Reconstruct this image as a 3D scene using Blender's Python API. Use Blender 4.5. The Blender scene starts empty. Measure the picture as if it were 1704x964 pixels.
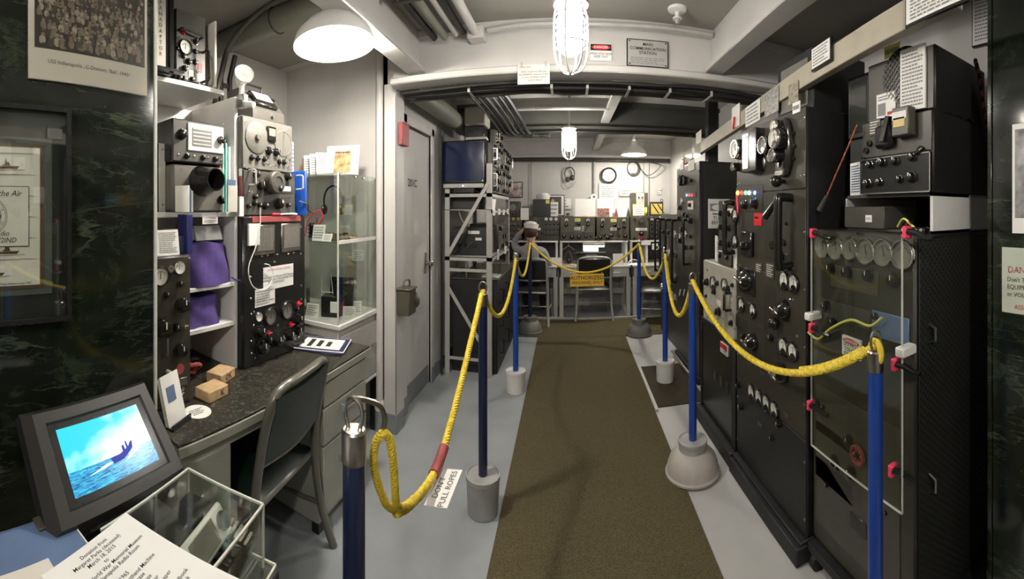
import bpy, bmesh, math, random
from mathutils import Vector, Matrix
PI = math.pi
scene = bpy.context.scene
COL = scene.collection
random.seed(7)

# ------------------------------------------------------------------ camera (sweep panorama: level cylindrical projection)
F, PX, PY, EYE, IW, IH = 660.0, 945.0, 350.0, 1.5, 1704.0, 964.0
cam_data = bpy.data.cameras.new('camera')
cam_data.type = 'PANO'
cam_data.panorama_type = 'CENTRAL_CYLINDRICAL'
cam_data.central_cylindrical_range_u_min = -PX / F
cam_data.central_cylindrical_range_u_max = (IW - PX) / F
cam_data.central_cylindrical_range_v_min = -(IH - PY) / F
cam_data.central_cylindrical_range_v_max = PY / F
cam_data.central_cylindrical_radius = 1.0
cam_data.clip_start = 0.02
cam = bpy.data.objects.new('camera', cam_data)
COL.objects.link(cam)
cam.location = (0, 0, EYE)
cam.rotation_euler = (PI / 2, 0, 0)
scene.camera = cam

# ------------------------------------------------------------------ world, exposure
world = bpy.data.worlds.new('world'); scene.world = world
world.use_nodes = True
world.node_tree.nodes['Background'].inputs[0].default_value = (1.0, 0.95, 0.88, 1)
world.node_tree.nodes['Background'].inputs[1].default_value = 0.04
vs = scene.view_settings
vs.view_transform = 'Standard'; vs.look = 'None'; vs.gamma = 1.0; vs.use_curve_mapping = False
vs.exposure = 1.0
scene.cycles.transparent_max_bounces = 24
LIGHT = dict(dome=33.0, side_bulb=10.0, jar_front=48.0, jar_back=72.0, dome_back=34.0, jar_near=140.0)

# ------------------------------------------------------------------ measuring helpers: pixel + a known plane -> point in the room
def th(px): return (px - PX) / F
def onY(px, py, Y):
    t = th(px); d = Y / math.cos(t)
    return Vector((Y * math.tan(t), Y, EYE - (py - PY) / F * d))
def onX(px, py, X):
    t = th(px); d = X / math.sin(t)
    return Vector((X, d * math.cos(t), EYE - (py - PY) / F * d))
def onZ(px, py, z):
    t = th(px); d = (EYE - z) * F / (py - PY)
    return Vector((d * math.sin(t), d * math.cos(t), z))
def crop(x0, y0, s):
    def f(x, y): return (x0 + x * s, y0 + y * s)
    f.s = s
    return f
CA = crop(395, 140, .2386); CB = crop(395, 340, .2906); CC = crop(240, 120, .2697); CD = crop(240, 340, .3111)
CE = crop(470, 200, .3734); CF = crop(260, 540, .2905); CG = crop(480, 440, .2906); CH = crop(250, 0, .1867)
CI = crop(30, 620, .249); CJ = crop(200, 760, .2116); CK = crop(730, 140, .2284); CL = crop(640, 180, .477)
CM = crop(840, 280, .1452); CN = crop(980, 280, .1452); CO = crop(840, 360, .2074); CP = crop(1100, 160, .2697)
CQ = crop(1215, 290, .2385); CR = crop(1215, 480, .2491); CS = crop(1330, 370, .2593); CT = crop(1330, 600, .3777)
CV = crop(1380, 170, .2386); CW = crop(1340, 0, .249); CZ = crop(1200, 160, .2075); CAA = crop(1110, 400, .3316)
CAB = crop(1110, 200, .2281); ID = crop(0, 0, 1.0)

# ------------------------------------------------------------------ materials
MATS = {}
def mat(name, col, rough=.5, metal=0.0, var=.12, scale=14.0, bump=0.0, bscale=200.0, spec=.5, coat=0.0, detail=4.0):
    if name in MATS: return MATS[name]
    m = bpy.data.materials.new(name); m.use_nodes = True
    nt = m.node_tree; N = nt.nodes; L = nt.links
    b = N['Principled BSDF']
    b.inputs['Roughness'].default_value = rough
    b.inputs['Metallic'].default_value = metal
    b.inputs['Specular IOR Level'].default_value = spec
    if coat: b.inputs['Coat Weight'].default_value = coat; b.inputs['Coat Roughness'].default_value = .08
    tc = N.new('ShaderNodeTexCoord')
    if var > 0:
        no = N.new('ShaderNodeTexNoise'); no.inputs['Scale'].default_value = scale; no.inputs['Detail'].default_value = detail
        L.new(tc.outputs['Object'], no.inputs['Vector'])
        cr = N.new('ShaderNodeValToRGB')
        cr.color_ramp.elements[0].position = .3; cr.color_ramp.elements[1].position = .7
        cr.color_ramp.elements[0].color = tuple(c * (1 - var) for c in col) + (1,)
        cr.color_ramp.elements[1].color = tuple(min(1, c * (1 + var)) for c in col) + (1,)
        L.new(no.outputs['Fac'], cr.inputs['Fac']); L.new(cr.outputs['Color'], b.inputs['Base Color'])
    else:
        b.inputs['Base Color'].default_value = tuple(col) + (1,)
    if bump > 0:
        n2 = N.new('ShaderNodeTexNoise'); n2.inputs['Scale'].default_value = bscale; n2.inputs['Detail'].default_value = 2
        L.new(tc.outputs['Object'], n2.inputs['Vector'])
        bp = N.new('ShaderNodeBump'); bp.inputs['Strength'].default_value = bump; bp.inputs['Distance'].default_value = .002
        L.new(n2.outputs['Fac'], bp.inputs['Height']); L.new(bp.outputs['Normal'], b.inputs['Normal'])
    MATS[name] = m
    return m
def emat(name, col, s):
    if name in MATS: return MATS[name]
    m = bpy.data.materials.new(name); m.use_nodes = True
    b = m.node_tree.nodes['Principled BSDF']
    b.inputs['Base Color'].default_value = tuple(min(1, c * .5) for c in col) + (1,)
    b.inputs['Emission Color'].default_value = tuple(col) + (1,)
    b.inputs['Emission Strength'].default_value = s
    MATS[name] = m
    return m
def glass_mat(name, tint=(.95, .97, .95), refl=.08, rough=.03):
    if name in MATS: return MATS[name]
    m = bpy.data.materials.new(name); m.use_nodes = True
    nt = m.node_tree; N = nt.nodes; L = nt.links
    N.remove(N['Principled BSDF'])
    out = [n for n in N if n.type == 'OUTPUT_MATERIAL'][0]
    tr = N.new('ShaderNodeBsdfTransparent'); tr.inputs[0].default_value = tuple(tint) + (1,)
    gl = N.new('ShaderNodeBsdfGlossy'); gl.inputs[0].default_value = (1, 1, 1, 1); gl.inputs['Roughness'].default_value = rough
    lw = N.new('ShaderNodeLayerWeight'); lw.inputs['Blend'].default_value = .5
    pw = N.new('ShaderNodeMath'); pw.operation = 'POWER'; pw.inputs[1].default_value = 4.0
    ad = N.new('ShaderNodeMath'); ad.operation = 'MULTIPLY_ADD'; ad.inputs[1].default_value = .55; ad.inputs[2].default_value = refl; ad.use_clamp = True
    mx = N.new('ShaderNodeMixShader')
    L.new(lw.outputs['Facing'], pw.inputs[0]); L.new(pw.outputs[0], ad.inputs[0]); L.new(ad.outputs[0], mx.inputs[0]); L.new(tr.outputs[0], mx.inputs[1]); L.new(gl.outputs[0], mx.inputs[2])
    L.new(mx.outputs[0], out.inputs[0])
    MATS[name] = m
    return m
def marble_mat():
    m = bpy.data.materials.new('green_black_marble'); m.use_nodes = True
    nt = m.node_tree; N = nt.nodes; L = nt.links; b = N['Principled BSDF']
    tc = N.new('ShaderNodeTexCoord')
    def noise(scale, detail, dist, vec=None, rough=.6):
        n = N.new('ShaderNodeTexNoise'); n.inputs['Scale'].default_value = scale; n.inputs['Detail'].default_value = detail; n.inputs['Distortion'].default_value = dist; n.inputs['Roughness'].default_value = rough
        L.new(vec or tc.outputs['Object'], n.inputs['Vector']); return n
    def ramp(src, *stops):
        r = N.new('ShaderNodeValToRGB'); es = r.color_ramp.elements
        es[0].position, es[0].color = stops[0][0], stops[0][1] + (1,); es[1].position, es[1].color = stops[-1][0], stops[-1][1] + (1,)
        for p_, c_ in stops[1:-1]: e = es.new(p_); e.color = c_ + (1,)
        L.new(src, r.inputs['Fac']); return r
    def mapped(rot, sc):
        mp = N.new('ShaderNodeMapping'); mp.inputs['Rotation'].default_value = rot; mp.inputs['Scale'].default_value = sc; L.new(tc.outputs['Object'], mp.inputs[0]); return mp.outputs[0]
    r1 = ramp(noise(9, 12, .6, rough=.72).outputs['Fac'], (.34, (.003, .004, .003)), (.55, (.010, .014, .009)), (.74, (.032, .044, .026)))
    col = r1.outputs['Color']
    W, K = (1, 1, 1), (0, 0, 0)
    for vec, sc, wd, tint, amt in ((mapped((.0, .62, .0), (.7, 1, 3.4)), 1.5, .012, (.10, .13, .08, 1), .9), (mapped((.0, .75, .2), (1.2, 1, 6.0)), 2.4, .016, (.045, .065, .036, 1), .8), (mapped((.0, -.5, .1), (1.4, 1, 4.0)), 2.0, .008, (.07, .085, .05, 1), .6)):
        v = ramp(noise(sc, 8, .35, vec).outputs['Fac'], (.5 - wd, K), (.5, W), (.5 + wd, K))
        k = ramp(noise(3.2, 3, 0).outputs['Fac'], (.45, K), (.70, (amt, amt, amt)))
        mu = N.new('ShaderNodeMath'); mu.operation = 'MULTIPLY'; L.new(v.outputs['Color'], mu.inputs[0]); L.new(k.outputs['Color'], mu.inputs[1])
        mx = N.new('ShaderNodeMix'); mx.data_type = 'RGBA'; L.new(mu.outputs[0], mx.inputs['Factor']); L.new(col, mx.inputs['A']); mx.inputs['B'].default_value = tint; col = mx.outputs['Result']
    L.new(col, b.inputs['Base Color']); b.inputs['Roughness'].default_value = .11
    return m
def speckle_mat(name, base, fleck, scale=120, rough=.35, amount=.62):
    m = bpy.data.materials.new(name); m.use_nodes = True
    nt = m.node_tree; N = nt.nodes; L = nt.links; b = N['Principled BSDF']
    tc = N.new('ShaderNodeTexCoord'); n1 = N.new('ShaderNodeTexNoise'); n1.inputs['Scale'].default_value = scale; n1.inputs['Detail'].default_value = 3
    L.new(tc.outputs['Object'], n1.inputs['Vector'])
    r1 = N.new('ShaderNodeValToRGB'); r1.color_ramp.elements[0].position = amount - .06; r1.color_ramp.elements[1].position = amount + .08
    r1.color_ramp.elements[0].color = tuple(base) + (1,); r1.color_ramp.elements[1].color = tuple(fleck) + (1,)
    L.new(n1.outputs['Fac'], r1.inputs['Fac']); L.new(r1.outputs['Color'], b.inputs['Base Color']); b.inputs['Roughness'].default_value = rough
    return m
def carpet_mat(name, col):
    m = mat(name, col, rough=1.0, var=.35, scale=170, bump=.9, bscale=420, spec=.1, detail=2)
    return m
def perf_mat(name, base, hole, period=.008, rough=.5, yz=False):
    """sheet metal punched with fine holes (a few millimetres each)"""
    m = bpy.data.materials.new(name); m.use_nodes = True
    nt = m.node_tree; N = nt.nodes; L = nt.links; b = N['Principled BSDF']
    tc = N.new('ShaderNodeTexCoord'); mp = N.new('ShaderNodeMapping')
    mp.inputs['Scale'].default_value = (0, 1 / period, 1 / period) if yz else (1 / period, 0, 1 / period); mp.inputs['Rotation'].default_value = (PI / 4, 0, 0) if yz else (0, PI / 4, 0)
    L.new(tc.outputs['Object'], mp.inputs[0])
    fr = N.new('ShaderNodeVectorMath'); fr.operation = 'FRACTION'; L.new(mp.outputs[0], fr.inputs[0])
    sb = N.new('ShaderNodeVectorMath'); sb.operation = 'SUBTRACT'; sb.inputs[1].default_value = (0, .5, .5) if yz else (.5, 0, .5); L.new(fr.outputs[0], sb.inputs[0])
    ln = N.new('ShaderNodeVectorMath'); ln.operation = 'LENGTH'; L.new(sb.outputs[0], ln.inputs[0])
    lt = N.new('ShaderNodeMath'); lt.operation = 'LESS_THAN'; lt.inputs[1].default_value = .3; L.new(ln.outputs['Value'], lt.inputs[0])
    mx = N.new('ShaderNodeMix'); mx.data_type = 'RGBA'; L.new(lt.outputs[0], mx.inputs['Factor'])
    mx.inputs['A'].default_value = tuple(base) + (1,); mx.inputs['B'].default_value = tuple(hole) + (1,)
    L.new(mx.outputs['Result'], b.inputs['Base Color']); b.inputs['Roughness'].default_value = rough
    MATS[name] = m
    return m

M = dict(
    wall=mat('wall_paint', (.55, .535, .515), .55, var=.06, scale=2.5, bump=.05, bscale=60),
    beam=mat('beam_paint', (.54, .525, .505), .45, var=.06, scale=4, bump=.08, bscale=30),
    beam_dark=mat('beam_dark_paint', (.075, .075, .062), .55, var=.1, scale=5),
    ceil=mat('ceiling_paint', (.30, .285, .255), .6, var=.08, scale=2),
    ceil_lit=mat('ceiling_paint_lit', (.58, .57, .53), .6, var=.06, scale=2),  # ceiling colour lightened to stand in for light missing in the rear bays
    pipe_green=mat('grey_green_pipe_paint', (.20, .205, .165), .5, var=.1, scale=6),
    floor=mat('painted_steel_floor', (.32, .345, .36), .38, var=.10, scale=3.2, bump=.05, bscale=25),
    base_gray=mat('baseboard_gray', (.20, .215, .22), .5, var=.08),
    carpet=carpet_mat('brown_carpet', (.098, .083, .046)),
    mat2=carpet_mat('dark_brown_mat', (.062, .053, .038)),
    marble=marble_mat(),
    wrinkle=mat('black_wrinkle_paint', (.011, .011, .011), .42, var=.25, scale=40, bump=.35, bscale=500),
    blk=mat('black_enamel', (.014, .014, .014), .25, var=.1),
    blkm=mat('matte_black', (.012, .012, .013), .6, var=.15),
    bake=mat('bakelite', (.012, .011, .010), .18, var=.0, coat=.3),
    olive=mat('dark_olive_paint', (.036, .033, .024), .42, var=.18, scale=18, bump=.1, bscale=300),
    olive2=mat('olive_grey_paint', (.070, .065, .046), .42, var=.15, scale=18, bump=.08, bscale=300),
    dkgray=mat('dark_grey_crackle_paint', (.058, .054, .046), .45, var=.12, scale=20, bump=.1, bscale=400),
    radgray=mat('grey_radio_paint', (.125, .119, .105), .45, var=.08, scale=20, bump=.05, bscale=400),
    ltgray=mat('light_grey_paint', (.42, .41, .385), .4, var=.06),
    cream=mat('cream_grey_paint', (.40, .385, .325), .4, var=.10, scale=10),
    white=mat('white_enamel', (.78, .77, .74), .35, var=.03),
    shelf=mat('white_shelf_paint', (.70, .685, .66), .45, var=.05, scale=6),
    desk=mat('desk_grey_green_paint', (.35, .348, .295), .38, var=.08, scale=8),
    deskgray=mat('desk_light_grey_paint', (.50, .495, .465), .4, var=.06, scale=8),
    lino=speckle_mat('dark_speckled_linoleum', (.022, .021, .016), (.11, .10, .08), 90, .33, .60),
    chairfr=mat('bronze_grey_chair_paint', (.16, .155, .13), .3, metal=.35, var=.08),
    chairgr=mat('light_grey_chair_paint', (.36, .36, .335), .35, metal=.2, var=.08),
    vinyl=mat('dark_green_vinyl', (.005, .014, .008), .42, var=.25, scale=12, bump=.1, bscale=150),
    vinylblk=mat('black_vinyl', (.015, .014, .013), .35, var=.2, scale=12),
    paper=mat('white_paper', (.80, .79, .76), .8, var=.03, scale=6),
    card=mat('off_white_card', (.66, .63, .56), .8, var=.05, scale=8),
    ink=mat('black_ink', (.02, .02, .02), .8, var=0),
    grayink=mat('grey_ink', (.25, .25, .25), .8, var=0),
    redink=mat('red_ink', (.55, .03, .05), .7, var=0),
    red=mat('red_plastic', (.60, .02, .03), .35, var=.05),
    dullred=mat('dull_red_paint', (.30, .055, .055), .55, var=.15, scale=20),
    pinkred=mat('fluorescent_red_plastic', (.85, .05, .12), .4, var=.05),
    yellow=mat('yellow_paper', (.72, .68, .16), .7, var=.05),
    sign_y=mat('sign_yellow', (.78, .47, .05), .5, var=.06),
    rope=mat('yellow_rope', (.76, .57, .05), .6, var=.18, scale=60, bump=.2, bscale=600),
    pole=mat('blue_pole_paint', (.012, .055, .30), .3, var=.15, scale=12, coat=.3),
    polenavy=mat('navy_pole_paint', (.010, .016, .060), .3, var=.15, scale=12, coat=.3),
    steel=mat('brushed_steel', (.45, .42, .38), .3, metal=1.0, var=.1, scale=30),
    chrome=mat('chrome', (.72, .71, .69), .15, metal=1.0, var=0),
    brass=mat('aged_brass', (.35, .26, .12), .35, metal=1.0, var=.15),
    galv=mat('galvanised_grey', (.36, .36, .345), .5, var=.1, scale=14),
    domepink=mat('beige_grey_dome_paint', (.46, .43, .395), .5, var=.08, scale=10),
    domedk=mat('dark_grey_dome_paint', (.15, .15, .135), .5, var=.1, scale=10),
    dial=mat('ivory_dial', (.78, .77, .70), .5, var=.03),
    dialy=mat('amber_dial', (.62, .46, .17), .5, var=.08),
    dialdk=mat('dark_dial', (.17, .165, .14), .4, var=.1),
    purple=mat('purple_cloth', (.075, .045, .20), .9, var=.2, scale=14, bump=.3, bscale=80),
    navy=mat('navy_binder', (.012, .014, .10), .45, var=.1),
    blue=mat('bright_blue_folder', (.01, .085, .46), .45, var=.05),
    steelblue=mat('steel_blue_binder', (.11, .165, .29), .45, var=.08, scale=20),
    teal=mat('teal_folder', (.22, .50, .43), .6, var=.1),
    wood=mat('light_wood', (.52, .35, .19), .55, var=.18, scale=22),
    wooddk=mat('dark_wood', (.10, .055, .028), .5, var=.2, scale=18),
    woodbeam=mat('weathered_beige_timber', (.40, .36, .285), .6, var=.08, scale=10),
    rubber=mat('black_rubber', (.012, .012, .012), .6, var=0),
    cable=mat('black_cable', (.018, .018, .016), .5, var=.1),
    cablegray=mat('grey_cable', (.30, .29, .26), .5, var=.1),
    grille=mat('pale_grille_cloth', (.50, .49, .46), .8, var=.2, scale=200),
    skin=mat('skin', (.50, .30, .20), .55, var=.06),
    shirt=mat('grey_blue_chambray', (.30, .29, .31), .9, var=.1, scale=30, bump=.2, bscale=60),
    trouser=mat('dark_navy_trousers', (.03, .032, .045), .9, var=.15),
    hair=mat('brown_hair', (.055, .028, .014), .6, var=.3, scale=60),
    tvblue=mat('dark_blue_screen', (.008, .014, .055), .12, var=.05),
    cork=mat('tan_wall_wood', (.38, .22, .11), .6, var=.15, scale=20),
    glass=glass_mat('clear_glass'),
    nonglare=glass_mat('non_glare_acrylic', (.97, .97, .95), .01, .35),
    acrylic=glass_mat('clear_acrylic', (.93, .95, .92), .05, .05),
    acrylic_edge=mat('acrylic_edge', (.60, .61, .54), .3, var=.05),
    perf=perf_mat('perforated_black_steel', (.024, .025, .022), (.004, .004, .004), .018, yz=True),
    perfol=perf_mat('perforated_olive_steel', (.036, .033, .024), (.004, .004, .003), .0125),
    bulb=emat('lit_lamp_glass', (1.0, .95, .86), 18.0),
)

# ------------------------------------------------------------------ mesh builder
MF = Matrix.Rotation(PI / 2, 4, 'X')       # turns a shape built along +Z so that it points along -Y (out of a front panel)
class MB:
    def __init__(s): s.v = []; s.f = []; s.mi = []
    def add(s, vs, fs, mi=0, X=None):
        o = len(s.v)
        s.v += [tuple(X @ Vector(p)) if X is not None else tuple(p) for p in vs]
        s.f += [tuple(i + o for i in f) for f in fs]; s.mi += [mi] * len(fs)
        return s
    def box(s, x0, x1, y0, y1, z0, z1, c=0.0, mi=0, X=None):
        c = min(c, (x1 - x0) * .45, (y1 - y0) * .45, (z1 - z0) * .45)
        if c <= 0:
            v = [(x, y, z) for z in (z0, z1) for y in (y0, y1) for x in (x0, x1)]
            f = [(0, 2, 3, 1), (4, 5, 7, 6), (0, 1, 5, 4), (2, 6, 7, 3), (0, 4, 6, 2), (1, 3, 7, 5)]
            return s.add(v, f, mi, X)
        cx, cy, cz = (x0 + x1) / 2, (y0 + y1) / 2, (z0 + z1) / 2
        hx, hy, hz = (x1 - x0) / 2, (y1 - y0) / 2, (z1 - z0) / 2
        v = []; idx = {}
        for sx in (-1, 1):
            for sy in (-1, 1):
                for sz in (-1, 1):
                    for a in range(3):
                        h = [hx - c, hy - c, hz - c]; h[a] = (hx, hy, hz)[a]
                        idx[(sx, sy, sz, a)] = len(v)
                        v.append((cx + sx * h[0], cy + sy * h[1], cz + sz * h[2]))
        f = []
        I = idx
        for a in range(3):
            b, d = [(1, 2), (2, 0), (0, 1)][a]
            for sg in (-1, 1):
                q = []
                for sb, sd in ((-1, -1), (1, -1), (1, 1), (-1, 1)):
                    k = [0, 0, 0]; k[a] = sg; k[b] = sb; k[d] = sd
                    q.append(I[tuple(k) + (a,)])
                f.append(tuple(q if sg > 0 else q[::-1]))
        for a in range(3):                      # edge chamfers along axis a
            b, d = [(1, 2), (2, 0), (0, 1)][a]
            for sb in (-1, 1):
                for sd in (-1, 1):
                    q = []
                    for sg, ax in ((-1, b), (1, b), (1, d), (-1, d)):
                        k = [0, 0, 0]; k[a] = sg; k[b] = sb; k[d] = sd
                        q.append(I[tuple(k) + (ax,)])
                    f.append(tuple(q if sb * sd < 0 else q[::-1]))
        for sx in (-1, 1):
            for sy in (-1, 1):
                for sz in (-1, 1):
                    q = [I[(sx, sy, sz, a)] for a in range(3)]
                    f.append(tuple(q if sx * sy * sz > 0 else q[::-1]))
        return s.add(v, f, mi, X)
    def cbox(s, c, d, ch=0.0, mi=0, X=None):
        return s.box(c[0] - d[0] / 2, c[0] + d[0] / 2, c[1] - d[1] / 2, c[1] + d[1] / 2, c[2] - d[2] / 2, c[2] + d[2] / 2, ch, mi, X)
    def bar(s, a, b, w, h, c=0.0, mi=0):
        """rectangular bar from point a to point b (w across, h in the up direction)"""
        a = Vector(a); b = Vector(b); d = b - a; l = d.length; z = d.normalized()
        up = Vector((0, 0, 1)) if abs(z.z) < .95 else Vector((0, 1, 0))
        x = up.cross(z).normalized(); y = z.cross(x)
        X = Matrix((x, y, z)).transposed().to_4x4(); X.translation = a
        return s.box(-w / 2, w / 2, -h / 2, h / 2, 0, l, c, mi, X)
    def lathe(s, prof, n=20, mi=0, X=None, cap=True):
        v = []; f = []; k = len(prof)
        for i in range(n):
            a = 2 * PI * i / n
            for r, z in prof: v.append((r * math.cos(a), r * math.sin(a), z))
        for i in range(n):
            j = (i + 1) % n
            for q in range(k - 1): f.append((i * k + q, j * k + q, j * k + q + 1, i * k + q + 1))
        if cap:
            if prof[0][0] > 1e-6: f.append(tuple(i * k for i in range(n))[::-1])
            if prof[-1][0] > 1e-6: f.append(tuple(i * k + k - 1 for i in range(n)))
        return s.add(v, f, mi, X)
    def cyl(s, a, b, r0, r1=None, n=14, mi=0, cap=True):
        a = Vector(a); b = Vector(b); r1 = r0 if r1 is None else r1
        return s.tube([a, b], [r0, r1], n, mi, cap)
    def tube(s, pts, r, n=8, mi=0, cap=True, closed=False):
        P = [Vector(p) for p in pts]; m = len(P)
        R = r if isinstance(r, (list, tuple)) else [r] * m
        v = []; f = []
        ref = None
        for i in range(m):
            if closed: t = P[(i + 1) % m] - P[i - 1]
            else: t = P[min(i + 1, m - 1)] - P[max(i - 1, 0)]
            if t.length < 1e-9: t = Vector((0, 0, 1))
            t.normalize()
            if ref is None:
                ref = Vector((0, 0, 1)) if abs(t.z) < .9 else Vector((1, 0, 0))
            u = (ref - t * ref.dot(t)); u.normalize(); w = t.cross(u); ref = u
            for k in range(n):
                a = 2 * PI * k / n
                v.append(tuple(P[i] + (u * math.cos(a) + w * math.sin(a)) * R[i]))
        for i in range(m if closed else m - 1):
            j = (i + 1) % m
            for k in range(n):
                l = (k + 1) % n
                f.append((i * n + k, i * n + l, j * n + l, j * n + k))
        if cap and not closed:
            f.append(tuple(range(n))[::-1]); f.append(tuple((m - 1) * n + k for k in range(n)))
        return s.add(v, f, mi)
    def prism(s, pts, t0, t1, mi=0, X=None):
        """2D outline (x, z) extruded along y from t0 to t1"""
        n = len(pts)
        v = [(p[0], t0, p[1]) for p in pts] + [(p[0], t1, p[1]) for p in pts]
        f = [tuple(range(n)), tuple(range(n, 2 * n))[::-1]] + [(i, i + n, (i + 1) % n + n, (i + 1) % n) for i in range(n)]
        return s.add(v, f, mi, X)
    def ell(s, c, r, n=14, m=9, mi=0, X=None):
        v = [(c[0], c[1], c[2] - r[2])]; f = []
        for j in range(1, m):
            p = -PI / 2 + PI * j / m
            for i in range(n):
                a = 2 * PI * i / n
                v.append((c[0] + r[0] * math.cos(p) * math.cos(a), c[1] + r[1] * math.cos(p) * math.sin(a), c[2] + r[2] * math.sin(p)))
        v.append((c[0], c[1], c[2] + r[2])); last = len(v) - 1
        for i in range(n):
            k = (i + 1) % n
            f.append((0, 1 + k, 1 + i)); f.append((last, 1 + (m - 2) * n + i, 1 + (m - 2) * n + k))
            for j in range(m - 2):
                a = 1 + j * n
                f.append((a + i, a + k, a + n + k, a + n + i))
        return s.add(v, f, mi, X)
    def mesh(s, name, mats, smooth=True):
        me = bpy.data.meshes.new(name)
        me.from_pydata(s.v, [], s.f)
        for m in (mats if isinstance(mats, (list, tuple)) else [mats]): me.materials.append(M[m] if isinstance(m, str) else m)
        if any(s.mi): me.polygons.foreach_set('material_index', s.mi)
        if smooth:
            me.polygons.foreach_set('use_smooth', [True] * len(me.polygons))
            me.set_sharp_from_angle(angle=math.radians(38))
        me.update()
        return me
    def build(s, name, mats, parent=None, loc=None, rot=None, smooth=True):
        return link(name, s.mesh(name, mats, smooth), parent, loc, rot)
def link(name, data, parent=None, loc=None, rot=None, scale=None):
    o = bpy.data.objects.new(name, data); COL.objects.link(o)
    if parent is not None: o.parent = parent
    if loc is not None: o.location = loc
    if rot is not None: o.rotation_euler = rot
    if scale is not None: o.scale = scale if isinstance(scale, (tuple, list)) else (scale,) * 3
    return o
def tag(o, label, cat, group=None):
    o['label'] = label; o['category'] = cat
    if group: o['group'] = group
    return o
def thing(name, label, cat, loc=(0, 0, 0), rz=0.0, group=None):
    o = link(name, None, None, loc, (0, 0, rz)); o.empty_display_size = .05
    return tag(o, label, cat, group)
def struct(o):
    o['kind'] = 'structure'; return o
def copy_tree(o, parent=None):
    c = o.copy(); COL.objects.link(c)
    if parent is not None: c.parent = parent
    for ch in list(o.children): copy_tree(ch, c)
    return c

# ------------------------------------------------------------------ lettering (flat print)
def text_mesh(s, size, matn, align='CENTER', bold=False, res=2, shear=0.0, spacing=1.0, line=1.0, thick=.0):
    cu = bpy.data.curves.new('lettering', 'FONT')
    cu.body = s; cu.size = size; cu.align_x = align; cu.align_y = 'CENTER'; cu.resolution_u = res
    cu.shear = shear; cu.space_character = spacing; cu.space_line = line; cu.extrude = thick
    if bold: cu.offset = size * .009
    o = bpy.data.objects.new('lettering_tmp', cu); COL.objects.link(o)
    dg = bpy.context.evaluated_depsgraph_get()
    me = bpy.data.meshes.new_from_object(o.evaluated_get(dg))
    bpy.data.objects.remove(o); bpy.data.curves.remove(cu)
    me.materials.clear(); me.materials.append(M[matn] if isinstance(matn, str) else matn)
    return me
def text(parent, s, size, u, v, y=-.0012, matn='ink', name='lettering', rot=0.0, **k):
    """print on a surface facing local -Y, centred at (u, v)"""
    return link(name, text_mesh(s, size, matn, **k), parent, (u, y, v), (PI / 2, rot, 0))
def printed_lines(parent, u0, u1, v0, v1, n, matn='grayink', y=-.0011, seed=1, hgt=.45, name='printed_text'):
    """rows of print too small to read"""
    rnd = random.Random(seed); mb = MB(); dv = (v1 - v0) / n
    for i in range(n):
        v = v1 - (i + .5) * dv; x = u0; end = u1 - (u1 - u0) * rnd.choice((0, 0, .08, .25))
        while x < end:
            w = (u1 - u0) * rnd.uniform(.05, .16)
            e = min(x + w, end)
            mb.add([(x, y, v - dv * hgt / 2), (e, y, v - dv * hgt / 2), (e, y, v + dv * hgt / 2), (x, y, v + dv * hgt / 2)], [(0, 1, 2, 3)])
            x += w + (u1 - u0) * .025
    o = mb.build(name, matn, parent, smooth=False); o['kind'] = 'stuff'
    return o

# ------------------------------------------------------------------ shared control shapes (unit radius, pointing out along -Y)
_cache = {}
def shared(key, fn, mats):
    k = (key, tuple(mats) if isinstance(mats, (list, tuple)) else mats)
    if k not in _cache: _cache[k] = fn().mesh(key, mats)
    return _cache[k]
def f_knob():
    mb = MB(); v = []; n = 24
    prof = [(1.0, 0), (1.0, .18), (.82, .24)]
    mb.lathe(prof, n, 0, MF, cap=False)
    vs = []; fs = []
    for i in range(n):
        a = 2 * PI * i / n; r = .80 if i % 2 else .72
        vs += [(r * math.cos(a), r * math.sin(a), .2), (r * .94 * math.cos(a), r * .94 * math.sin(a), 1.05), (.55 * math.cos(a), .55 * math.sin(a), 1.12)]
    for i in range(n):
        j = (i + 1) % n
        fs += [(i * 3, j * 3, j * 3 + 1, i * 3 + 1), (i * 3 + 1, j * 3 + 1, j * 3 + 2, i * 3 + 2)]
    fs.append(tuple(i * 3 + 2 for i in range(n)))
    mb.add(vs, fs, 0, MF)
    mb.box(-.06, .06, -1.16, -1.1, .1, .7, mi=1)
    return mb
def f_round():
    return MB().lathe([(1.0, 0), (1.0, .7), (.9, .82), (.55, .86), (.5, .78), (0, .78)], 20, 0, MF)
def f_pointer():
    mb = MB().lathe([(1.0, 0), (1.0, .2), (.85, .3), (0, .3)], 18, 0, MF)
    mb.prism([(-.28, -.9), (.28, -.9), (.2, .6), (0, 1.15), (-.2, .6)], -1.0, -.2)
    mb.box(-.04, .04, -1.03, -.99, .3, 1.0, mi=1)
    return mb
def f_toggle():
    mb = MB().lathe([(.75, 0), (.75, .3), (.5, .4), (.45, .8), (0, .8)], 10, 0, MF)
    mb.cyl((0, -.7, 0), (0, -1.7, .75), .2, .32, 8)
    return mb
def f_screw():
    return MB().lathe([(1.0, 0), (.9, .3), (.4, .5), (0, .5)], 8, 0, MF)
def f_jack():
    return MB().lathe([(1.0, 0), (1.0, .4), (.5, .4), (.5, .05), (0, .05)], 12, 0, MF)
def f_lens():
    return MB().lathe([(1.0, 0), (1.0, .5), (.75, .85), (.35, 1.05), (0, 1.1)], 14, 0, MF)
def f_bezel():
    return MB().lathe([(1.0, 0), (1.0, .22), (.93, .32), (.88, .32), (.86, .12), (.86, .08)], 28, 0, MF, cap=False).lathe([(.86, .08), (0, .08)], 28, 0, MF)
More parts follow.
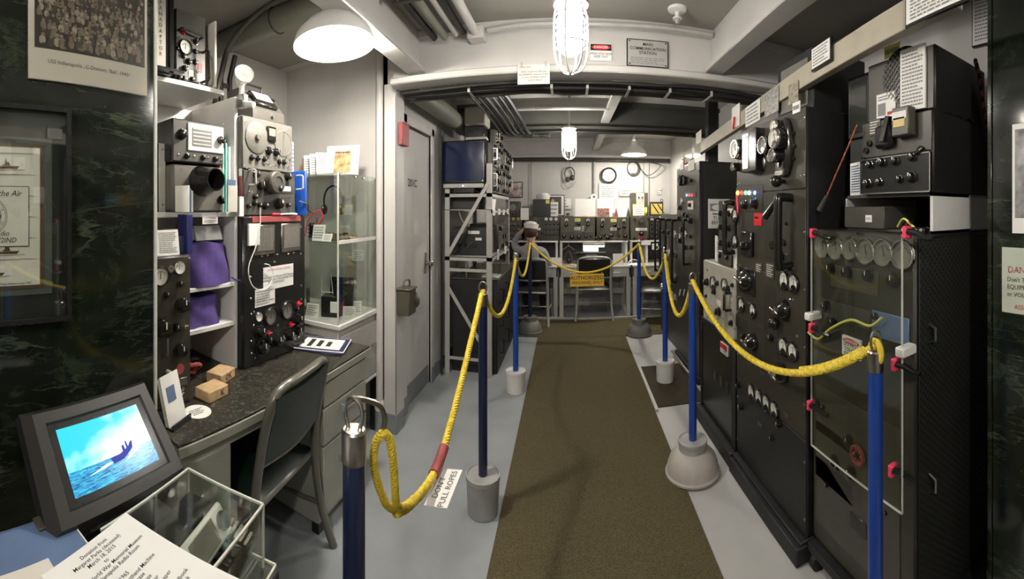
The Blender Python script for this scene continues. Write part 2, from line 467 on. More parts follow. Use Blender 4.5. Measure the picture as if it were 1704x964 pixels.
def f_dialface():
    mb = MB().lathe([(.86, .10), (0, .10)], 24, 0, MF, cap=False)
    y = -.104
    for i in range(9):                                   # scale ticks
        a = math.radians(150 - i * 15)
        c, s_ = math.cos(a), math.sin(a); t = .025
        p = [(c * .46, s_ * .46 - .08), (c * .60, s_ * .60 - .08)]
        nx, nz = -s_ * t, c * t
        mb.add([(p[0][0] - nx, y, p[0][1] - nz), (p[1][0] - nx, y, p[1][1] - nz), (p[1][0] + nx, y, p[1][1] + nz), (p[0][0] + nx, y, p[0][1] + nz)], [(3, 2, 1, 0)], 1)
    return mb
def f_hub():                                             # black lower part of a panel meter
    pts = [(.84 * math.cos(a), .84 * math.sin(a)) for a in [math.radians(232 + i * 7.6) for i in range(11)]] + [(.40, -.36), (.2, -.2), (-.2, -.2), (-.40, -.36)]
    return MB().prism(pts, -.16, -.10)
def f_needle():
    return MB().prism([(-.03, -.25), (.03, -.25), (.015, .5), (-.015, .5)], -.14, -.115)

class Unit:
    """a box-shaped set: origin at the bottom middle of its front; local x to the right along the front, -Y out of the front"""
    def __init__(s, name, label, cat, face, plane, a0, a1, z0, z1, depth, group=None, px=True):
        s.face, s.plane = face, plane
        if px:
            if face in 'LR': a0, a1 = onX(a0, PY, plane).y, onX(a1, PY, plane).y
            else: a0, a1 = onY(a0, PY, plane).x, onY(a1, PY, plane).x
        a0, a1 = min(a0, a1), max(a0, a1)
        s.a = (a0 + a1) / 2; s.w = a1 - a0; s.z0 = z0; s.h = z1 - z0; s.dep = depth
        loc = {'L': (plane, s.a, z0), 'R': (plane, s.a, z0), 'B': (s.a, plane, z0)}[face]
        s.rz = {'L': PI / 2, 'R': -PI / 2, 'B': 0}[face]
        s.o = thing(name, label, cat, loc, s.rz, group)
    def uv(s, px, py):
        if s.face == 'L': p = onX(px, py, s.plane); return p.y - s.a, p.z - s.z0
        if s.face == 'R': p = onX(px, py, s.plane); return -(p.y - s.a), p.z - s.z0
        p = onY(px, py, s.plane); return p.x - s.a, p.z - s.z0
    def m(s, px, n):                                     # vertical pixels -> metres at this column
        t = th(px); d = abs(s.plane / (math.cos(t) if s.face == 'B' else math.sin(t)))
        return n / F * d
    def body(s, matn='wrinkle', c=.006, name='case', front=0.004):
        return MB().box(-s.w / 2, s.w / 2, front, s.dep, 0, s.h, c).build(name, matn, s.o)
    def panel(s, matn, x0=None, x1=None, z0=None, z1=None, t=.006, c=.002, name='front_panel'):
        x0 = -s.w / 2 + .004 if x0 is None else x0; x1 = s.w / 2 - .004 if x1 is None else x1
        z0 = .004 if z0 is None else z0; z1 = s.h - .004 if z1 is None else z1
        return MB().box(x0, x1, 0, t, z0, z1, c).build(name, matn, s.o)
    def pbox(s, cr, x0, y0, x1, y1, t0, t1, matn, name, c=.001, parent=None):
        a = s.uv(*cr(x0, y0)); b = s.uv(*cr(x1, y1))
        u0, u1 = sorted((a[0], b[0])); v0, v1 = sorted((a[1], b[1]))
        return MB().box(u0, u1, -t1, -t0, v0, v1, c).build(name, matn, parent or s.o)
    def put(s, key, fn, mats, u, v, r, name, y=0.0, parent=None, rot=0.0):
        return link(name, shared(key, fn, mats), parent or s.o, (u, y, v), (0, rot, 0), r)
    def _at(s, cr, x, y, r):
        px, py = cr(x, y); u, v = s.uv(px, py); return u, v, s.m(px, r * cr.s)
    def knob(s, cr, x, y, r, kind='knob', matn='bake', rot=0.0, yy=0.0):
        u, v, R = s._at(cr, x, y, r)
        return s.put(*{'knob': ('knob', f_knob), 'round': ('round_knob', f_round), 'pointer': ('pointer_knob', f_pointer)}[kind],
                     (matn, 'dial') if kind != 'round' else matn, u, v, R, 'knob', y=yy, rot=rot)
    def toggle(s, cr, x, y, r, rot=0.0):
        u, v, R = s._at(cr, x, y, r); return s.put('toggle_switch', f_toggle, 'chrome', u, v, R, 'toggle_switch', rot=rot)
    def screw(s, cr, x, y, r=3, matn='chrome'):
        u, v, R = s._at(cr, x, y, r); return s.put('screw', f_screw, matn, u, v, R, 'screw')
    def jack(s, cr, x, y, r, matn='chrome'):
        u, v, R = s._at(cr, x, y, r); return s.put('jack', f_jack, matn, u, v, R, 'jack')
    def lens(s, cr, x, y, r, matn):
        u, v, R = s._at(cr, x, y, r); return s.put('lens', f_lens, matn, u, v, R, 'indicator_lamp')
    def meter(s, cr, x, y, r, bez='bake', face='dial', hub=False, ang=.5, yy=0.0):
        u, v, R = s._at(cr, x, y, r); return meter_at(s.o, u, v, R, bez, face, hub, ang, yy)
    def handle(s, cr, x0, y0, x1, y1, out=.04, r=.005, matn='steel', name='handle'):
        a = s.uv(*cr(x0, y0)); b = s.uv(*cr(x1, y1))
        p = [(a[0], 0, a[1]), (a[0], -out * .8, a[1]), (a[0] * .95 + b[0] * .05, -out, a[1] * .95 + b[1] * .05),
             (a[0] * .05 + b[0] * .95, -out, a[1] * .05 + b[1] * .95), (b[0], -out * .8, b[1]), (b[0], 0, b[1])]
        return MB().tube(p, r, 8).build(name, matn, s.o)
    def plate(s, cr, x0, y0, x1, y1, matn='paper', t=.002, name='label_plate', rows=0, ink='grayink', seed=1):
        a = s.uv(*cr(x0, y0)); b = s.uv(*cr(x1, y1))
        u0, u1 = sorted((a[0], b[0])); v0, v1 = sorted((a[1], b[1]))
        o = MB().box(u0, u1, -t, 0, v0, v1, .0004).build(name, matn, s.o)
        if rows: printed_lines(o, u0 + (u1 - u0) * .08, u1 - (u1 - u0) * .08, v0 + (v1 - v0) * .08, v1 - (v1 - v0) * .08, rows, ink, -t - .0006, seed)
        return o
def meter_at(parent, u, v, R, bez='bake', face='dial', hub=False, ang=.5, yy=0.0):
    b = link('meter', shared('meter_bezel', f_bezel, bez), parent, (u, yy, v), None, R)
    link('dial_face', shared('dial_face', f_dialface, (face, 'ink')), b)
    if hub: link('meter_hub', shared('meter_hub', f_hub, 'bake'), b)
    link('needle', shared('needle', f_needle, 'ink'), b, None, (0, (ang - .5) * 1.4, 0))
    return b
def sheet(name, label, cat, w, h, loc, rz=0.0, tilt=0.0, roll=0.0, matn='paper', t=.0015, group=None, c=.0):
    """a flat sheet or sign: origin bottom middle, front facing local -Y"""
    o = MB().box(-w / 2, w / 2, 0, t, 0, h, c).build(name, matn, None, loc, (tilt, roll, rz))
    return tag(o, label, cat, group)
# ================================================================== THE ROOM
CEIL = 2.62
WL, WA, WC, WB, WR = -2.1, 2.45, -1.17, 6.25, 1.64      # left wall X, alcove wall Y, corridor wall X, back wall Y, right wall X
struct(MB().box(-2.3, .60, -1.4, 6.5, -.06, 0).build('floor', 'floor'))
struct(MB().box(.60, 1.9, -1.4, 6.5, -.06, 0).build('floor_right', mat('pale_painted_steel_floor', (.50, .50, .49), .42, var=.08, scale=3.0, bump=.05, bscale=25)))
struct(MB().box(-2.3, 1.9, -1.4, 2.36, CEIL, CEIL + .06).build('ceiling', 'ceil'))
struct(MB().box(-2.3, 1.9, 2.36, 6.5, CEIL, CEIL + .06).build('ceiling_rear', 'ceil_lit'))
struct(MB().box(WL - .1, WL, .64, WA, 0, CEIL).build('wall_left', 'wall'))
struct(MB().box(WL - .1, -1.15, WA, WA + .1, 0, CEIL).build('wall_alcove', 'wall'))
struct(MB().box(-1.3, 1.9, WB, WB + .1, 0, CEIL).build('wall_back', 'wall'))
struct(MB().box(WR, WR + .1, .6, 6.3, 0, CEIL).build('wall_right', 'wall'))
struct(MB().box(-2.3, 1.9, -1.4, -1.3, 0, CEIL).build('wall_rear', 'wall'))
struct(MB().box(-2.2, -1.2, .56, .60, 0, CEIL).build('wall_alcove_near', 'wall'))
struct(MB().box(1.38, 1.74, .54, .60, 0, CEIL).build('wall_right_near', 'wall'))
# corridor wall with the door opening
wc = MB(); DY0, DY1, DH = 2.70, 3.24, 2.14
wc.box(WC - .12, WC, WA, DY0, 0, CEIL); wc.box(WC - .12, WC, DY1, WB, 0, CEIL); wc.box(WC - .12, WC, DY0, DY1, DH, CEIL)
struct(wc.build('wall_corridor', 'wall'))
struct(MB().box(WC, WC + .012, DY1 + .07, WB, 0, .13).box(WC, WC + .012, WA + .1, DY0 - .07, 0, .13).build('baseboard_corridor', 'base_gray'))
# door frame, door
fr = MB(); fx0, fx1 = WC - .02, WC + .014
fr.box(fx0, fx1, DY0 - .07, DY0, 0, DH + .07, .006); fr.box(fx0, fx1, DY1, DY1 + .07, 0, DH + .07, .006); fr.box(fx0, fx1, DY0 - .07, DY1 + .07, DH, DH + .07, .006)
door_frame = struct(fr.build('trim_1', 'wall'))
struct(MB().box(WC - .015, fx1 + .002, DY0 - .075, DY0 - .001, 0, .13).box(WC - .015, fx1 + .002, DY1 + .001, DY1 + .075, 0, .13).build('trim_2', 'base_gray'))
dr = struct(link('door_1', None, None, (WC - .022, (DY0 + DY1) / 2, 0), (0, 0, PI / 2)))
dw = DY1 - DY0 - .01
MB().box(-dw / 2, dw / 2, 0, .04, .01, DH - .01, .003).build('door_leaf', 'wall', dr)
MB().box(-dw / 2, dw / 2, -.004, 0, .01, .16).build('kick_plate', 'base_gray', dr)
kn = MB().lathe([(.028, 0), (.028, .006), (.012, .01), (.012, .035), (.026, .045), (.028, .06), (.018, .07), (0, .072)], 18, 0, MF).build('door_knob', 'steel', dr, (dw / 2 - .06, 0, 1.05))
MB().box(dw / 2 - .085, dw / 2 - .035, -.004, 0, .96, 1.14, .002).build('lock_plate', 'steel', dr)
text(dr, '201C', .085, -dw / 2 + .175, 1.71, -.002, 'ink', 'door_number', bold=True)

# marble walls at the doorway the viewer stands in
E1 = Vector((-1.085, .638, 0)); RZ1 = math.radians(95.5)
E2 = Vector((1.157, .640, 0)); RZ2 = math.radians(-94.5)
U1 = Vector((math.cos(RZ1), math.sin(RZ1), 0)); U2 = Vector((math.cos(RZ2), math.sin(RZ2), 0))
wn = struct(link('wall_near_left', None, None, E1, (0, 0, RZ1)))
MB().box(-.62, -.006, 0, .22, 0, CEIL, .004).build('marble_panel', 'marble', wn)
MB().box(-1.9, -.625, 0, .22, 0, CEIL, .004).build('marble_panel', 'marble', wn)
MB().box(-.006, .004, -.004, .22, 0, CEIL, .001).build('edge_strip', 'acrylic_edge', wn)
wr_ = struct(link('wall_near_right', None, None, E2, (0, 0, RZ2)))
MB().box(.006, .52, 0, .22, 0, CEIL, .004).build('marble_panel', 'marble', wr_)
MB().box(.525, 1.9, 0, .22, 0, CEIL, .004).build('marble_panel', 'marble', wr_)
MB().box(-.010, .006, -.004, .22, 0, CEIL, .001).build('edge_strip', 'marble', wr_)
def onLine(px, py, P, U):
    t = th(px); s_, c_ = math.sin(t), math.cos(t)
    # d*(s,c) = P + k*U
    den = s_ * U.y - c_ * U.x
    d = (P.x * U.y - P.y * U.x) / den
    k = (d * c_ - P.y) / U.y if abs(U.y) > .5 else (d * s_ - P.x) / U.x
    return k, EYE - (py - PY) / F * d, d

# painted steel column and pipe at the alcove's corner
cl = struct(link('column', None, None, (-1.15, 2.40, 0)))
MB().box(-.05, .042, 0, .012, .13, 2.35, .003).box(-.03, .035, .012, .13, .13, CEIL, .003).box(.035, .042, 0, .13, .13, 2.35).build('column_flange', 'beam', cl)
MB().box(-.052, .045, -.002, .132, 0, .13, .003).build('painted_foot', 'base_gray', cl)
pp = struct(link('corner_pipe', None, None, (-1.235, 2.405, 0)))
MB().cyl((0, 0, .13), (0, 0, CEIL), .026, n=14).build('pipe', 'beam', pp)
MB().lathe([(.034, 0), (.034, .12), (.03, .14)], 14).build('painted_foot', 'base_gray', pp)
MB().lathe([(.034, .14), (.036, .16), (.034, .2), (.028, .21)], 14).build('collar', 'shelf', pp)

# transverse beams
def xbeam(name, y, x0, x1, mtn, zb=2.30, fl=.075):
    b = struct(link(name, None, None, ((x0 + x1) / 2, y, zb)))
    h = (x1 - x0) / 2
    MB().box(-h, h, -fl, fl, 0, .045, .008).build('lower_flange', mtn, b)
    MB().box(-h, h, -.02, .02, .045, CEIL - zb - .04).build('web', mtn, b)
    MB().box(-h, h, -fl * .8, fl * .8, CEIL - zb - .045, CEIL - zb, .004).build('upper_flange', mtn, b)
    return b
xbeam('beam_front', 2.36, -1.105, 1.64, 'beam')
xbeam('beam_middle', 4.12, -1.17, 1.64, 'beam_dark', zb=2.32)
xbeam('beam_back', 6.16, -1.17, 1.64, 'beam', zb=2.32, fl=.05)
def ybeam(name, x, y0, y1, mtn, zb, fl=.055):
    b = struct(link(name, None, None, (x, (y0 + y1) / 2, zb))); h = (y1 - y0) / 2
    MB().box(-fl, fl, -h, h, 0, .03, .006).build('lower_flange', mtn, b)
    MB().box(-.014, .014, -h, h, .03, CEIL - zb).build('web', mtn, b)
    return b
ybeam('beam_long_left', -.93, -.6, 2.335, 'beam', 2.36, .06)
ybeam('beam_long_right', .90, -.6, 2.335, 'beam', 2.36, .06)
ybeam('beam_long_centre', .385, 2.39, 4.09, 'ltgray', 2.40, .045)
ybeam('beam_long_rear', .42, 4.16, 6.12, 'ltgray', 2.42, .045)

# ---------------------------------------------------------------- pipes, ducts and cables
def pipe(name, label, pts, r, mtn, n=12, cat='pipe', group=None):
    return tag(MB().tube(pts, r, n).build(name, mtn), label, cat, group)
def smooth_path(P, k=8):
    P = [Vector(p) for p in P]; out = []
    Q = [P[0]] + P + [P[-1]]
    for i in range(1, len(Q) - 2):
        a, b, c, d = Q[i - 1], Q[i], Q[i + 1], Q[i + 2]
        for j in range(k):
            t = j / k
            out.append(.5 * ((2 * b) + (c - a) * t + (2 * a - 5 * b + 4 * c - d) * t * t + (3 * b - a - 3 * c + d) * t ** 3))
    out.append(P[-1]); return out
def ribbed(pts, r, step=.008):
    P = smooth_path(pts, 10); out = []; acc = 0
    for a, b in zip(P[:-1], P[1:]):
        L_ = (b - a).length; n = max(1, int(L_ / step))
        out += [a.lerp(b, i / n) for i in range(n)]
    out.append(P[-1])
    return out, [r * (1.0 if i % 2 else .86) for i in range(len(out))]
d1 = thing('duct', 'thick grey-green pipe running into the left wall above the shelves', 'pipe', (-1.5, 1.63, 2.55))
MB().tube(smooth_path([(-.58 - .02, 0, .01), (-.3, 0, .01), (.1, .02, .01), (.55, .06, .01)], 5), .068, 16).build('pipe_body', 'pipe_green', d1)
MB().tube([(.02 + .0, .072 * math.cos(a) + .015, .072 * math.sin(a) + .01) for a in [2 * PI * i / 16 for i in range(16)]], .004, 5, closed=True).build('wire_band', 'cable', d1)
P, R_ = ribbed([(-1.62, 1.30, 2.02), (-1.66, 1.38, 2.22), (-1.66, 1.45, 2.42), (-1.50, 1.5, 2.55), (-1.25, 1.52, 2.59), (-.99, 1.5, 2.585)], .014)
tag(MB().tube(P, R_, 8).build('flexible_conduit', 'dkgray'), 'dark flexible conduit curving up from the top shelf along the thick pipe', 'conduit')
cf = thing('wall_conduit_pair', 'black pair of vertical conduits with rungs on the wall beside the top shelf', 'conduit', (-1.96, 1.62, 1.6))
for dx in (0, .075):
    MB().tube([(.02, dx, 0), (.02, dx, .75), (.05, dx + .02, .9)], .017, 8).build('conduit', 'cable', cf)
for z in (.42, .70): MB().bar((.02, -.01, z), (.02, .085, z), .012, .03).build('rung', 'dkgray', cf)
# clustered pipes above the left side, in front of the front beam
for i, (x, z, r, mtn, nm) in enumerate(((-.80, 2.55, .020, 'cable', 'black'), (-.735, 2.55, .024, 'pipe_green', 'grey-green'), (-.665, 2.555, .016, 'ltgray', 'pale thin'),
                                        (-.62, 2.56, .018, 'cable', 'second black'), (-.545, 2.55, .026, 'beam', 'thick white'))):
    pipe('overhead_pipe', nm + ' pipe in the cluster above the left ceiling beam', smooth_path([(x, .2, z), (x + .01, 1.2, z), (x, 1.9, z), (x + .01, 2.26, z - .01)], 4), r, mtn, 10, group='overhead pipes before the front beam')
pb = thing('pipe_clamp', 'dark strap clamp tying the overhead pipe cluster together', 'clamp', (-.68, 1.78, 2.52))
MB().box(-.16, .18, -.012, .012, -.004, .004).build('strap', 'dkgray', pb)
for x in (-.15, .17): MB().box(x - .004, x + .004, -.008, .008, 0, .1).build('strap_leg', 'dkgray', pb)
jb = tag(MB().box(-.05, .05, -.05, .05, -.07, .0, .006).build('junction_box', 'beam', None, (-.535, 2.29, CEIL - .005 - .04)), 'small white junction box on top of the front beam', 'box')
P, R_ = ribbed([(-.47, 2.275, 2.555), (-.2, 2.275, 2.572), (.2, 2.275, 2.57), (.6, 2.275, 2.578), (.86, 2.275, 2.575)], .018)
tag(MB().tube(P, R_, 8).build('flexible_conduit', 'ltgray'), 'pale ribbed flexible conduit running along the top of the front beam', 'conduit')
sp = thing('ceiling_sprinkler', 'small white sprinkler head on the ceiling right of the caged lamp', 'sprinkler', (.60, 2.12, CEIL))
MB().lathe([(.055, 0), (.05, -.012), (.03, -.016), (.012, -.02), (.012, -.05), (.026, -.052), (.026, -.06), (0, -.06)][::-1], 16).build('escutcheon', 'shelf', sp)
MB().lathe([(.004, -.085), (.012, -.08), (.012, -.06)], 10).build('nozzle', 'ltgray', sp)
# cables slung under the front beam and their clamps
for i, (y, z, r) in enumerate(((2.45, 2.285, .016), (2.485, 2.275, .020), (2.53, 2.28, .014), (2.57, 2.27, .018), (2.41, 2.283, .011))):
    rr = random.Random(i)
    pts = [(x, y + rr.uniform(-.008, .008), z + rr.uniform(-.008, .006)) for x in [-1.08 + k * .27 for k in range(10)]]
    tag(MB().tube(smooth_path(pts, 3), r, 8).build('overhead_cable', ['cable', 'blkm', 'cable', 'dkgray', 'cable'][i]),
        ['black', 'thick black', 'thin black', 'dark grey', 'thinnest black'][i] + ' cable slung beneath the front beam', 'cable', 'cables under the front beam')
for k_, x in enumerate((-.62, -.1, .12, .38, .64, .92)):
    tag(MB().box(-.008, .008, 0, .17, -.006, 0).box(-.008, .008, 0, .006, 0, .03).build('cable_clamp', 'ltgray', None, (x, 2.425, 2.252)), ['leftmost', 'second', 'third', 'fourth', 'fifth', 'rightmost'][k_] + ' metal clamp from the left holding cables beneath the front beam', 'clamp', 'cable clamps under the front beam')
for i, y in enumerate((4.04, 4.02, 3.99)):
    tag(MB().tube(smooth_path([(x, y, 2.31 - .012 * i + .006 * math.sin(x * 7 + i)) for x in [-.9 + k * .28 for k in range(10)]], 2), .013, 6).build('overhead_cable', 'cable'),
        ['front', 'centre', 'rear'][2 - i] + ' black cable of three under the dark middle beam', 'cable', 'cables under the middle beam')
for i, z in enumerate((2.30, 2.27)):
    tag(MB().tube([(-1.15, 6.1, z), (.2, 6.1, z - .004), (1.6, 6.1, z)], .012, 6).build('overhead_cable', 'cable'), ['upper', 'lower'][i] + ' black cable along the rear beam above the clock wall', 'cable', 'cables under the rear beam')
pipe('duct', 'fat grey-green pipe along the corridor ceiling above the numbered door', [(-1.05, 2.5, 2.34), (-1.02, 3.4, 2.32), (-1.0, 4.02, 2.31)], .075, 'pipe_green', 16)
dp = thing('drain_pipe', 'white pipe stencilled DRAIN crossing the ceiling behind the front beam', 'pipe', (-.30, 3.52, 2.445))
MB().cyl((-.42, 0, 0), (.66, 0, 0), .055, n=24).build('pipe_body', 'beam', dp)
text(dp, 'DRAIN', .05, .085, -.0405, -.0405, 'ltgray', 'stencil', bold=True).rotation_euler = (PI * .75, 0, 0)
for i in range(6):
    x = -.78 + i * .055
    tag(MB().tube(smooth_path([(x, 2.6, 2.36), (x + .02, 3.1, 2.4), (x + .06, 3.7, 2.36), (x + .12, 4.0, 2.28), (x + .32, 4.0, 2.255)], 4), .014 + .004 * (i % 3), 7).build('overhead_cable', 'cable' if i % 3 else 'dkgray'),
        ['closest to the door', 'second from the door', 'third from the door', 'fourth from the door', 'fifth from the door', 'farthest from the door'][i] + ', cable of the bundle sagging above the metal rack', 'cable', 'cable bundle above the rack')

# ---------------------------------------------------------------- floor coverings
def flat(name, label, cat, pts, z0, z1, mtn):
    n = len(pts); v = [(x, y, z0) for x, y in pts] + [(x, y, z1) for x, y in pts]
    f = [tuple(range(n))[::-1], tuple(range(n, 2 * n))] + [(i, (i + 1) % n, (i + 1) % n + n, i + n) for i in range(n)]
    return tag(MB().add(v, f).build(name, mtn, smooth=False), label, cat)
flat('carpet_runner', 'long brown carpet runner down the middle aisle', 'carpet', [(-.31, -.4), (.575, -.4), (.68, 4.66), (-.355, 4.66)], 0, .010, 'carpet')
flat('floor_mat', 'wide brown carpet mat in front of the rear desks', 'carpet', [(-.95, 4.665), (1.45, 4.665), (1.45, 5.40), (-.95, 5.40)], 0, .010, 'carpet')
flat('floor_mat', 'dark brown mat between the runner and the right-hand racks', 'carpet', [(.675, 2.93), (1.07, 2.93), (1.07, 3.72), (.69, 3.72)], 0, .007, 'mat2')
flat('edge_strip', 'clear plastic strip along the edge of the side mat', 'floor strip', [(.648, 2.88), (.672, 2.88), (.688, 3.74), (.664, 3.74)], .0105, .014, 'acrylic_edge')
struct(MB().box(-1.17, 1.64, 5.40, 5.44, 0, .035, .004).build('trim_3', 'ltgray'))
# ---------------------------------------------------------------- signs on the front beam
pq = thing('plaque', 'grey engraved plaque reading MAIN COMMUNICATION STATION on the front beam', 'sign', onY(1078, 112, 2.325) + Vector((0, 0, 0)))
MB().box(-.128, .128, 0, .008, 0, .166, .003).build('frame', 'blk', pq)
MB().box(-.121, .121, -.002, 0, .007, .159, .001).build('plate', 'ltgray', pq)
text(pq, 'MAIN\nCOMMUNICATION\nSTATION', .0255, 0, .108, -.0035, bold=True, line=1.0)
printed_lines(pq, -.105, .105, .015, .058, 4, 'grayink', -.0035, 3)
for u in (-.11, .11):
    for v in (.016, .15): link('screw', shared('screw', f_screw, 'blk'), pq, (u, -.002, v), None, .005)
sg = sheet('danger_sign', 'small DANGER HIGH VOLTAGE KEEP OUT sign beside the plaque', 'sign', .128, .099, onY(1000, 101, 2.33), t=.003)
MB().box(-.062, .062, -.001, 0, .060, .097).build('header', 'blk', sg)
MB().lathe([(0, .0), (1, 0)], 24, 0, MF, cap=False).build('oval', 'red', sg, (0, -.0018, .0785)).scale = (.056, 1, .015)
text(sg, 'DANGER', .021, 0, .0785, -.0025, 'paper', bold=True); text(sg, 'HIGH VOLTAGE\nKEEP OUT', .018, 0, .032, bold=True, line=.95)
sg = sheet('warning_sign', 'white do-not-touch notice hanging below the front beam beside the caged lamp', 'sign', .185, .112, onY(888, 140, 2.27), t=.002, matn='card')
text(sg, 'DANGER', .016, -.05, .098, matn='redink'); text(sg, "Don't Touch or Operate\nEQUIPMENT without STAFF\nor VOLUNTEER STAFF\n    ASSISTANCE", .0145, 0, .047, line=1.15)
for u in (-.07, .07): MB().box(u - .006, u + .006, -.001, .006, .1, .13).build('tape', 'ltgray', sg)
# ================================================================== LAMPS (their light stays with them)
def point_light(parent, name, loc, power, radius, col=(1.0, .93, .82)):
    l = bpy.data.lights.new(name, 'POINT'); l.energy = power; l.shadow_soft_size = radius; l.color = col
    o = link(name, l, parent, loc); return o
def dome_lamp(label, loc, r, h, power, stem, bulb_r=.045, group=None):
    t = thing('dome_lamp', label, 'lamp', loc, group=group)       # origin at the rim's centre
    prof = [(r, 0), (r * 1.0, .012), (r * .92, h * .35), (r * .62, h * .72), (r * .32, h * .88), (r * .27, h * 1.0), (r * .27, h * 1.25), (r * .23, h * 1.28)]
    prof_in = [(r * .22, h * 1.22), (r * .25, h * .9), (r * .58, h * .68), (r * .88, h * .31), (r * .96, .010), (r, 0)]
    MB().lathe(prof + prof_in, 36, cap=False).build('shade', 'white', t)
    MB().cyl((0, 0, h * 1.2), (0, 0, stem), r * .12, n=14).build('stem', 'beam', t)
    MB().lathe([(.0, h * .16), (bulb_r * .7, h * .2), (bulb_r, h * .42), (bulb_r * .8, h * .62), (bulb_r * .45, h * .85), (bulb_r * .4, h * 1.1)], 18).build('bulb', 'bulb', t)
    point_light(t, 'bulb_light', (0, 0, h * .10), power, .05)
    return t
dl = dome_lamp('large white enamel dome lamp hanging over the left desk', onY(556, 76, 1.50), .185, .15, LIGHT['dome'], .40)
dl.rotation_euler = (0, math.radians(-4), 0)
sb = thing('side_bulb', 'small bare lit bulb at the rim of the large dome lamp', 'bulb', onY(617, 66, 1.78))
MB().ell((0, 0, 0), (.026, .026, .022), 14, 8).build('bulb', 'bulb', sb)
point_light(sb, 'bulb_light', (.02, .045, -.01), LIGHT['side_bulb'], .02)
MB().cyl((-.03, 0, .02), (-.07, -.01, .05), .015, n=10).build('socket', 'cable', sb)
dome_lamp('white dome pendant lamp above the rear right radios', onY(1055, 258, 5.45), .175, .15, LIGHT['dome_back'], .36)

def jar_lamp(label, loc, power, name_g, stem=0.0, k=1.0):
    t = thing('caged_lamp', label, 'lamp', loc, group=name_g)     # origin at the fixture's top
    if stem: MB().cyl((0, 0, -.005), (0, 0, stem), .012, n=14).lathe([(.05, stem - .015), (.05, stem), (0, stem)], 18).build('stem', 'beam', t)
    MB().lathe([(.0, 0), (.075, 0), (.075, -.018), (.06, -.03), (.052, -.06), (0, -.06)][::-1], 24).build('fixture_base', 'beam', t)
    MB().lathe([(.048, -.055), (.058, -.075), (.060, -.16), (.052, -.20), (.030, -.225), (0, -.232)][::-1], 24).build('glass_jar', emat('jar_' + label.split()[0], (1.0, .955, .88), power), t)
    g = MB()
    for z, rr in ((-.07, .071), (-.125, .073), (-.185, .072)):
        g.tube([(rr * math.cos(a), rr * math.sin(a), z) for a in [2 * PI * i / 24 for i in range(24)]], .0035, 6, closed=True)
    g.build('cage_rings', 'white', t)
    for i in range(6):
        a = 2 * PI * i / 6 + .2
        pts = [(rr * math.cos(a), rr * math.sin(a), z) for rr, z in ((.062, -.03), (.072, -.07), (.073, -.185), (.066, -.25), (.045, -.29), (.012, -.306))]
        MB().tube(smooth_path(pts, 3), .004, 6).build('cage_bar', 'white', t)
    t.scale = (k, k, 1)
    return t
jar_lamp('front caged jar lamp glowing on the ceiling before the white beam', (onY(950, 38, 1.68).x, 1.68, 2.385), LIGHT['jar_front'], 'caged jar lamps', CEIL - 2.385)
jar_lamp('rear caged jar lamp hanging on a rod before the dark middle beam', (onY(947, 236, 3.74).x, 3.74, 2.285), LIGHT['jar_back'], 'caged jar lamps', CEIL - 2.285, .95)
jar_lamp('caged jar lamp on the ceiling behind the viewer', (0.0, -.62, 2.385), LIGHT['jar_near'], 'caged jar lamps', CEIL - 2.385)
# ================================================================== LEFT SIDE: desk, shelves, radios
DT = .76                                                       # desk top height
dsk = thing('desk', 'long grey-green steel desk with dark speckled top along the left wall', 'desk', (-1.42, 1.24, 0), PI / 2)
# local x = along the wall (far is +), local -y = towards the aisle; front edge at X = -1.04
DX0, DX1, DF, DB = -.55, .66, -.385, .40
MB().box(DX0, DX1, DF, DB, DT - .012, DT, .003).build('desk_top', 'lino', dsk)
MB().box(DX0, DX1, DF - .004, DF + .02, DT - .045, DT - .010, .003).box(DX1 - .02, DX1 + .004, DF, DB, DT - .045, DT - .010, .003).build('edge_band', 'desk', dsk)
MB().box(DX0 + .01, DX1 - .01, DF + .02, DB, DT - .085, DT - .013).build('apron', 'desk', dsk)
# near pedestal
MB().box(DX0 + .01, DX0 + .235, DF + .015, DB, .05, DT - .085, .004).build('near_pedestal', 'desk', dsk)
# far pedestal with three drawers
MB().box(.225, DX1 - .005, DF + .03, DB, .06, DT - .045, .004).build('far_pedestal', 'desk', dsk)
for z0, z1 in ((.595, .70), (.42, .585), (.10, .41)):
    dwr = MB().box(.235, DX1 - .03, DF + .008, DF + .03, z0, z1, .004).build('drawer', 'desk', dsk)
    zc = (z0 + z1) / 2 + (.03 if z1 < .6 else 0)
    if z1 < .69:
        hm = MB()
        hm.box(.375, .49, DF - .014, DF - .008, zc - .004, zc + .003, .001); hm.box(.375, .49, DF - .014, DF - .008, zc + .022, zc + .028, .001)
        hm.box(.375, .382, DF - .014, DF + .008, zc - .004, zc + .028, .001); hm.box(.483, .49, DF - .014, DF + .008, zc - .004, zc + .028, .001)
        hm.build('handle', 'ltgray', dwr)
for x in (DX1 - .05, .26, DX0 + .04):
    for y in (DF + .06, DB - .05): MB().box(x - .02, x + .02, y - .02, y + .02, 0, .06).build('foot', 'blk', dsk)
MB().box(DX0 + .02, DX1 - .02, DB - .02, DB, .05, DT - .085).build('back_panel', 'desk', dsk)

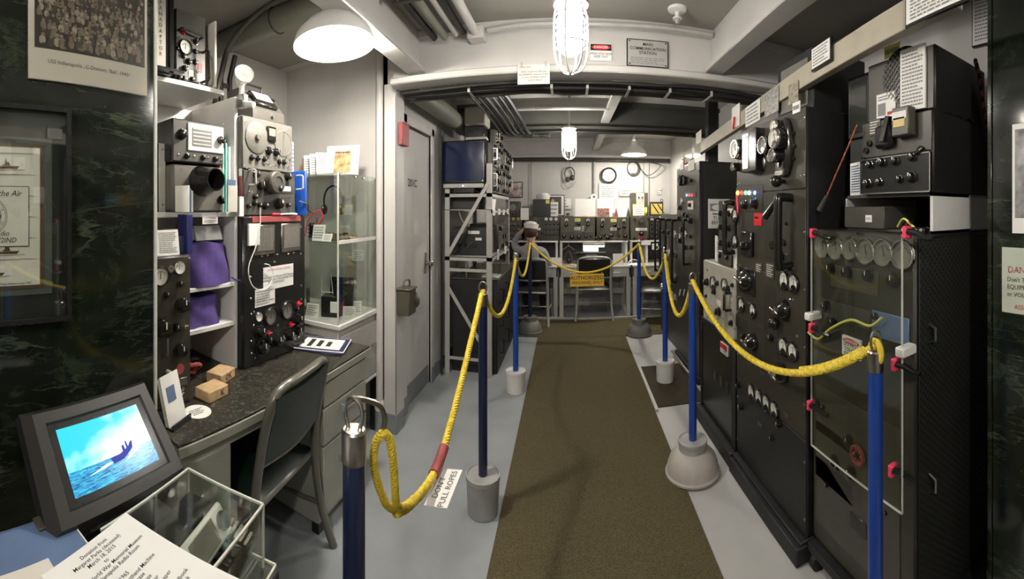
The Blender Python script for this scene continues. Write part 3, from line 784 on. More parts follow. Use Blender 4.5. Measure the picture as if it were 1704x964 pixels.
# ---- steel side chair with green vinyl
def side_chair(name, label, cat, loc, rz, fr, vin, group=None, w=.44, h=.86, inner=None):
    """local: seat faces -Y (sitter looks along -Y); backrest at +Y"""
    t = thing(name, label, cat, loc, rz, group)
    hw = w / 2; r = .018
    bf = MB()
    # back hoop: legs sweep back at the floor, up to the rounded top
    def side(s): return [(s * (hw + .025), .30, 0), (s * (hw + .008), .245, .18), (s * hw, .215, .42), (s * (hw - .005), .235, .62), (s * (hw - .012), .27, h - .07), (s * (hw - .04), .282, h - .015), (s * (hw - .10), .288, h)]
    L_ = smooth_path(side(-1), 5); R_ = smooth_path(side(1), 5)
    for pts, nm in ((L_, 'rear_leg'), (R_, 'rear_leg')):
        mb = MB(); sec = [(p.x, p.y, p.z) for p in pts]
        mb.tube(sec, r, 10); mb.build(nm, fr, t)
    arc = [L_[-1], Vector((-hw * .4, .296, h + .004)), Vector((0, .298, h + .005)), Vector((hw * .4, .296, h + .004)), R_[-1]]
    MB().tube(smooth_path(arc, 4), r, 10).build('top_rail', fr, t)
    MB().tube(smooth_path([(-hw + .0, .225, .585), (0, .245, .575), (hw, .225, .585)], 5), .013, 8).build('back_rail', fr, t)
    bp = MB(); n = 7; vs_ = []; fs_ = []
    for side_y in (0, 1):
        for i in range(n):
            for j in range(5):
                x = -hw + .018 + (w - .036) * i / (n - 1); zz = .592 + (h - .02 - .592) * j / 4
                yb = .228 + (.285 - .228) * (j / 4)
                bow = .018 * (1 - (2 * i / (n - 1) - 1) ** 2)
                vs_.append((x, yb + bow + (.014 if side_y else -.012), zz))
    def q(s_, i, j): return s_ * n * 5 + i * 5 + j
    for i in range(n - 1):
        for j in range(4):
            fs_.append((q(0, i, j), q(0, i + 1, j), q(0, i + 1, j + 1), q(0, i, j + 1))); fs_.append((q(1, i, j), q(1, i, j + 1), q(1, i + 1, j + 1), q(1, i + 1, j)))
    for i in range(n - 1): fs_ += [(q(0, i, 0), q(1, i, 0), q(1, i + 1, 0), q(0, i + 1, 0)), (q(0, i, 4), q(0, i + 1, 4), q(1, i + 1, 4), q(1, i, 4))]
    for j in range(4): fs_ += [(q(0, 0, j), q(0, 0, j + 1), q(1, 0, j + 1), q(1, 0, j)), (q(0, n - 1, j), q(1, n - 1, j), q(1, n - 1, j + 1), q(0, n - 1, j + 1))]
    bp.add(vs_, fs_).build('backrest', vin, t)
    # seat cushion on a steel pan
    MB().box(-hw + .005, hw - .005, -.22, .215, .395, .425, .012).build('seat_pan', fr, t)
    st = MB(); vs_ = []; fs_ = []; nx, ny = 9, 9
    for i in range(nx):
        for j in range(ny):
            u_, v_ = 2 * i / (nx - 1) - 1, 2 * j / (ny - 1) - 1
            e = (1 - abs(u_) ** 5) * (1 - abs(v_) ** 5)
            vs_.append((u_ * (hw + .003), v_ * .215 - .01, .426 + .045 * e ** .6))
    for i in range(nx - 1):
        for j in range(ny - 1): fs_.append((i * ny + j, (i + 1) * ny + j, (i + 1) * ny + j + 1, i * ny + j + 1))
    st.add(vs_, fs_).build('seat', vin, t)
    for s in (-1, 1):
        MB().tube([(s * (hw - .01), -.20, .40), (s * (hw + .005), -.215, .2), (s * (hw + .012), -.225, 0)], .014, 8).build('front_leg', fr, t)
        MB().tube([(s * (hw + .005), -.215, .19), (s * (hw + .005), .245, .19)], .009, 8).build('stretcher', fr, t)
    MB().tube([(-hw, .02, .19), (hw, .02, .19)], .009, 8).build('stretcher', fr, t)
    return t
side_chair('desk_chair', 'dark green vinyl steel chair pulled up to the left desk', 'chair', (-1.248, 1.185, 0), -PI / 2 + math.radians(8), 'chairfr', 'vinyl')

# ---- white shelf unit standing on the desk
SX = -1.375
sh = thing('shelf_unit', 'white wooden shelf unit standing on the left desk full of radios', 'shelf', (SX, 1.0, DT), PI / 2)
def zz_(z): return z - DT
MB().box(.232, .252, 0, .36, 0, zz_(2.03), .002).build('side_panel', 'shelf', sh)
MB().box(-.36, -.34, 0, .36, 0, zz_(2.03), .002).build('side_panel', 'shelf', sh)
MB().box(-.34, .232, .345, .36, 0, zz_(2.03)).build('back_panel', 'shelf', sh)
for z, t_ in ((.985, .02), (1.165, .018), (1.492, .022)):
    MB().box(-.34, .232, 0.0 if z < 1.4 else -.014, .345, zz_(z) - t_, zz_(z), .002).build('shelf_board', 'shelf', sh)
MB().box(-.40, .185, .02, .40, zz_(2.03) + .001, zz_(2.03) + .023, .002).build('shelf_board', 'shelf', sh)
sg = sheet('warning_label', 'small white label reading DONT EXCEED under the receiver shelf', 'label', .085, .038, (SX + .0165, onX(346, 358, SX).y, 1.44), PI / 2, t=.001)
text(sg, "DON'T EXCEED", .0095, 0, .027, matn='redink'); printed_lines(sg, -.035, .035, .004, .018, 2, 'grayink', -.0011)

# ---- grey receiver on the white shelf (dial window) and the speaker-cone box beneath it
u = Unit('radio_receiver', 'grey receiver with white dial window on the white shelf', 'radio', 'L', -1.345, 287, 373, 1.698, 1.876, .26)
u.body('blk'); u.panel('dkgray')
w_ = u.pbox(CC, 266, 310, 486, 508, .0, .006, 'shelf', 'dial_escutcheon', .003)
u.pbox(CC, 291, 343, 410, 470, .006, .0075, 'dialdk', 'dial_window')
for k in range(5): u.pbox(CC, 296, 352 + k * 23, 404, 360 + k * 23, .0075, .008, 'paper', 'scale_strip')
u.knob(CC, 228, 385, 34); u.knob(CC, 464, 422, 32)
for x, y in ((262, 518), (362, 528), (437, 537)): u.knob(CC, x, y, 19)
for x, y in ((212, 510), (308, 520), (395, 530), (476, 545)): u.toggle(CC, x, y, 8)
for x, y in ((192, 280), (488, 325)): u.screw(CC, x, y, 4)
u = Unit('speaker_box', 'light grey metal box with black conical horn below the dial receiver', 'radio', 'L', -1.345, 288, 373, 1.493, 1.690, .24)
u.body('radgray', .012); u.panel('radgray', t=.008, c=.004)
a = u.uv(*CC(352, 672)); R = .052
hn = MB().lathe([(R * 1.25, 0), (R * 1.2, .012), (R * .95, .07), (R * .9, .10), (R * .80, .10), (R * .6, .03), (0, .03)], 24, 0, MF).build('horn', 'bake', u.o, (a[0], 0, a[1]))
u.knob(CC, 440, 690, 24, 'pointer', rot=.6); u.knob(CC, 470, 790, 26, 'pointer', rot=-.4); u.screw(CC, 265, 780, 9, 'bake')
for x, y in ((228, 600), (472, 612), (232, 812), (474, 818)): u.screw(CC, x, y, 4)
# binder, folders and cards beside the receivers
bd = thing('ring_binder', 'black ring binder with white spine standing left of the grey receiver', 'binder', (-1.41, onX(281, 300, -1.36).y - .018, 1.4925), PI / 2)
MB().box(-.055, .002, .0, .26, 0, .285, .003).build('cover', 'blk', bd)
MB().box(.002, .030, -.004, .0, 0, .285, .002).box(.0, .004, -.004, .26, 0, .285).box(.028, .030, -.004, .26, 0, .285).build('spine', 'white', bd)
for z in (.03, .26): link('rivet', shared('screw', f_screw, 'steel'), bd, (.016, -.004, z), None, .005)
lt = thing('letter_tray', 'black letter tray holding white papers at the shelf end', 'tray', (-1.375, .745, 1.4925), PI / 2)
MB().box(-.03, .055, 0, .22, 0, .006, .001).box(.049, .055, 0, .22, .006, .03).build('tray', 'blk', lt)
MB().box(-.03, .045, .01, .21, .0065, .022).build('papers', 'paper', lt)
for i, (px, hh, mtn, nm) in enumerate(((301, .105, 'paper', 'white'), (304, .092, 'steelblue', 'blue'), (307, .085, 'paper', 'second white'))):
    tag(MB().box(-.003, .003, -.03, .03, 0, hh, .001).build('card', mtn, None, (-1.30, onX(px, 340, -1.31).y, 1.4925), (0, 0, PI / 2 + .55)), nm + ' card propped at the left corner of the horn box', 'card')
for i, (yy, hh, mtn, nm) in enumerate(((1.150, .30, 'dullred', 'red'), (1.168, .29, 'teal', 'teal'), (1.186, .315, 'teal', 'tall pale green'), (1.207, .30, 'paper', 'white'))):
    tag(MB().box(-.12, .12, -.005, .005, 0, hh, .001).build('file_folder', mtn, None, (-1.50, yy, 1.4925)), nm + ' file folder upright against the shelf divider', 'folder')
tag(MB().box(-.024, .024, -.003, .003, 0, .115, .001).build('card', 'card', None, (-1.30, 1.152, 1.4925), (0, 0, 1.35)), 'pale card leaning against the right side of the horn box', 'card')
tag(MB().box(-.022, .022, -.003, .003, 0, .145, .001).build('card', 'steelblue', None, (-1.335, 1.176, 1.4925), (0, 0, 1.35)), 'blue-grey card behind the pale one beside the horn box', 'card')

# ---- panadapter set on the top shelf
TS = 2.055
u = Unit('panadapter', 'tall instrument with a white vertical PANADAPTOR strip on the top shelf', 'radio', 'L', -1.36, 255, 291, TS, 2.56, .30)
u.body('blk'); u.panel('dkgray')
st = MB().box(-.045, .005, -.004, 0, .02, .50, .001).build('name_strip', 'card', u.o)
text(st, '\n'.join('PANADAPTOR'), .022, -.02, .172, -.0055, line=1.04)
MB().box(.020, .040, -.012, 0, .0, .50, .002).build('black_trim', 'blk', u.o)
MB().box(.052, .075, -.002, 0, .36, .43).build('yellow_sticker', 'yellow', u.o)
MB().box(-.06, .08, -.03, 0, .004, .012).build('ledge', 'blk', u.o)
u = Unit('test_set', 'grey test set crowded with knobs and a round dial on the top shelf', 'radio', 'L', -1.40, 292, 343, TS, 2.36, .24)
u.body('dkgray'); u.panel('radgray')
u.meter(CH, 310, 425, 72, 'blk', 'dial')
for x, y, r in ((295, 500, 26), (405, 375, 28), (340, 550, 30), (398, 555, 26), (305, 612, 30), (258, 690, 26), (298, 700, 24), (372, 705, 22), (240, 430, 18), (400, 460, 24)): u.knob(CH, x, y, r)
u.lens(CH, 292, 290, 22, 'red')
u.plate(CH, 340, 620, 385, 690, 'card'); u.plate(CH, 425, 560, 462, 650, 'dullred')
u.handle(CH, 250, 270, 440, 350, .03, .005, 'cable'); u.handle(CH, 470, 470, 478, 730, .04, .006, 'blk')
for x, y in ((425, 640), (440, 740), (255, 340)): u.jack(CH, x, y, 16)
tag(MB().box(-.20, 0, 0, .012, 0, .30, .001).build('panel_board', 'card', None, (-1.39, onX(347, 120, -1.42).y + .012, TS)), 'pale board leaning at the far end of the top shelf', 'board').rotation_euler = (0, 0, 0)

# ---- black receiver with big dial at the near end of the desk
u = Unit('transmitter', 'black set with large dial and round meter standing on the near end of the desk', 'radio', 'L', -1.25, 240, 318, DT, 1.327, .11)
u.body('wrinkle'); u.panel('olive')
u.meter(CD, 187, 340, 36, 'chrome', 'dial'); u.meter(CD, 85, 385, 55, 'blk', 'card')
u.jack(CD, 140, 345, 20); u.knob(CD, 190, 425, 18); u.knob(CD, 118, 485, 20); u.knob(CD, 200, 535, 42); u.knob(CD, 168, 660, 26); u.knob(CD, 190, 778, 38)
u.knob(CD, 85, 660, 60); u.toggle(CD, 220, 655, 14); u.screw(CD, 240, 290, 7)
a = u.uv(*CD(190, 882)); MB().lathe([(.02, 0), (.02, .002), (0, .002)], 20, 0, MF).build('red_disc', 'dullred', u.o, (a[0], 0, a[1]))
u.handle(CD, 112, 700, 112, 800, .02, .003, 'steel', 'latch_frame'); u.handle(CD, 125, 895, 128, 1010, .05, .009, 'ltgray')
u.pbox(CD, 178, 935, 228, 962, 0, .004, 'steel', 'card_holder'); u.jack(CD, 205, 985, 12); u.toggle(CD, 200, 1010, 12)
# papers and binders on top of it
sg = sheet('printed_notice', 'white typed notice standing on the black set at the desk end', 'paper', .10, .098, (-1.27, onX(281, 400, -1.27).y, 1.328), PI / 2, tilt=math.radians(-8))
printed_lines(sg, -.04, .04, .01, .09, 11, seed=4)
tag(MB().box(-.012, .012, 0, .08, 0, .068, .002).build('binder', 'steelblue', None, (-1.30, onX(303, 400, -1.30).y + .004, 1.328), (0, 0, PI / 2)), 'small grey-blue binder beside the typed notice', 'binder')
tag(MB().box(-.014, .014, 0, .07, 0, .155, .002).build('binder', 'navy', None, (-1.275, onX(311, 390, -1.29).y + .005, 1.328), (0, 0, PI / 2)), 'tall navy blue binder beside the typed notice', 'binder')

# ---- purple cloth covers on the shelves
def cloth_lump(name, label, cat, x0, x1, y0, y1, z0, h, seed):
    rnd = random.Random(seed); n, m = 14, 9; v = []; f = []
    for j in range(m):
        t_ = j / (m - 1)
        for i in range(n * 2):
            a = 2 * PI * i / (n * 2); c_, s_ = math.cos(a), math.sin(a)
            p = 5.0; k = (abs(c_) ** p + abs(s_) ** p) ** (-1 / p)
            sh_ = 1 - .10 * t_ + .035 * math.sin(a * 5 + t_ * 6 + seed) + .02 * math.sin(a * 9 - t_ * 3)
            v.append(((x0 + x1) / 2 + c_ * k * (x1 - x0) / 2 * sh_, (y0 + y1) / 2 + s_ * k * (y1 - y0) / 2 * sh_, z0 + h * t_ * (1 + .05 * math.sin(a * 3 + seed))))
    for r in (.6, .2):
        for i in range(n * 2):
            a = 2 * PI * i / (n * 2); c_, s_ = math.cos(a), math.sin(a); p = 5.0; k = (abs(c_) ** p + abs(s_) ** p) ** (-1 / p)
            v.append(((x0 + x1) / 2 + c_ * k * (x1 - x0) / 2 * r * .9, (y0 + y1) / 2 + s_ * k * (y1 - y0) / 2 * r * .9, z0 + h * (1.02 + .03 * math.sin(a * 3 + seed) - .05 * (r < .4))))
    N = n * 2
    for j in range(m + 1):
        for i in range(N):
            k = (i + 1) % N; f.append((j * N + i, j * N + k, (j + 1) * N + k, (j + 1) * N + i))
    f.append(tuple(range(N))[::-1]); f.append(tuple((m + 1) * N + i for i in range(N)))
    return tag(MB().add(v, f).build(name, 'purple'), label, cat)
b1 = cloth_lump('cloth_cover', 'purple cloth covered machine on the upper middle shelf', 'cover', -1.66, -1.368, .96, 1.225, 1.166, .185, 2)
cd_ = MB().tube(smooth_path([(-1.372, 1.21, 1.19), (-1.36, 1.235, 1.175), (-1.355, 1.255, 1.17), (-1.36, 1.26, 1.13)], 4), .004, 6).build('drawstring', 'purple', b1)
cloth_lump('cloth_cover', 'purple cloth bundle lying on the lower shelf', 'cover', -1.64, -1.39, .95, 1.18, .986, .125, 5)
tag(MB().box(-.10, .0, -.10, .10, 0, .055, .003).build('card_box', 'card', None, (-1.45, 1.055, 1.362), (0, 0, .15)), 'cream box of cards on the purple cover beside white papers', 'box')
tag(MB().box(-.03, .03, -.04, .03, 0, .02, .002).build('card_pack', 'dullred', None, (-1.50, 1.045, 1.418)), 'red pack on the cream card box', 'pack')
sg = sheet('paper_stack', 'white papers leaning on top of the purple cover', 'paper', .15, .07, (-1.43, 1.13, 1.363), PI / 2, tilt=math.radians(-20), t=.01)
for i, (x, y, z, rz, s_, lab) in enumerate(((-1.335, 1.115, DT, .30, 'DK', 'light wooden block marked OK beside the shelf divider'), (-1.235, .985, DT, .12, 'K', 'light wooden block in front of the black set on the desk'))):
    wb = MB().box(-.055, .055, -.04, .04, 0, .042, .003).build('wood_block', 'wood', None, (x, y, z), (0, 0, PI / 2 + rz)); tag(wb, lab, 'block')
    text(wb, 'OK' if i == 0 else 'K', .034, 0 if i == 0 else .02, .02, -.0408, bold=True)
for i, (x, y) in enumerate(((-1.46, 1.0), (-1.5, 1.06), (-1.44, 1.03))):
    tag(MB().tube(smooth_path([(x, y, DT + .02), (x + .03, y + .03, DT + .05), (x + .05, y - .02, DT + .07), (x + .02, y - .05, DT + .04), (x, y + .02, DT + .012)], 4), .009, 6).build('jumper_cable', ['red', 'cable', 'dullred'][i]),
        ['red', 'black', 'dark red'][i] + ' cable coiled under the lower shelf', 'cable', 'cables under the lower shelf')

# ---- tall black set beyond the shelf, with two speaker grilles
u = Unit('communications_set', 'tall black set with two square speaker grilles on the left desk', 'radio', 'L', -1.335, 405.8, 508, DT, 1.472, .36)
u.body('blk', .008); u.panel('blk', t=.006)
u.pbox(CB, 82, 70, 358, 96, .0, .006, 'dullred', 'red_strip', .001)
for x0, y0, x1, y1 in ((95, 120, 210, 280), (248, 112, 355, 262)):
    g_ = u.pbox(CB, x0, y0, x1, y1, 0, .008, 'steel', 'speaker_frame', .003)
    a = u.uv(*CB(x0 + 12, y0 + 16)); b = u.uv(*CB(x1 - 12, y1 - 22))
    mb = MB(); n = 12
    mb.box(a[0], b[0], -.0085, -.008, min(a[1], b[1]), max(a[1], b[1]))
    mb.build('grille_cloth', 'grille', g_)
    mb = MB()
    for i in range(n + 1):
        x = a[0] + (b[0] - a[0]) * i / n; mb.box(x - .0008, x + .0008, -.011, -.009, min(a[1], b[1]), max(a[1], b[1]))
        z = a[1] + (b[1] - a[1]) * i / n; mb.box(a[0], b[0], -.0105, -.0088, z - .0008, z + .0008)
    mb.build('grille_wires', 'steel', g_)
for x, y in ((75, 325), (75, 418), (77, 542), (80, 630), (362, 284), (365, 466), (80, 786), (82, 855), (363, 130), (365, 545), (370, 735), (95, 618), (95, 695)): u.screw(CB, x, y, 7)
for x, y in ((140, 300), (172, 296), (290, 287), (320, 280), (210, 332), (227, 290)): u.toggle(CB, x, y, 7)
for x, y, r in ((125, 730, 38), (130, 820, 44), (218, 780, 38), (245, 765, 26), (292, 750, 34), (340, 725, 30), (340, 660, 34), (175, 775, 24), (335, 600, 18)): u.knob(CB, x, y, r)
for x, y in ((188, 640), (282, 605)): u.meter(CB, x, y, 54, 'blk', 'dialdk')
u.meter(CB, 122, 645, 28, 'chrome', 'dial')
for x, y in ((178, 738), (305, 690), (350, 570)): u.knob(CB, x, y, 16, 'pointer', 'red', rot=1.4)
for x, y in ((100, 880), (120, 860), (140, 862), (158, 850), (330, 770), (350, 762), (362, 680), (230, 692)): u.jack(CB, x, y, 7)
def label_sheet(u, cr, x0, y0, x1, y1, name, lab, cat='sign', t=.002, matn='paper'):
    """a notice fixed to a set's front: a thing of its own"""
    a = u.uv(*cr(x0, y0)); b = u.uv(*cr(x1, y1)); w = abs(b[0] - a[0]); h = abs(b[1] - a[1])
    c = u.o.location; um = (a[0] + b[0]) / 2; vm = min(a[1], b[1])
    R = Matrix.Rotation(u.rz, 3, 'Z'); p = Vector(c) + R @ Vector((um, -t - .0005, vm))
    return sheet(name, lab, cat, w, h, p, u.rz, t=t, matn=matn), w, h
sg, w, h = label_sheet(u, CB, 147, 365, 318, 460, 'notice', 'white do-not-touch notice with red heading on the tall black set')
text(sg, 'DANGER   DANGER   DANGER', h * .11, 0, h * .86, matn='redink'); text(sg, "Don't Touch or Operate ANY Equipment\nwithout STAFF or VOLUNTEER STAFF\nASSISTANCE !", h * .13, 0, h * .42)
sg, w, h = label_sheet(u, CB, 100, 492, 213, 566, 'notice', 'small white typed card below the do-not-touch notice', 'card')
printed_lines(sg, -w * .44, w * .44, h * .08, h * .92, 6, seed=8)
sg, w, h = label_sheet(u, CB, 58, 112, 120, 232, 'note', 'blank white tag hanging over the left speaker grille', 'tag', .0105)
# white headphone cord hanging over its front
P = [u.uv(*CB(x, y)) for x, y in ((120, 20), (118, 130), (90, 240), (52, 340), (50, 410), (75, 470), (125, 488), (170, 460), (188, 400), (170, 350), (140, 340))]
tag(MB().tube(smooth_path([(-1.335 + .013 + .006 * (i > 1), u.a + q_[0], u.z0 + q_[1]) for i, q_ in enumerate(P)], 6), .0026, 6).build('headphone_cord', 'white'), 'white cord looping down over the tall black set', 'cord')

# ---- receivers stacked on the tall black set
u = Unit('radio_receiver', 'dark grey receiver with hooded centre dial, lower of the stack on the black set', 'radio', 'L', -1.345, 405, 492, 1.4725, 1.692, .30)
u.body('dkgray'); u.panel('dkgray', t=.008)
u.knob(CA, 240, 690, 78, 'round', 'dkgray'); u.meter(CA, 240, 670, 60, 'dkgray', 'dialdk', yy=-.02); u.knob(CA, 252, 730, 26, yy=-.03)
for x, y, r in ((130, 628, 30), (160, 705, 34), (345, 645, 30), (120, 785, 22), (150, 845, 20), (190, 850, 26), (282, 835, 40), (118, 830, 20), (350, 845, 18), (75, 850, 20)): u.knob(CA, x, y, r)
u.handle(CA, 80, 600, 84, 705, .045, .005, 'ltgray'); u.handle(CA, 412, 640, 412, 735, .045, .005, 'ltgray')
u.pbox(CA, 285, 700, 385, 765, 0, .003, 'olive', 'name_plate'); u.plate(CA, 310, 712, 368, 750, 'paper', .005)
u.plate(CA, 308, 788, 362, 832, 'olive', .003)
for x, y in ((85, 752), (105, 758), (292, 695), (330, 640), (372, 790), (65, 585), (405, 620)): u.screw(CA, x, y, 6)
for x, y in ((78, 862), (320, 860), (352, 852)): u.jack(CA, x, y, 10)
u = Unit('radio_receiver', 'light grey receiver with amber meter and two round dials, upper of the stack', 'radio', 'L', -1.345, 403, 487, 1.6935, 1.945, .30)
u.body('radgray'); u.panel('radgray', t=.006)
a = u.uv(*CA(135, 375)); Rr = u.m(CA(135, 375)[0], 112 * CA.s)
dk = MB().lathe([(1, 0), (1, .05), (.95, .08), (0, .08)], 40, 0, MF).build('tuning_dial', 'radgray', u.o, (a[0], 0, a[1])); dk.scale = (Rr,) * 3
wd = MB(); n = 10
for i in range(n):
    a0_, a1_ = [math.radians(55 + 70 * k / n) for k in (i, i + 1)]
    wd.add([(r * math.cos(q_), -.085, r * math.sin(q_)) for q_, r in ((a0_, .42), (a0_, .88), (a1_, .88), (a1_, .42))], [(0, 1, 2, 3)])
wd.build('scale_window', 'dialy', dk, smooth=False)
link('dial_hub', shared('round_knob', f_round, 'radgray'), dk, (0, -.08, .02), None, .2)
pb_ = u.pbox(CA, 202, 292, 260, 408, 0, .012, 'bake', 'meter_case', .003)
u.pbox(CA, 212, 310, 252, 368, .012, .0125, 'dialy', 'meter_window', 0, pb_)
a = u.uv(*CA(320, 415)); Rr = u.m(CA(320, 415)[0], 92 * CA.s)
dk = MB().lathe([(1, 0), (1, .04), (.9, .06), (.88, .03), (0, .03)], 36, 0, MF).build('bandspread_dial', 'radgray', u.o, (a[0], 0, a[1])); dk.scale = (Rr,) * 3
MB().lathe([(.88, .035), (0, .035)], 30, 0, MF, cap=False).build('dial_disc', 'radgray', dk); MB().box(-.03, .03, -.06, -.036, -.88, .88).build('pointer_bar', 'steel', dk)
for x, y, r in ((216, 465, 30), (266, 475, 29), (98, 512, 22), (140, 518, 22), (185, 524, 20), (290, 542, 20), (322, 546, 20)): u.knob(CA, x, y, r)
for x, y in ((190, 560), (215, 555), (235, 575), (260, 570), (350, 580), (335, 520), (365, 525)): u.toggle(CA, x, y, 9)
for x, y in ((55, 260), (345, 320), (48, 560), (362, 595)): u.screw(CA, x, y, 5)
# sloping-front meter box on top, and the reflector lamp
mt = thing('portable_meter', 'black and grey portable meter box with sloped face on top of the receivers', 'meter', (-1.355, onX(447, 200, -1.36).y, 1.946), PI / 2)
prf = [(0, 0), (0, .045), (.105, .165), (.19, .165), (.19, 0)]
hw_ = .115
v = [(-hw_, y, z) for y, z in prf] + [(hw_, y, z) for y, z in prf]; n = 5
MB().add(v, [tuple(range(n)), tuple(range(n, 2 * n))[::-1]] + [(i, i + n, (i + 1) % n + n, (i + 1) % n) for i in range(n)]).build('case', 'dkgray', mt, smooth=False)
sl = Matrix.Translation((0, .0525, .105)) @ Matrix.Rotation(math.radians(-41), 4, 'X')
MB().box(-.075, .075, -.018, 0, -.055, .055, .006, 0, sl).build('meter_body', 'bake', mt)
MB().box(-.06, .06, -.0195, -.018, -.015, .045, 0, 0, sl).build('meter_window', 'dial', mt)
for x in (-.085, .085): MB().lathe([(.012, 0), (.012, .02), (0, .022)], 12, 0, sl @ Matrix.Translation((x, 0, .02)) @ MF).build('terminal', 'bake', mt)
MB().tube([(-.06, .12, .165), (-.06, .115, .20), (.06, .115, .20), (.06, .12, .165)], .006, 8).build('carry_handle', 'chrome', mt)
MB().lathe([(.008, 0), (.008, .01), (0, .012)], 10, 0, Matrix.Translation((.02, 0, .025)) @ MF).build('button', 'chrome', mt)
lm = thing('clip_lamp', 'white clip-on reflector lamp clamped to the top of the shelf divider', 'lamp', (-1.345, 1.245, 2.03))
MB().lathe([(.014, -.05), (.024, -.03), (.03, -.01), (.038, .03), (.045, .035), (.043, .02), (.03, -.004), (.0, -.006)], 20, 0, Matrix.Translation((.02, -.01, .075)) @ Matrix.Rotation(math.radians(70), 4, 'Y') @ Matrix.Rotation(math.radians(25), 4, 'X')).build('reflector', 'white', lm)
MB().cyl((.0, 0, .0), (.01, 0, .07), .012, n=10).build('neck', 'white', lm)
MB().box(-.02, .03, -.014, .02, -.06, .004, .004).build('clamp', 'chrome', lm)
MB().cyl((.03, .0, -.045), (.075, .01, -.055), .014, n=10).build('clamp_screw', 'white', lm)
# blue folder, papers behind the stack; cable bits
tag(MB().box(-.10, .10, -.007, .007, 0, .24, .002).build('file_folder', 'blue', None, (-1.41, onX(496, 330, -1.36).y, 1.4725), (0, math.radians(0), .08)), 'bright blue folder standing right of the receiver stack', 'folder')
sg = sheet('leaflet', 'white printed leaflet standing behind the blue folder', 'paper', .06, .41, (-1.42, 1.698, 1.4725), PI / 2 + .3)
printed_lines(sg, -.03, .03, .2, .4, 9, 'steelblue', seed=5)
tag(MB().tube(smooth_path([(-1.33, 1.50, 1.479), (-1.325, 1.55, 1.481), (-1.32, 1.60, 1.479), (-1.327, 1.63, 1.479), (-1.33, 1.60, 1.484), (-1.33, 1.56, 1.479)], 5), .004, 6).build('patch_cord', 'white'), 'white patch cord lying before the lower receiver', 'cord')
tag(MB().tube([(-1.33, 1.44, 1.480), (-1.328, 1.49, 1.480)], .006, 8).build('plug', 'pinkred'), 'red plug at the end of the white patch cord', 'plug')
tag(MB().tube(smooth_path([(-1.335, 1.66, 1.55), (-1.30, 1.69, 1.53), (-1.32, 1.72, 1.50), (-1.30, 1.76, 1.48)], 5), .004, 6).build('patch_cord', 'brass'), 'yellowish cord dangling from the right side of the lower receiver', 'cord')
tag(MB().box(-.004, .004, -.03, .03, 0, .09).build('card', 'card', None, (-1.33, onX(401, 345, -1.33).y, 1.4725), (0, 0, .5)), 'curled cream paper beside the lower receiver', 'paper')
for i, (z0_, z1_, mtn, lab) in enumerate(((1.56, 1.66, 'dullred', 'red booklet'), (1.66, 1.80, 'paper', 'white leaflet'), (1.82, 1.87, 'grille', 'small wire spool'))):
    tag(MB().box(-.02, .0, -.006, .006, 0, z1_ - z0_, .001).build('paper_slip', mtn, None, (-1.355, 1.262, z0_)), lab + ' fixed to the shelf divider edge next to the receivers', 'slip')
# on the desk top: magazines, coaster, leaflet holder
for i in range(3):
    mg = MB().box(-.105, .105, -.14, .14, 0, .005, .001).build('magazine', ['blk', 'navy', 'paper'][i], None, (onZ(538, 578, DT).x - .01, onZ(538, 578, DT).y + .004 * i, DT + .0052 * i), (0, 0, PI / 2 + .25 + .05 * i))
    tag(mg, ['bottom', 'middle', 'top'][i] + ' magazine of the pile at the far end of the desk', 'magazine', 'magazines on the desk')
MB().box(-.10, .10, -.135, .135, .0051, .0055).build('dark_border', 'navy', mg); MB().box(-.08, .08, -.11, .11, .0055, .0058).build('white_panel', 'paper', mg)
for k in range(3): MB().box(-.06 + .01 * k, .06 - .012 * k, .05 - k * .05, .075 - k * .05, .0058, .006).build('headline', 'ink', mg)
cs = MB().lathe([(.049, 0), (.05, .001), (.05, .002), (0, .002)], 36).build('coaster', 'paper', None, onZ(329, 686, DT) + Vector((0, 0, .0003))); tag(cs, 'round white printed card lying on the desk top', 'coaster')
printed_lines(cs, -.03, .03, -.02, .02, 4, 'ink').rotation_euler = (-PI / 2, 0, PI / 2); cs.children[0].location.z = .0012
lf = thing('leaflet_holder', 'white leaflets in a small black stand beside the monitor', 'leaflets', onZ(290, 700, DT) + Vector((.03, 0, 0)), PI / 2 + .35)
for k in range(3): MB().box(-.05, .05, .002 + k * .006, .005 + k * .006, .004, .17 - k * .004, 0, 0, Matrix.Rotation(math.radians(-15), 4, 'X')).build('leaflet', 'paper', lf)
MB().box(-.052, .052, -.014, .05, 0, .006, .001).box(-.052, .052, -.016, -.010, 0, .02).build('stand', 'blk', lf)
MB().box(-.03, .015, .0005, .0018, .08, .13, 0, 0, Matrix.Rotation(math.radians(-15), 4, 'X')).build('picture', 'steelblue', lf)
# ================================================================== GLASS CABINET, DOOR SIDE, METAL RACK
VX, VY0, VY1 = -1.263, 1.93, 2.42
vt = thing('display_cabinet', 'grey steel display cabinet with glass upper case beside the desk', 'cabinet', (VX, (VY0 + VY1) / 2, 0), PI / 2)
hw = (VY1 - VY0) / 2; VD = .58
MB().box(-hw, hw, 0, VD, .38, .80, .004).build('base_cabinet', 'ltgray', vt)
dd = MB().box(-hw + .012, hw - .012, -.008, 0, .40, .755, .003).build('cabinet_door', 'ltgray', vt)
MB().box(hw - .10, hw - .05, -.022, -.008, .60, .606).build('handle', 'steel', dd)
MB().lathe([(.009, 0), (.009, .01), (0, .012)], 12, 0, Matrix.Translation((-hw + .03, -.008, .70)) @ MF).build('lock', 'steel', dd)
MB().box(-hw - .006, hw + .006, -.016, VD, .80, .828, .003).build('top_ledge', 'shelf', vt)
MB().box(-hw - .004, hw + .004, -.012, .0, .375, .395, .002).build('bottom_trim', 'shelf', vt)
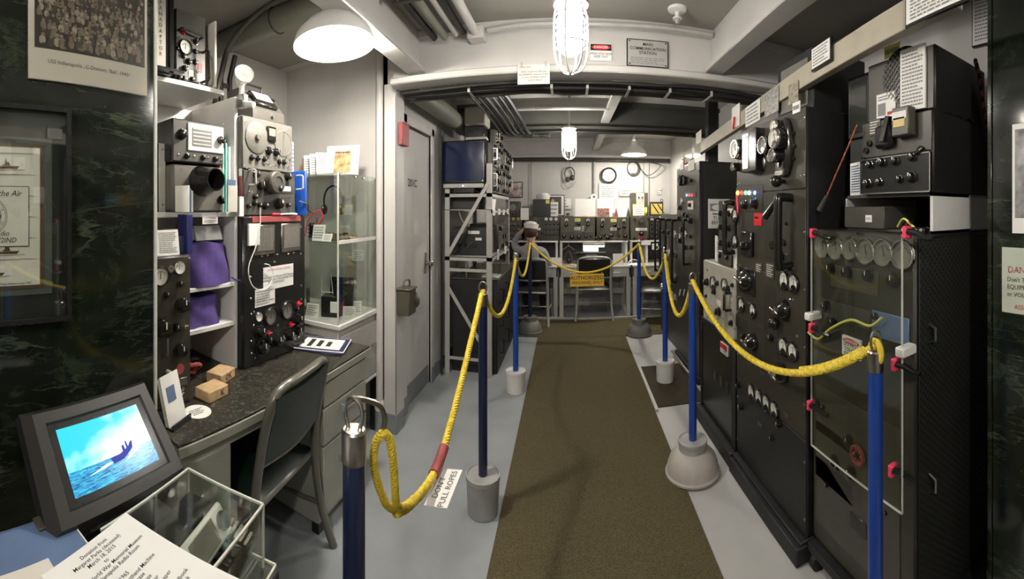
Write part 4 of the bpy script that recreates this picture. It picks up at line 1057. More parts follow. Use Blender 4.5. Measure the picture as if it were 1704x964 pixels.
for x in (-hw + .02, hw - .02):
    for y in (.02, VD - .02): MB().box(x - .016, x + .016, y - .016, y + .016, 0, .38).build('leg', 'blk', vt)
g0, g1 = .828, 1.72
MB().box(-hw, hw, 0, .004, g0, g1).build('front_pane', 'glass', vt)
MB().box(-hw, -hw + .004, .004, VD, g0, g1).build('side_pane', 'glass', vt)
MB().box(hw - .004, hw, .004, VD, g0, g1).build('side_pane', 'glass', vt)
MB().box(-hw, hw, 0, VD, g1, g1 + .005).build('top_pane', 'glass', vt)
MB().box(-hw + .005, hw - .005, .006, VD - .01, 1.305, 1.313).build('glass_shelf', 'glass', vt)
MB().box(-hw + .005, hw - .005, -.004, .006, 1.300, 1.322, .001).build('shelf_edge', 'shelf', vt)
MB().box(-hw - .003, -hw + .005, -.003, .005, g0, g1 + .004).build('corner_strip', 'acrylic_edge', vt)
MB().box(hw - .005, hw + .003, -.003, .005, g0, g1 + .004).build('corner_strip', 'acrylic_edge', vt)
for x in (-hw + .02, -.05, .05, hw - .03):
    MB().lathe([(.007, 0), (.007, .006), (0, .007)], 10, 0, Matrix.Translation((x, 0, g1 - .015)) @ MF).build('clip', 'chrome', vt)
# inside the case ---------------------------------------------------
VB = .8285; VS = 1.3135
def vpt(px, py, back=.12): return onY(px, py, VY0 + back)
t = thing('panel_meter_box', 'black box meter with cream dial inside the glass case', 'meter', (-1.40, VY0 + .12, VB), .35)
MB().box(-.06, .06, 0, .10, 0, .13, .004).build('case', 'blk', t); MB().box(.0, .05, -.003, 0, .03, .10, .002).build('dial_window', 'dial', t)
for z in (.035, .07, .105): MB().lathe([(.008, 0), (.008, .012), (0, .013)], 10, 0, Matrix.Translation((-.035, 0, z)) @ MF).build('terminal', 'bake', t)
for i, (x, y, w, h, tl, mtn, lab) in enumerate(((-1.31, VY0 + .20, .08, .065, -25, 'paper', 'printed card propped in the glass case front'), (-1.30, VY0 + .29, .05, .08, -15, 'paper', 'narrow printed card propped deeper in the glass case'),
                                          (-1.37, VY0 + .18, .05, .09, -20, 'dullred', 'small red-brown booklet standing in the glass case'), (-1.50, VY0 + .06, .09, .085, -12, 'paper', 'pale card at the left floor of the glass case'),
                                          (-1.43, VY0 + .03, .085, .10, -12, 'paper', 'white card on the upper shelf of the glass case'), (-1.36, VY0 + .02, .06, .05, -30, 'paper', 'small caption card by the telegraph key'))):
    z = VB if i < 4 else VS
    s_ = sheet('caption_card', lab, 'card', w, h, (x, y, z), .5 if i < 3 else .1, tilt=math.radians(tl), matn=mtn, t=.003)
    if mtn == 'paper': printed_lines(s_, -w * .4, w * .4, h * .1, h * .9, 5, seed=i)
t = thing('telegraph_key', 'brass telegraph key on wooden base on the glass shelf', 'key', (-1.38, VY0 + .14, VS), .3)
MB().box(-.09, .09, -.05, .05, 0, .014, .003).build('base', 'wooddk', t); MB().bar((-.07, 0, .035), (.07, 0, .035), .012, .008).build('lever', 'brass', t)
MB().lathe([(.016, 0), (.018, .006), (.014, .012), (0, .012)], 14, 0, Matrix.Translation((.07, 0, .036))).build('key_knob', 'bake', t)
for x in (-.03, .0, .03):
    for y, z in ((-.025, .05), (.025, .04)): MB().cyl((x, y, .014), (x, y, z), .006, n=8).build('post', 'steel', t)
t = thing('key_board', 'long wooden board of brass terminals on the glass shelf', 'terminal board', (-1.40, VY0 + .30, VS), .2)
MB().box(-.12, .10, -.04, .04, 0, .010, .002).build('base', 'wood', t)
for i in range(7): MB().lathe([(.007, .01), (.007, .03), (.004, .036), (0, .036)], 8, 0, Matrix.Translation((-.10 + i * .03, .0, 0))).build('terminal', 'brass', t)
t = thing('headphones', 'black headphones hanging at the back of the upper glass case', 'headphones', (-1.50, VY0 + .30, 1.58))
MB().tube(smooth_path([(-.07, 0, -.06), (-.075, 0, .0), (-.05, 0, .06), (0, 0, .085), (.05, 0, .06), (.075, 0, .0), (.07, 0, -.06)], 5), .007, 8).build('headband', 'blk', t)
for s_ in (-1, 1): MB().ell((s_ * .072, 0, -.075), (.018, .03, .036), 12, 8).build('earpiece', 'bake', t)
tag(MB().tube(smooth_path([(-1.60, VY0 + .12, 1.33), (-1.55, VY0 + .10, 1.45), (-1.48, VY0 + .12, 1.50), (-1.46, VY0 + .12, 1.44), (-1.52, VY0 + .14, 1.40), (-1.49, VY0 + .11, 1.46)], 6), .005, 6).build('cord', 'pinkred'), 'red cord looped in the upper glass case', 'cord')
t = thing('vacuum_tube', 'clear glass radio tube with brass base in the lower glass case', 'tube', (-1.56, VY0 + .10, VB))
MB().lathe([(.03, 0), (.03, .05), (.024, .055)], 16).build('tube_base', 'brass', t); MB().lathe([(.022, .055), (.036, .08), (.040, .14), (.030, .20), (.015, .22), (0, .225)], 18).build('bulb', 'glass', t); MB().cyl((0, 0, .055), (0, 0, .17), .012, n=8).build('electrodes', 'dkgray', t)
t = thing('wire_stand', 'white wire display stand in the lower glass case', 'stand', (-1.46, VY0 + .16, VB), .4)
MB().tube([(-.04, .05, 0), (-.03, 0, .27), (.03, 0, .27), (.05, .05, 0)], .003, 6).tube([(-.035, .02, .14), (.04, .02, .14)], .003, 6).build('wire', 'shelf', t)
tag(MB().box(-.08, .08, 0, .03, 0, .22, .003).build('black_case', 'blk', None, (-1.44, VY0 + .30, VB), (math.radians(-8), 0, .3)), 'black flat case standing at the back of the lower glass case', 'case')
sg = sheet('caption_card', 'typed card stuck to the rear of the lower glass case', 'card', .10, .08, (-1.42, VY0 + .50, 1.14), 0); printed_lines(sg, -.04, .04, .01, .07, 4)
t = thing('insulator', 'dark ribbed insulator lying in the upper glass case', 'insulator', (-1.62, VY0 + .22, VS))
MB().lathe([(.02, 0)] + [(r, .01 + i * .012) for i, r in enumerate((.03, .018, .03, .018, .03, .018, .03))] + [(.02, .10)], 14).build('body', 'bake', t)
# pictures leaning on the top of the case
tz = g1 + .0055
sg = sheet('printed_poster', 'white framed poster with orange and blue picture on the glass case', 'poster', .22, .20, (onY(579, 287, VY0 + .28).x, VY0 + .20, tz), .28, tilt=math.radians(-14), t=.008)
MB().box(-.055, .055, -.001, 0, .015, .165).build('picture', mat('poster_picture', (.42, .27, .12), .7, var=.8, scale=22), sg); printed_lines(sg, -.05, .05, .142, .162, 1, 'navy', -.002)
for i, (px, w, lab) in enumerate(((512, .07, 'leaflet leaning leftmost on the glass case'), (528, .085, 'leaflet leaning in the middle on the glass case'), (543, .08, 'photo card leaning next to the orange poster'))):
    sg = sheet('leaflet', 'white ' + lab, 'leaflet', w, .16, (onY(px, 280, VY0 + .2).x, VY0 + .22 - .03 * i, tz), .75, tilt=math.radians(-16), t=.004)
    printed_lines(sg, -w * .38, w * .38, .02, .14, 7, 'grayink', -.001, i + 2)
tag(MB().box(-.17, .17, 0, .014, 0, .17, .003).build('pin_board', 'cork', None, (onY(530, 280, VY0 + .4).x, VY0 + .40, tz), (math.radians(-8), 0, 0)), 'wooden framed board behind the leaflets on the glass case', 'frame')

# red box on the column and the signal lantern beside the door
rb = thing('red_box', 'dull red metal plate box on the side of the column', 'box', (-1.100, 2.46, 1.94), PI / 2)
MB().box(-.04, .075, 0, .03, 0, .15, .003).build('cover', 'dullred', rb)
MB().box(-.042, .077, -.003, .0, .143, .153).build('lip', 'dullred', rb)
rb.location.x = -1.072
ln = thing('signal_lantern', 'dark grey signal lantern with round lens hanging beside the door', 'lantern', (-1.012, 2.455, .80), PI / 2)
MB().box(-.06, .06, -.0, .09, 0, .17, .006).build('body', 'olive2', ln)
MB().box(-.068, .068, -.008, .098, .17, .18, .003).build('lid', 'olive2', ln)
MB().tube(smooth_path([(-.05, .045, .18), (-.048, .045, .215), (-.03, .045, .228), (.03, .045, .228), (.048, .045, .215), (.05, .045, .18)], 3), .007, 8).build('carry_handle', 'olive2', ln)
MB().lathe([(.045, -.01), (.058, .0), (.06, .03), (.054, .04), (.048, .038), (.044, .02), (0, .018)], 24, 0, Matrix.Translation((.065, .045, .08)) @ Matrix.Rotation(math.radians(62), 4, 'Z') @ MF).build('lens_hood', 'dkgray', ln)
MB().lathe([(.044, .022), (.02, .032), (0, .034)], 20, 0, Matrix.Translation((.065, .045, .08)) @ Matrix.Rotation(math.radians(62), 4, 'Z') @ MF, cap=False).build('lens', 'chrome', ln)
MB().box(-.02, .02, .089, .096, .05, .12, .002).build('bracket', 'dkgray', ln)
nt = sheet('door_notice', 'white posted notice on the numbered door', 'sign', .13, .15, (WC - .025, (DY0 + DY1) / 2 - .11, 1.44), PI / 2); printed_lines(nt, -.055, .055, .02, .135, 5, 'ink')
tag(MB().tube(smooth_path([(-1.12, 3.40, 0.02), (-1.12, 3.40, .8), (-1.13, 3.41, 1.5), (-1.12, 3.40, 2.22)], 4), .011, 6).build('conduit', 'cable'), 'black vertical cable on the corridor wall between door and rack', 'cable')

# ---------------------------------------------------------------- metal rack, end on to the aisle
RX0, RX1, RY0, RY1 = -1.115, -.68, 3.48, 4.58
rk = thing('metal_rack', 'tall grey slotted-angle rack with diagonal braces left of the aisle', 'rack', ((RX0 + RX1) / 2, RY0, 0))
rw = (RX1 - RX0) / 2; rd = RY1 - RY0
def angle_post(x, s_, y, q):
    P_ = [(0, 0), (.045, 0), (.045, .004), (.004, .004), (.004, .045), (0, .045)]; P_ = [(x + s_ * a, y + q * b) for a, b in P_]; P_ = P_ if s_ * q > 0 else P_[::-1]
    n = 6; return MB().add([(a, b, 0) for a, b in P_] + [(a, b, 1.92) for a, b in P_], [tuple(range(n))[::-1], tuple(range(n, 2 * n))] + [(i, (i + 1) % n, (i + 1) % n + n, i + n) for i in range(n)])
for x, s_ in ((-rw, 1), (rw, -1)):
    for y, q in ((0, 1), (rd, -1)):
        angle_post(x, s_, y, q).build('post', 'ltgray', rk)
for z in (1.655, 1.075):
    MB().box(-rw, rw, .0, rd, z - .006, z).box(-rw, rw, 0, .004, z - .035, z).box(rw - .004, rw, 0, rd, z - .035, z).build('shelf', 'ltgray', rk)
MB().box(-rw, rw, 0, rd, 1.50, 1.506).box(rw - .004, rw, 0, rd, 1.475, 1.506).build('shelf', 'ltgray', rk)
for z in (.955, .15): MB().box(-rw + .045, rw - .045, -.004, .0, z - .014, z + .014).build('cross_bar', 'ltgray', rk)
MB().bar((-rw + .03, -.006, 1.09), (rw - .03, -.006, 1.74), .004, .032).build('brace', 'ltgray', rk)
MB().bar((-rw + .03, -.006, .80), (rw - .03, -.006, .20), .004, .032).build('brace', 'ltgray', rk)
# television
tv = thing('television', 'old television with dark blue screen and silver base on the rack', 'television', (-.935, 3.455, 1.656))
MB().box(-.205, .205, .0, .05, .085, .475, .012).build('bezel', 'blk', tv); MB().box(-.187, .187, -.002, .0, .105, .458, .001).build('screen', 'tvblue', tv)
MB().box(-.18, .10, .04, .28, .12, .44, .03).build('rear_shell', 'blk', tv)
MB().box(-.19, .19, -.006, .05, .045, .085, .006).build('speaker_bar', 'ltgray', tv); MB().box(-.10, .10, .02, .20, 0, .05, .004).build('foot', 'blk', tv)
MB().ell((0, -.007, .065), (.006, .004, .006), 10, 6).build('power_light', emat('blue_pilot', (.55, .65, 1.0), 3.0), tv)
MB().ell((.18, -.001, .11), (.004, .003, .004), 8, 6).build('green_light', emat('green_pilot', (.1, 1.0, .2), 2.0), tv)
# boxes above
tag(MB().box(-.07, .115, 0, .30, 0, .14, .004).build('equipment_box', 'blk', None, (-.87, 3.52, 2.132)), 'black equipment box on top of the television', 'box')
bx = thing('beige_box', 'small beige metal box on the black box above the television', 'box', (-.83, 3.49, 2.273))
MB().box(-.105, .095, 0, .22, 0, .165, .012).build('case', 'cream', bx); MB().box(-.095, .085, -.004, .001, .015, .15, .002).build('front', 'cream', bx); MB().box(-.09, -.05, -.003, .05, -.001, .008).build('foot', 'card', bx)
tag(MB().box(-.05, .14, 0, .10, 0, .022, .002).build('flat_unit', 'ltgray', None, (-.86, 3.44, 2.132)), 'thin silver unit lying on the front edge of the television', 'box')
# radios seen edge-on along the rack's aisle side
def edge_radio(name, lab, y0, y1, z0, z1, X, mtn, seed, dep=.30, rows=3, cols=4, group='radios along the rack side', kr=.018):
    u = Unit(name, lab, 'radio', 'L', X, y0, y1, z0, z1, dep, group, px=False)
    u.body(mtn); u.panel(mtn)
    rnd = random.Random(seed)
    for i in range(cols):
        for j in range(rows):
            a, b = -u.w / 2 + u.w * (i + .5) / cols, u.h * (j + .5) / rows
            k = rnd.random(); r = min(u.w / cols, u.h / rows, .08) * .33
            if k < .5: u.put('knob', f_knob, ('bake', 'dial'), a, b, r, 'knob')
            elif k < .7: meter_at(u.o, a, b, r * 1.25, 'chrome', 'dial', True, rnd.random())
            elif k < .85: u.put('toggle_switch', f_toggle, 'chrome', a, b, r * .5, 'toggle_switch')
            else: u.put('pointer_knob', f_pointer, ('bake', 'dial'), a, b, r, 'knob', rot=rnd.uniform(-1, 1))
    for s_ in (-1, 1):
        x = s_ * (u.w / 2 - .012)
        MB().tube([(x, 0, u.h * .25), (x, -.035, u.h * .28), (x, -.035, u.h * .72), (x, 0, u.h * .75)], .004, 6).build('handle', 'steel', u.o)
    return u
edge_radio('radio_receiver', 'near lower radio stacked on the rack side next to the television', 3.53, 4.02, 1.657, 1.90, -.675, 'olive', 1, dep=.12)
edge_radio('radio_receiver', 'near middle radio stacked on the rack side next to the television', 3.53, 4.02, 1.902, 2.12, -.675, 'dkgray', 2, dep=.12)
edge_radio('radio_receiver', 'near top radio of the stack beside the beige box', 3.70, 4.02, 2.122, 2.27, -.68, 'radgray', 3, rows=2, dep=.06)
edge_radio('radio_receiver', 'far lower radio stacked on the rack side above the white shelf', 4.03, 4.56, 1.657, 1.92, -.675, 'dkgray', 4)
edge_radio('radio_receiver', 'far upper radio stacked on the rack side above the white shelf', 4.03, 4.56, 1.922, 2.16, -.675, 'olive2', 5)
edge_radio('radio_receiver', 'dark radio on the rack shelf at desk level', 3.95, 4.50, 1.077, 1.36, -.70, 'olive', 6)
for i in range(4):
    sg = sheet('shelf_label', ['nearest', 'second', 'third', 'farthest'][i] + ' white label from the aisle end on the upper rack shelf edge', 'label', .13, .055, (-.6745, 3.58 + i * .28, 1.452 + .006 * (i % 2)), PI / 2, group='labels on the rack shelf'); printed_lines(sg, -.05, .05, .01, .045, 3)
for i, (y, z, w, h) in enumerate(((3.8, 1.02, .10, .10), (4.25, 1.03, .12, .08))):
    sg = sheet('shelf_label', ['near', 'far'][i] + ' white tag hanging on the lower rack shelf edge', 'label', w, h, (-.6745, y, z), PI / 2); printed_lines(sg, -.04, .04, .015, h - .015, 4)
for i in range(3):
    tag(MB().box(-.01, .01, -.10, .10, 0, .13, .002).build('manual', ['paper', 'card', 'paper'][i], None, (-.72 - i * .03, 3.72 + i * .05, 1.507), (0, math.radians(6), 0)), ['front', 'centre', 'rear'][i] + ' paper manual of three leaning on the middle rack shelf', 'manual', 'manuals on the rack')
t = thing('power_supply', 'black power supply with white tags inside the rack', 'power supply', (-.90, 3.62, 1.077))
MB().box(-.17, .17, 0, .25, 0, .26, .004).build('case', 'wrinkle', t); MB().box(-.03, .08, -.002, 0, .20, .23).box(.04, .10, -.002, 0, .14, .165).build('white_tags', 'paper', t)
for x in (-.12, -.06): MB().lathe([(.018, 0), (.016, .02), (0, .02)], 12, 0, Matrix.Translation((x, 0, .10)) @ MF).build('knob', 'bake', t)
for i, (pts, mtn, lab) in enumerate((([(-1.0, 3.55, 1.49), (-.97, 3.53, 1.42), (-.93, 3.54, 1.33), (-1.02, 3.55, 1.25)], 'cablegray', 'grey cable hanging behind the brace in the rack'),
                                     ([(-1.05, 3.55, 1.08), (-.95, 3.54, 1.12), (-.88, 3.55, 1.20), (-.84, 3.58, 1.16)], 'cable', 'black cable looping over the lower rack shelf'),
                                     ([(-.9, 3.5, 1.66), (-.87, 3.5, 1.70), (-.84, 3.5, 1.685), (-.80, 3.52, 1.66)], 'cable', 'short black cable under the television'))):
    tag(MB().tube(smooth_path(pts, 6), .006, 6).build('cable', mtn), lab, 'cable')
tag(MB().box(-.18, .09, 0, .3, 0, .14, .004).build('equipment_box', 'wrinkle', None, (-.91, 3.60, 1.507)), 'black flat equipment box under the television shelf', 'box')
# black cabinet in the lower rack
u = Unit('floor_cabinet', 'large black cabinet with side handles standing in the lower rack', 'cabinet', 'L', -.64, 3.56, 4.62, .0, .86, .43, px=False)
u.body('blkm', .008); u.panel('blkm')
for z in (.15, .40, .62):
    for x in (-.38, -.05, .30): MB().tube([(x, 0, z), (x, -.035, z), (x, -.035, z + .13), (x, 0, z + .13)], .007, 6).build('handle', 'blk', u.o)
MB().box(-u.w / 2 - .01, u.w / 2 + .01, -.012, u.dep, .86, .872, .003).build('top_board', 'olive2', u.o)
t = thing('acrylic_box', 'clear acrylic box with a part on white base on the black cabinet', 'case', (-.74, 3.66, .8725))
MB().box(-.06, .10, -.05, .12, 0, .012, .002).build('base', 'shelf', t)
MB().box(-.055, .095, -.045, .115, .012, .13, .001).build('cover', 'acrylic', t); MB().box(-.01, .03, .02, .05, .012, .09, .002).build('exhibit', 'brass', t)
tag(MB().tube([(-.93, 3.55, .8725), (-.93, 3.55, .95)], .009, 8).build('test_probe', 'steel'), 'small steel probe standing on the black cabinet', 'probe')
# ================================================================== REAR DESKS AND RADIOS
RF, DKF, DTZ = 5.72, 5.47, .725                 # radio fronts, desk fronts, desk top height
def rear_desk(lab, x0, x1, drawers):
    t = thing('radio_desk', lab, 'desk', ((x0 + x1) / 2, DKF, 0), group='grey rear desks'); w = (x1 - x0) / 2
    MB().box(-w, w, -.01, .74, DTZ - .025, DTZ, .004).build('desk_top', 'deskgray', t)
    MB().box(-w + .02, w - .02, .01, .72, DTZ - .155, DTZ - .026).build('drawer_case', 'deskgray', t)
    for a, b in drawers:
        d = MB().box(a, b, -.004, .012, DTZ - .148, DTZ - .034, .003).build('drawer', 'deskgray', t)
        MB().tube([((a + b) / 2 - .045, -.004, DTZ - .09), ((a + b) / 2 - .045, -.022, DTZ - .09), ((a + b) / 2 + .045, -.022, DTZ - .09), ((a + b) / 2 + .045, -.004, DTZ - .09)], .005, 6).build('handle', 'shelf', d)
    for x in (-w + .03, w - .03):
        for y in (.03, .70): MB().box(x - .028, x + .028, y - .028, y + .028, .0, DTZ - .155, .003).build('leg', 'deskgray', t)
    MB().box(-w + .03, w - .03, .45, .47, .25, .33, .003).build('stretcher', 'deskgray', t)
    # open hutch carrying the radios
    for x in (-w + .02, w - .02, -w + (w * .72)): MB().box(x - .016, x + .016, .26, .70, DTZ, 1.035, .002).build('hutch_upright', 'shelf', t)
    MB().box(-w, w, .235, .72, 1.035, 1.058, .003).build('hutch_top', 'shelf', t); MB().box(-w, w, .70, .72, DTZ, 1.035).build('hutch_back', 'dkgray', t)
    return t
rear_desk('left grey desk behind the sailor', -1.13, -.142, [(-.3, -.02), (.12, .40)])
rear_desk('middle grey desk behind the black chair', -.118, .873, [(-.44, -.16), (.16, .44)])
rear_desk('right grey desk beyond the blue posts', .905, 1.60, [(-.28, .0)])
HT = 1.0585
def bank(name, lab, p0, p1, z1, mtn, dep=.42, z0=HT): 
    u = Unit(name, lab, 'radio', 'B', RF, p0, p1, z0, z1, dep, 'radios on the rear desks'); u.body(mtn); u.panel(mtn, t=.008); return u
u = bank('radio_receiver', 'olive set with three round meters at the far left of the rear bank', 845, 868, 1.41, 'olive2')
for x in (45, 98, 155): u.meter(CM, x, 580, 20, 'blk', 'dialy')
for i in range(3):
    for j in range(3): u.knob(CM, 60 + i * 48, 650 + j * 60, 15)
u = bank('radio_receiver', 'black set with three white meters behind the sailor', 877, 931, 1.41, 'olive')
for x in (475, 530, 588): u.meter(CM, x, 582, 22, 'blk', 'dial')
u.knob(CM, 345, 590, 36, 'round', 'dkgray'); u.plate(CM, 362, 682, 412, 712, 'paper')
for i in range(4):
    for j in range(3): u.knob(CM, 475 + i * 45, 640 + j * 60, 13)
for x, y in ((375, 790), (330, 760), (300, 640), (430, 740)): u.knob(CM, x, y, 16)
for x, y in ((395, 545), (635, 545), (395, 815), (635, 815)): u.screw(CM, x, y, 5)
def wide_set(u, cr, dx, plate1, plate2, mx):
    for x in mx: u.meter(cr, x, 595, 24, 'blk', 'dial', True)
    u.plate(cr, *plate1, 'yellow', .003, rows=2); u.plate(cr, *plate2, 'card', .003, rows=1)
u = bank('radio_receiver', 'wide olive set with two half-white meters left of centre on the rear bank', 932, 990, 1.405, 'olive2')
wide_set(u, CM, 0, (802, 575, 866, 612), (795, 675, 868, 710), (708, 955))
for x, y, r in ((705, 650, 22), (850, 640, 20), (955, 650, 20), (680, 780, 24), (770, 790, 26), (850, 790, 26), (930, 785, 20), (985, 780, 16), (815, 635, 12)): u.knob(CM, x, y, r)
u.pbox(CM, 650, 730, 1010, 820, 0, .004, 'olive', 'lower_panel', .002)
for y in (668, 690, 714): u.pbox(CM, 885, y, 912, y + 9, 0, .003, 'card', 'switch_label')
u = bank('radio_receiver', 'wide olive set with two half-white meters right of centre on the rear bank', 993, 1047, 1.40, 'olive2')
wide_set(u, CN, 0, (248, 580, 316, 618), (247, 682, 317, 715), (160, 402))
for x, y, r in ((150, 660, 22), (298, 650, 22), (402, 670, 22), (130, 795, 26), (215, 795, 26), (262, 770, 18), (350, 770, 14), (415, 775, 26), (340, 685, 20), (175, 765, 18), (85, 800, 16)): u.knob(CN, x, y, r)
u = bank('radio_receiver', 'olive set with white strip label and hooded dial on the rear bank', 1049, 1080, 1.42, 'olive2')
u.knob(CN, 600, 595, 38, 'round', 'dkgray'); u.meter(CN, 600, 590, 30, 'dkgray', 'dialdk', yy=-.03); u.plate(CN, 535, 685, 665, 717, 'paper', .003)
u.knob(CN, 600, 750, 28); u.plate(CN, 565, 775, 630, 815, 'dullred', .003)
for x, y in ((525, 585), (680, 580), (520, 800), (680, 800)): u.knob(CN, x, y, 14)
u = bank('radio_receiver', 'narrow black set with two white meters at the right of the rear bank', 1081, 1097, 1.41, 'olive')
for x in (722, 770): u.meter(CN, x, 588, 22, 'blk', 'dial', True)
for i in range(2):
    for j in range(4): u.knob(CN, 722 + i * 50, 640 + j * 50, 15)
# ---- things standing on the radios
def rsheet(lab, cr, x0, y0, x1, y1, Y, mtn='paper', rows=0, name='paper_sheet', tilt=-4, zb=None, cat='paper', t=.003):
    a = onY(*cr(x0, y1), Y); b = onY(*cr(x1, y0), Y)
    if zb is not None: a.z = zb
    s_ = sheet(name, lab, cat, b.x - a.x, b.z - a.z, ((a.x + b.x) / 2, Y, a.z), 0, tilt=math.radians(tilt), matn=mtn, t=t)
    if rows: printed_lines(s_, -(b.x - a.x) * .4, (b.x - a.x) * .4, (b.z - a.z) * .08, (b.z - a.z) * .92, rows, seed=rows)
    return s_, b.x - a.x, b.z - a.z
rsheet('large blank white board standing on the left-centre wide set', CM, 808, 350, 1040, 550, 5.95, zb=1.406)
rsheet('large white paper standing on the right-centre wide set beside the postcards', CN, 95, 350, 290, 560, 5.95, zb=1.401)
rsheet('second white paper right of the postcards on the rear bank', CN, 288, 455, 445, 565, 5.90, zb=1.401)
rsheet('cream paper propped behind the second white paper', CN, 300, 360, 465, 560, 6.02, 'card', zb=1.401)
rsheet('dark red and grey postcards leaning on the white paper', CN, 98, 460, 235, 555, 5.92, mat('postcard', (.25, .12, .10), .6, var=.9, scale=30), zb=1.401, cat='postcard')
rsheet('white pamphlet standing before the dark portrait', CM, 518, 388, 612, 540, 5.90, zb=1.411, rows=3)
rsheet('white blank card hung in front of the far left set', CM, 180, 455, 275, 535, 5.69, zb=1.36, cat='card')
rsheet('yellow-edged bright notice on the hooded-dial set', CN, 503, 412, 635, 540, 5.775, 'yellow', zb=1.421, cat='notice')
s_, w, h = rsheet('bright white sheet on the yellow-edged notice', CN, 515, 425, 630, 530, 5.765, 'paper', zb=1.424, rows=4)
t = thing('black_cabinet', 'plain black box with a yellow note on the rear bank', 'box', (onY(901, 340, RF + .05).x, RF + .06, 1.411))
MB().box(-.13, .13, 0, .26, 0, .25, .004).build('case', 'wrinkle', t); MB().box(.062, .115, -.003, 0, .185, .24).build('sticky_note', 'yellow', t)
t = thing('sailor_cap', 'white sailor cap lying on the black box at the rear', 'hat', (onY(904, 330, RF + .2).x, RF + .18, 1.662))
def cap_parts(t, r, flare=1.0):
    MB().lathe([(r * .80, .0), (r * .98, .0), (r * 1.0, .01), (r * 1.16 * flare, .065), (r * 1.13 * flare, .066), (r * .92, .012)], 28).build('brim', 'white', t)
    MB().lathe([(r * .92, .01), (r * .94, .05), (r * .8, .085), (r * .4, .10), (0, .103)], 28).build('crown', 'white', t)
cap_parts(t, .095)
t = thing('portrait', 'framed dark portrait of a person standing on the rear bank', 'picture', (onY(925, 357, 6.1).x, 6.06, 1.411))
MB().box(-.135, .135, 0, .02, 0, .325, .004).build('frame', 'blk', t); MB().box(-.115, .122, -.002, 0, .015, .310).build('mount', 'paper', t)
MB().box(-.10, .085, -.003, -.002, .03, .295).build('picture_ground', mat('portrait_ground', (.05, .035, .028), .5, var=.5, scale=9), t)
MB().ell((-.045, -.0035, .225), (.026, .0008, .036), 14, 6).build('painted_face', 'skin', t); MB().prism([(-.095, .03), (.04, .03), (.02, .13), (-.03, .18), (-.07, .17)], -.0042, -.003).build('painted_coat', 'wooddk', t)
t = thing('speaker_box', 'small dark loudspeaker with round grille at the far left of the rear bank', 'speaker', (onY(853, 350, RF + .05).x, RF + .05, 1.411))
MB().box(-.10, .10, 0, .2, 0, .22, .006).build('case', 'dkgray', t); MB().lathe([(.05, 0), (.05, .004), (.038, .006), (0, .002)], 22, 0, Matrix.Translation((0, 0, .13)) @ MF).build('grille', 'dialdk', t)
for x in (-.06, 0, .06): MB().lathe([(.012, 0), (.012, .012), (0, .013)], 10, 0, Matrix.Translation((x, 0, .035)) @ MF).build('knob', 'bake', t)
t = thing('wire_basket', 'small grey wire basket beside the loudspeaker on the rear bank', 'basket', (onY(874, 345, RF + .1).x, RF + .10, 1.411))
MB().lathe([(.04, 0), (.055, .14), (.05, .14), (.036, .004)], 12).build('bowl', 'dkgray', t)
t = thing('glass_jar', 'clear glass case with small model on the rear bank', 'case', (onY(945, 350, RF + .1).x, RF + .10, 1.406))
MB().box(-.075, .075, 0, .15, .01, .16, .002).build('cover', 'acrylic', t); MB().box(-.08, .08, -.005, .155, 0, .01).build('base', 'dkgray', t); MB().ell((0, .07, .035), (.03, .02, .02), 10, 6).build('model', 'olive', t)
rsheet('white label card fixed above the clear case at the rear', CM, 702, 360, 752, 430, 6.10, cat='card', zb=1.575)
t = thing('orange_tag', 'small orange strip lying before the white board', 'tag', (onY(973, 358, RF + .02).x, RF + .02, 1.4055)); MB().box(-.045, .045, 0, .02, 0, .012, .002).build('strip', 'sign_y', t)
t = thing('tall_unit', 'tall olive unit with pale upper panel standing on the hooded-dial set', 'radio', (onY(1065, 350, RF + .1).x, RF + .12, 1.421))
MB().box(-.125, .125, 0, .2, 0, .34, .006).build('case', 'olive2', t); MB().box(-.055, .07, -.006, 0, .14, .335, .002).build('upper_panel', 'ltgray', t)
for x in (-.015, .035): MB().lathe([(.014, 0), (.014, .01), (0, .011)], 12, 0, Matrix.Translation((x, -.006, .27)) @ MF).build('knob', 'dkgray', t)
for i in range(5): MB().tube(smooth_path([(.03 + .015 * i, -.02, .0), (.05 + .012 * i, -.05, .05), (.06 + .01 * i, -.03, .12)], 3), .006, 6).build('cable_loop', 'yellow', t)
t = thing('framed_sign', 'black frame with yellow panel and diagonal stripes at the right rear', 'sign', (onY(1092, 350, RF + .1).x, RF + .10, 1.411))
MB().box(-.10, .11, 0, .03, 0, .215, .004).build('frame', 'olive', t); MB().box(-.08, .09, -.003, 0, .03, .185).build('yellow_panel', mat('gold_panel', (.62, .45, .10), .5, var=.1), t)
for x in (-.06, .02): MB().bar((x, -.004, .18), (x + .10, -.004, .04), .004, .018).build('stripe', 'olive', t)
MB().tube([(.085 + .02 * math.cos(a), 0, .235 + .02 * math.sin(a)) for a in [2 * PI * i / 12 for i in range(12)]], .004, 6, closed=True).build('ring', 'blk', t)
for i, (x, y) in enumerate(((1023, 375), (1043, 383))):
    p = onY(x, 362, 5.88)
    tag(MB().add([(-.012, 0, .0), (.05, 0, 0), (.018, 0, .15), (-.012, .004, 0), (.05, .004, 0), (.018, .004, .15)], [(0, 1, 2), (5, 4, 3), (0, 3, 4, 1), (1, 4, 5, 2), (2, 5, 3, 0)]).build('pennant', ['dullred', 'dkgray'][i], None, (p.x, 5.86, 1.402), smooth=False), ['red', 'grey'][i] + ' folded pennant among the papers on the rear bank', 'pennant')
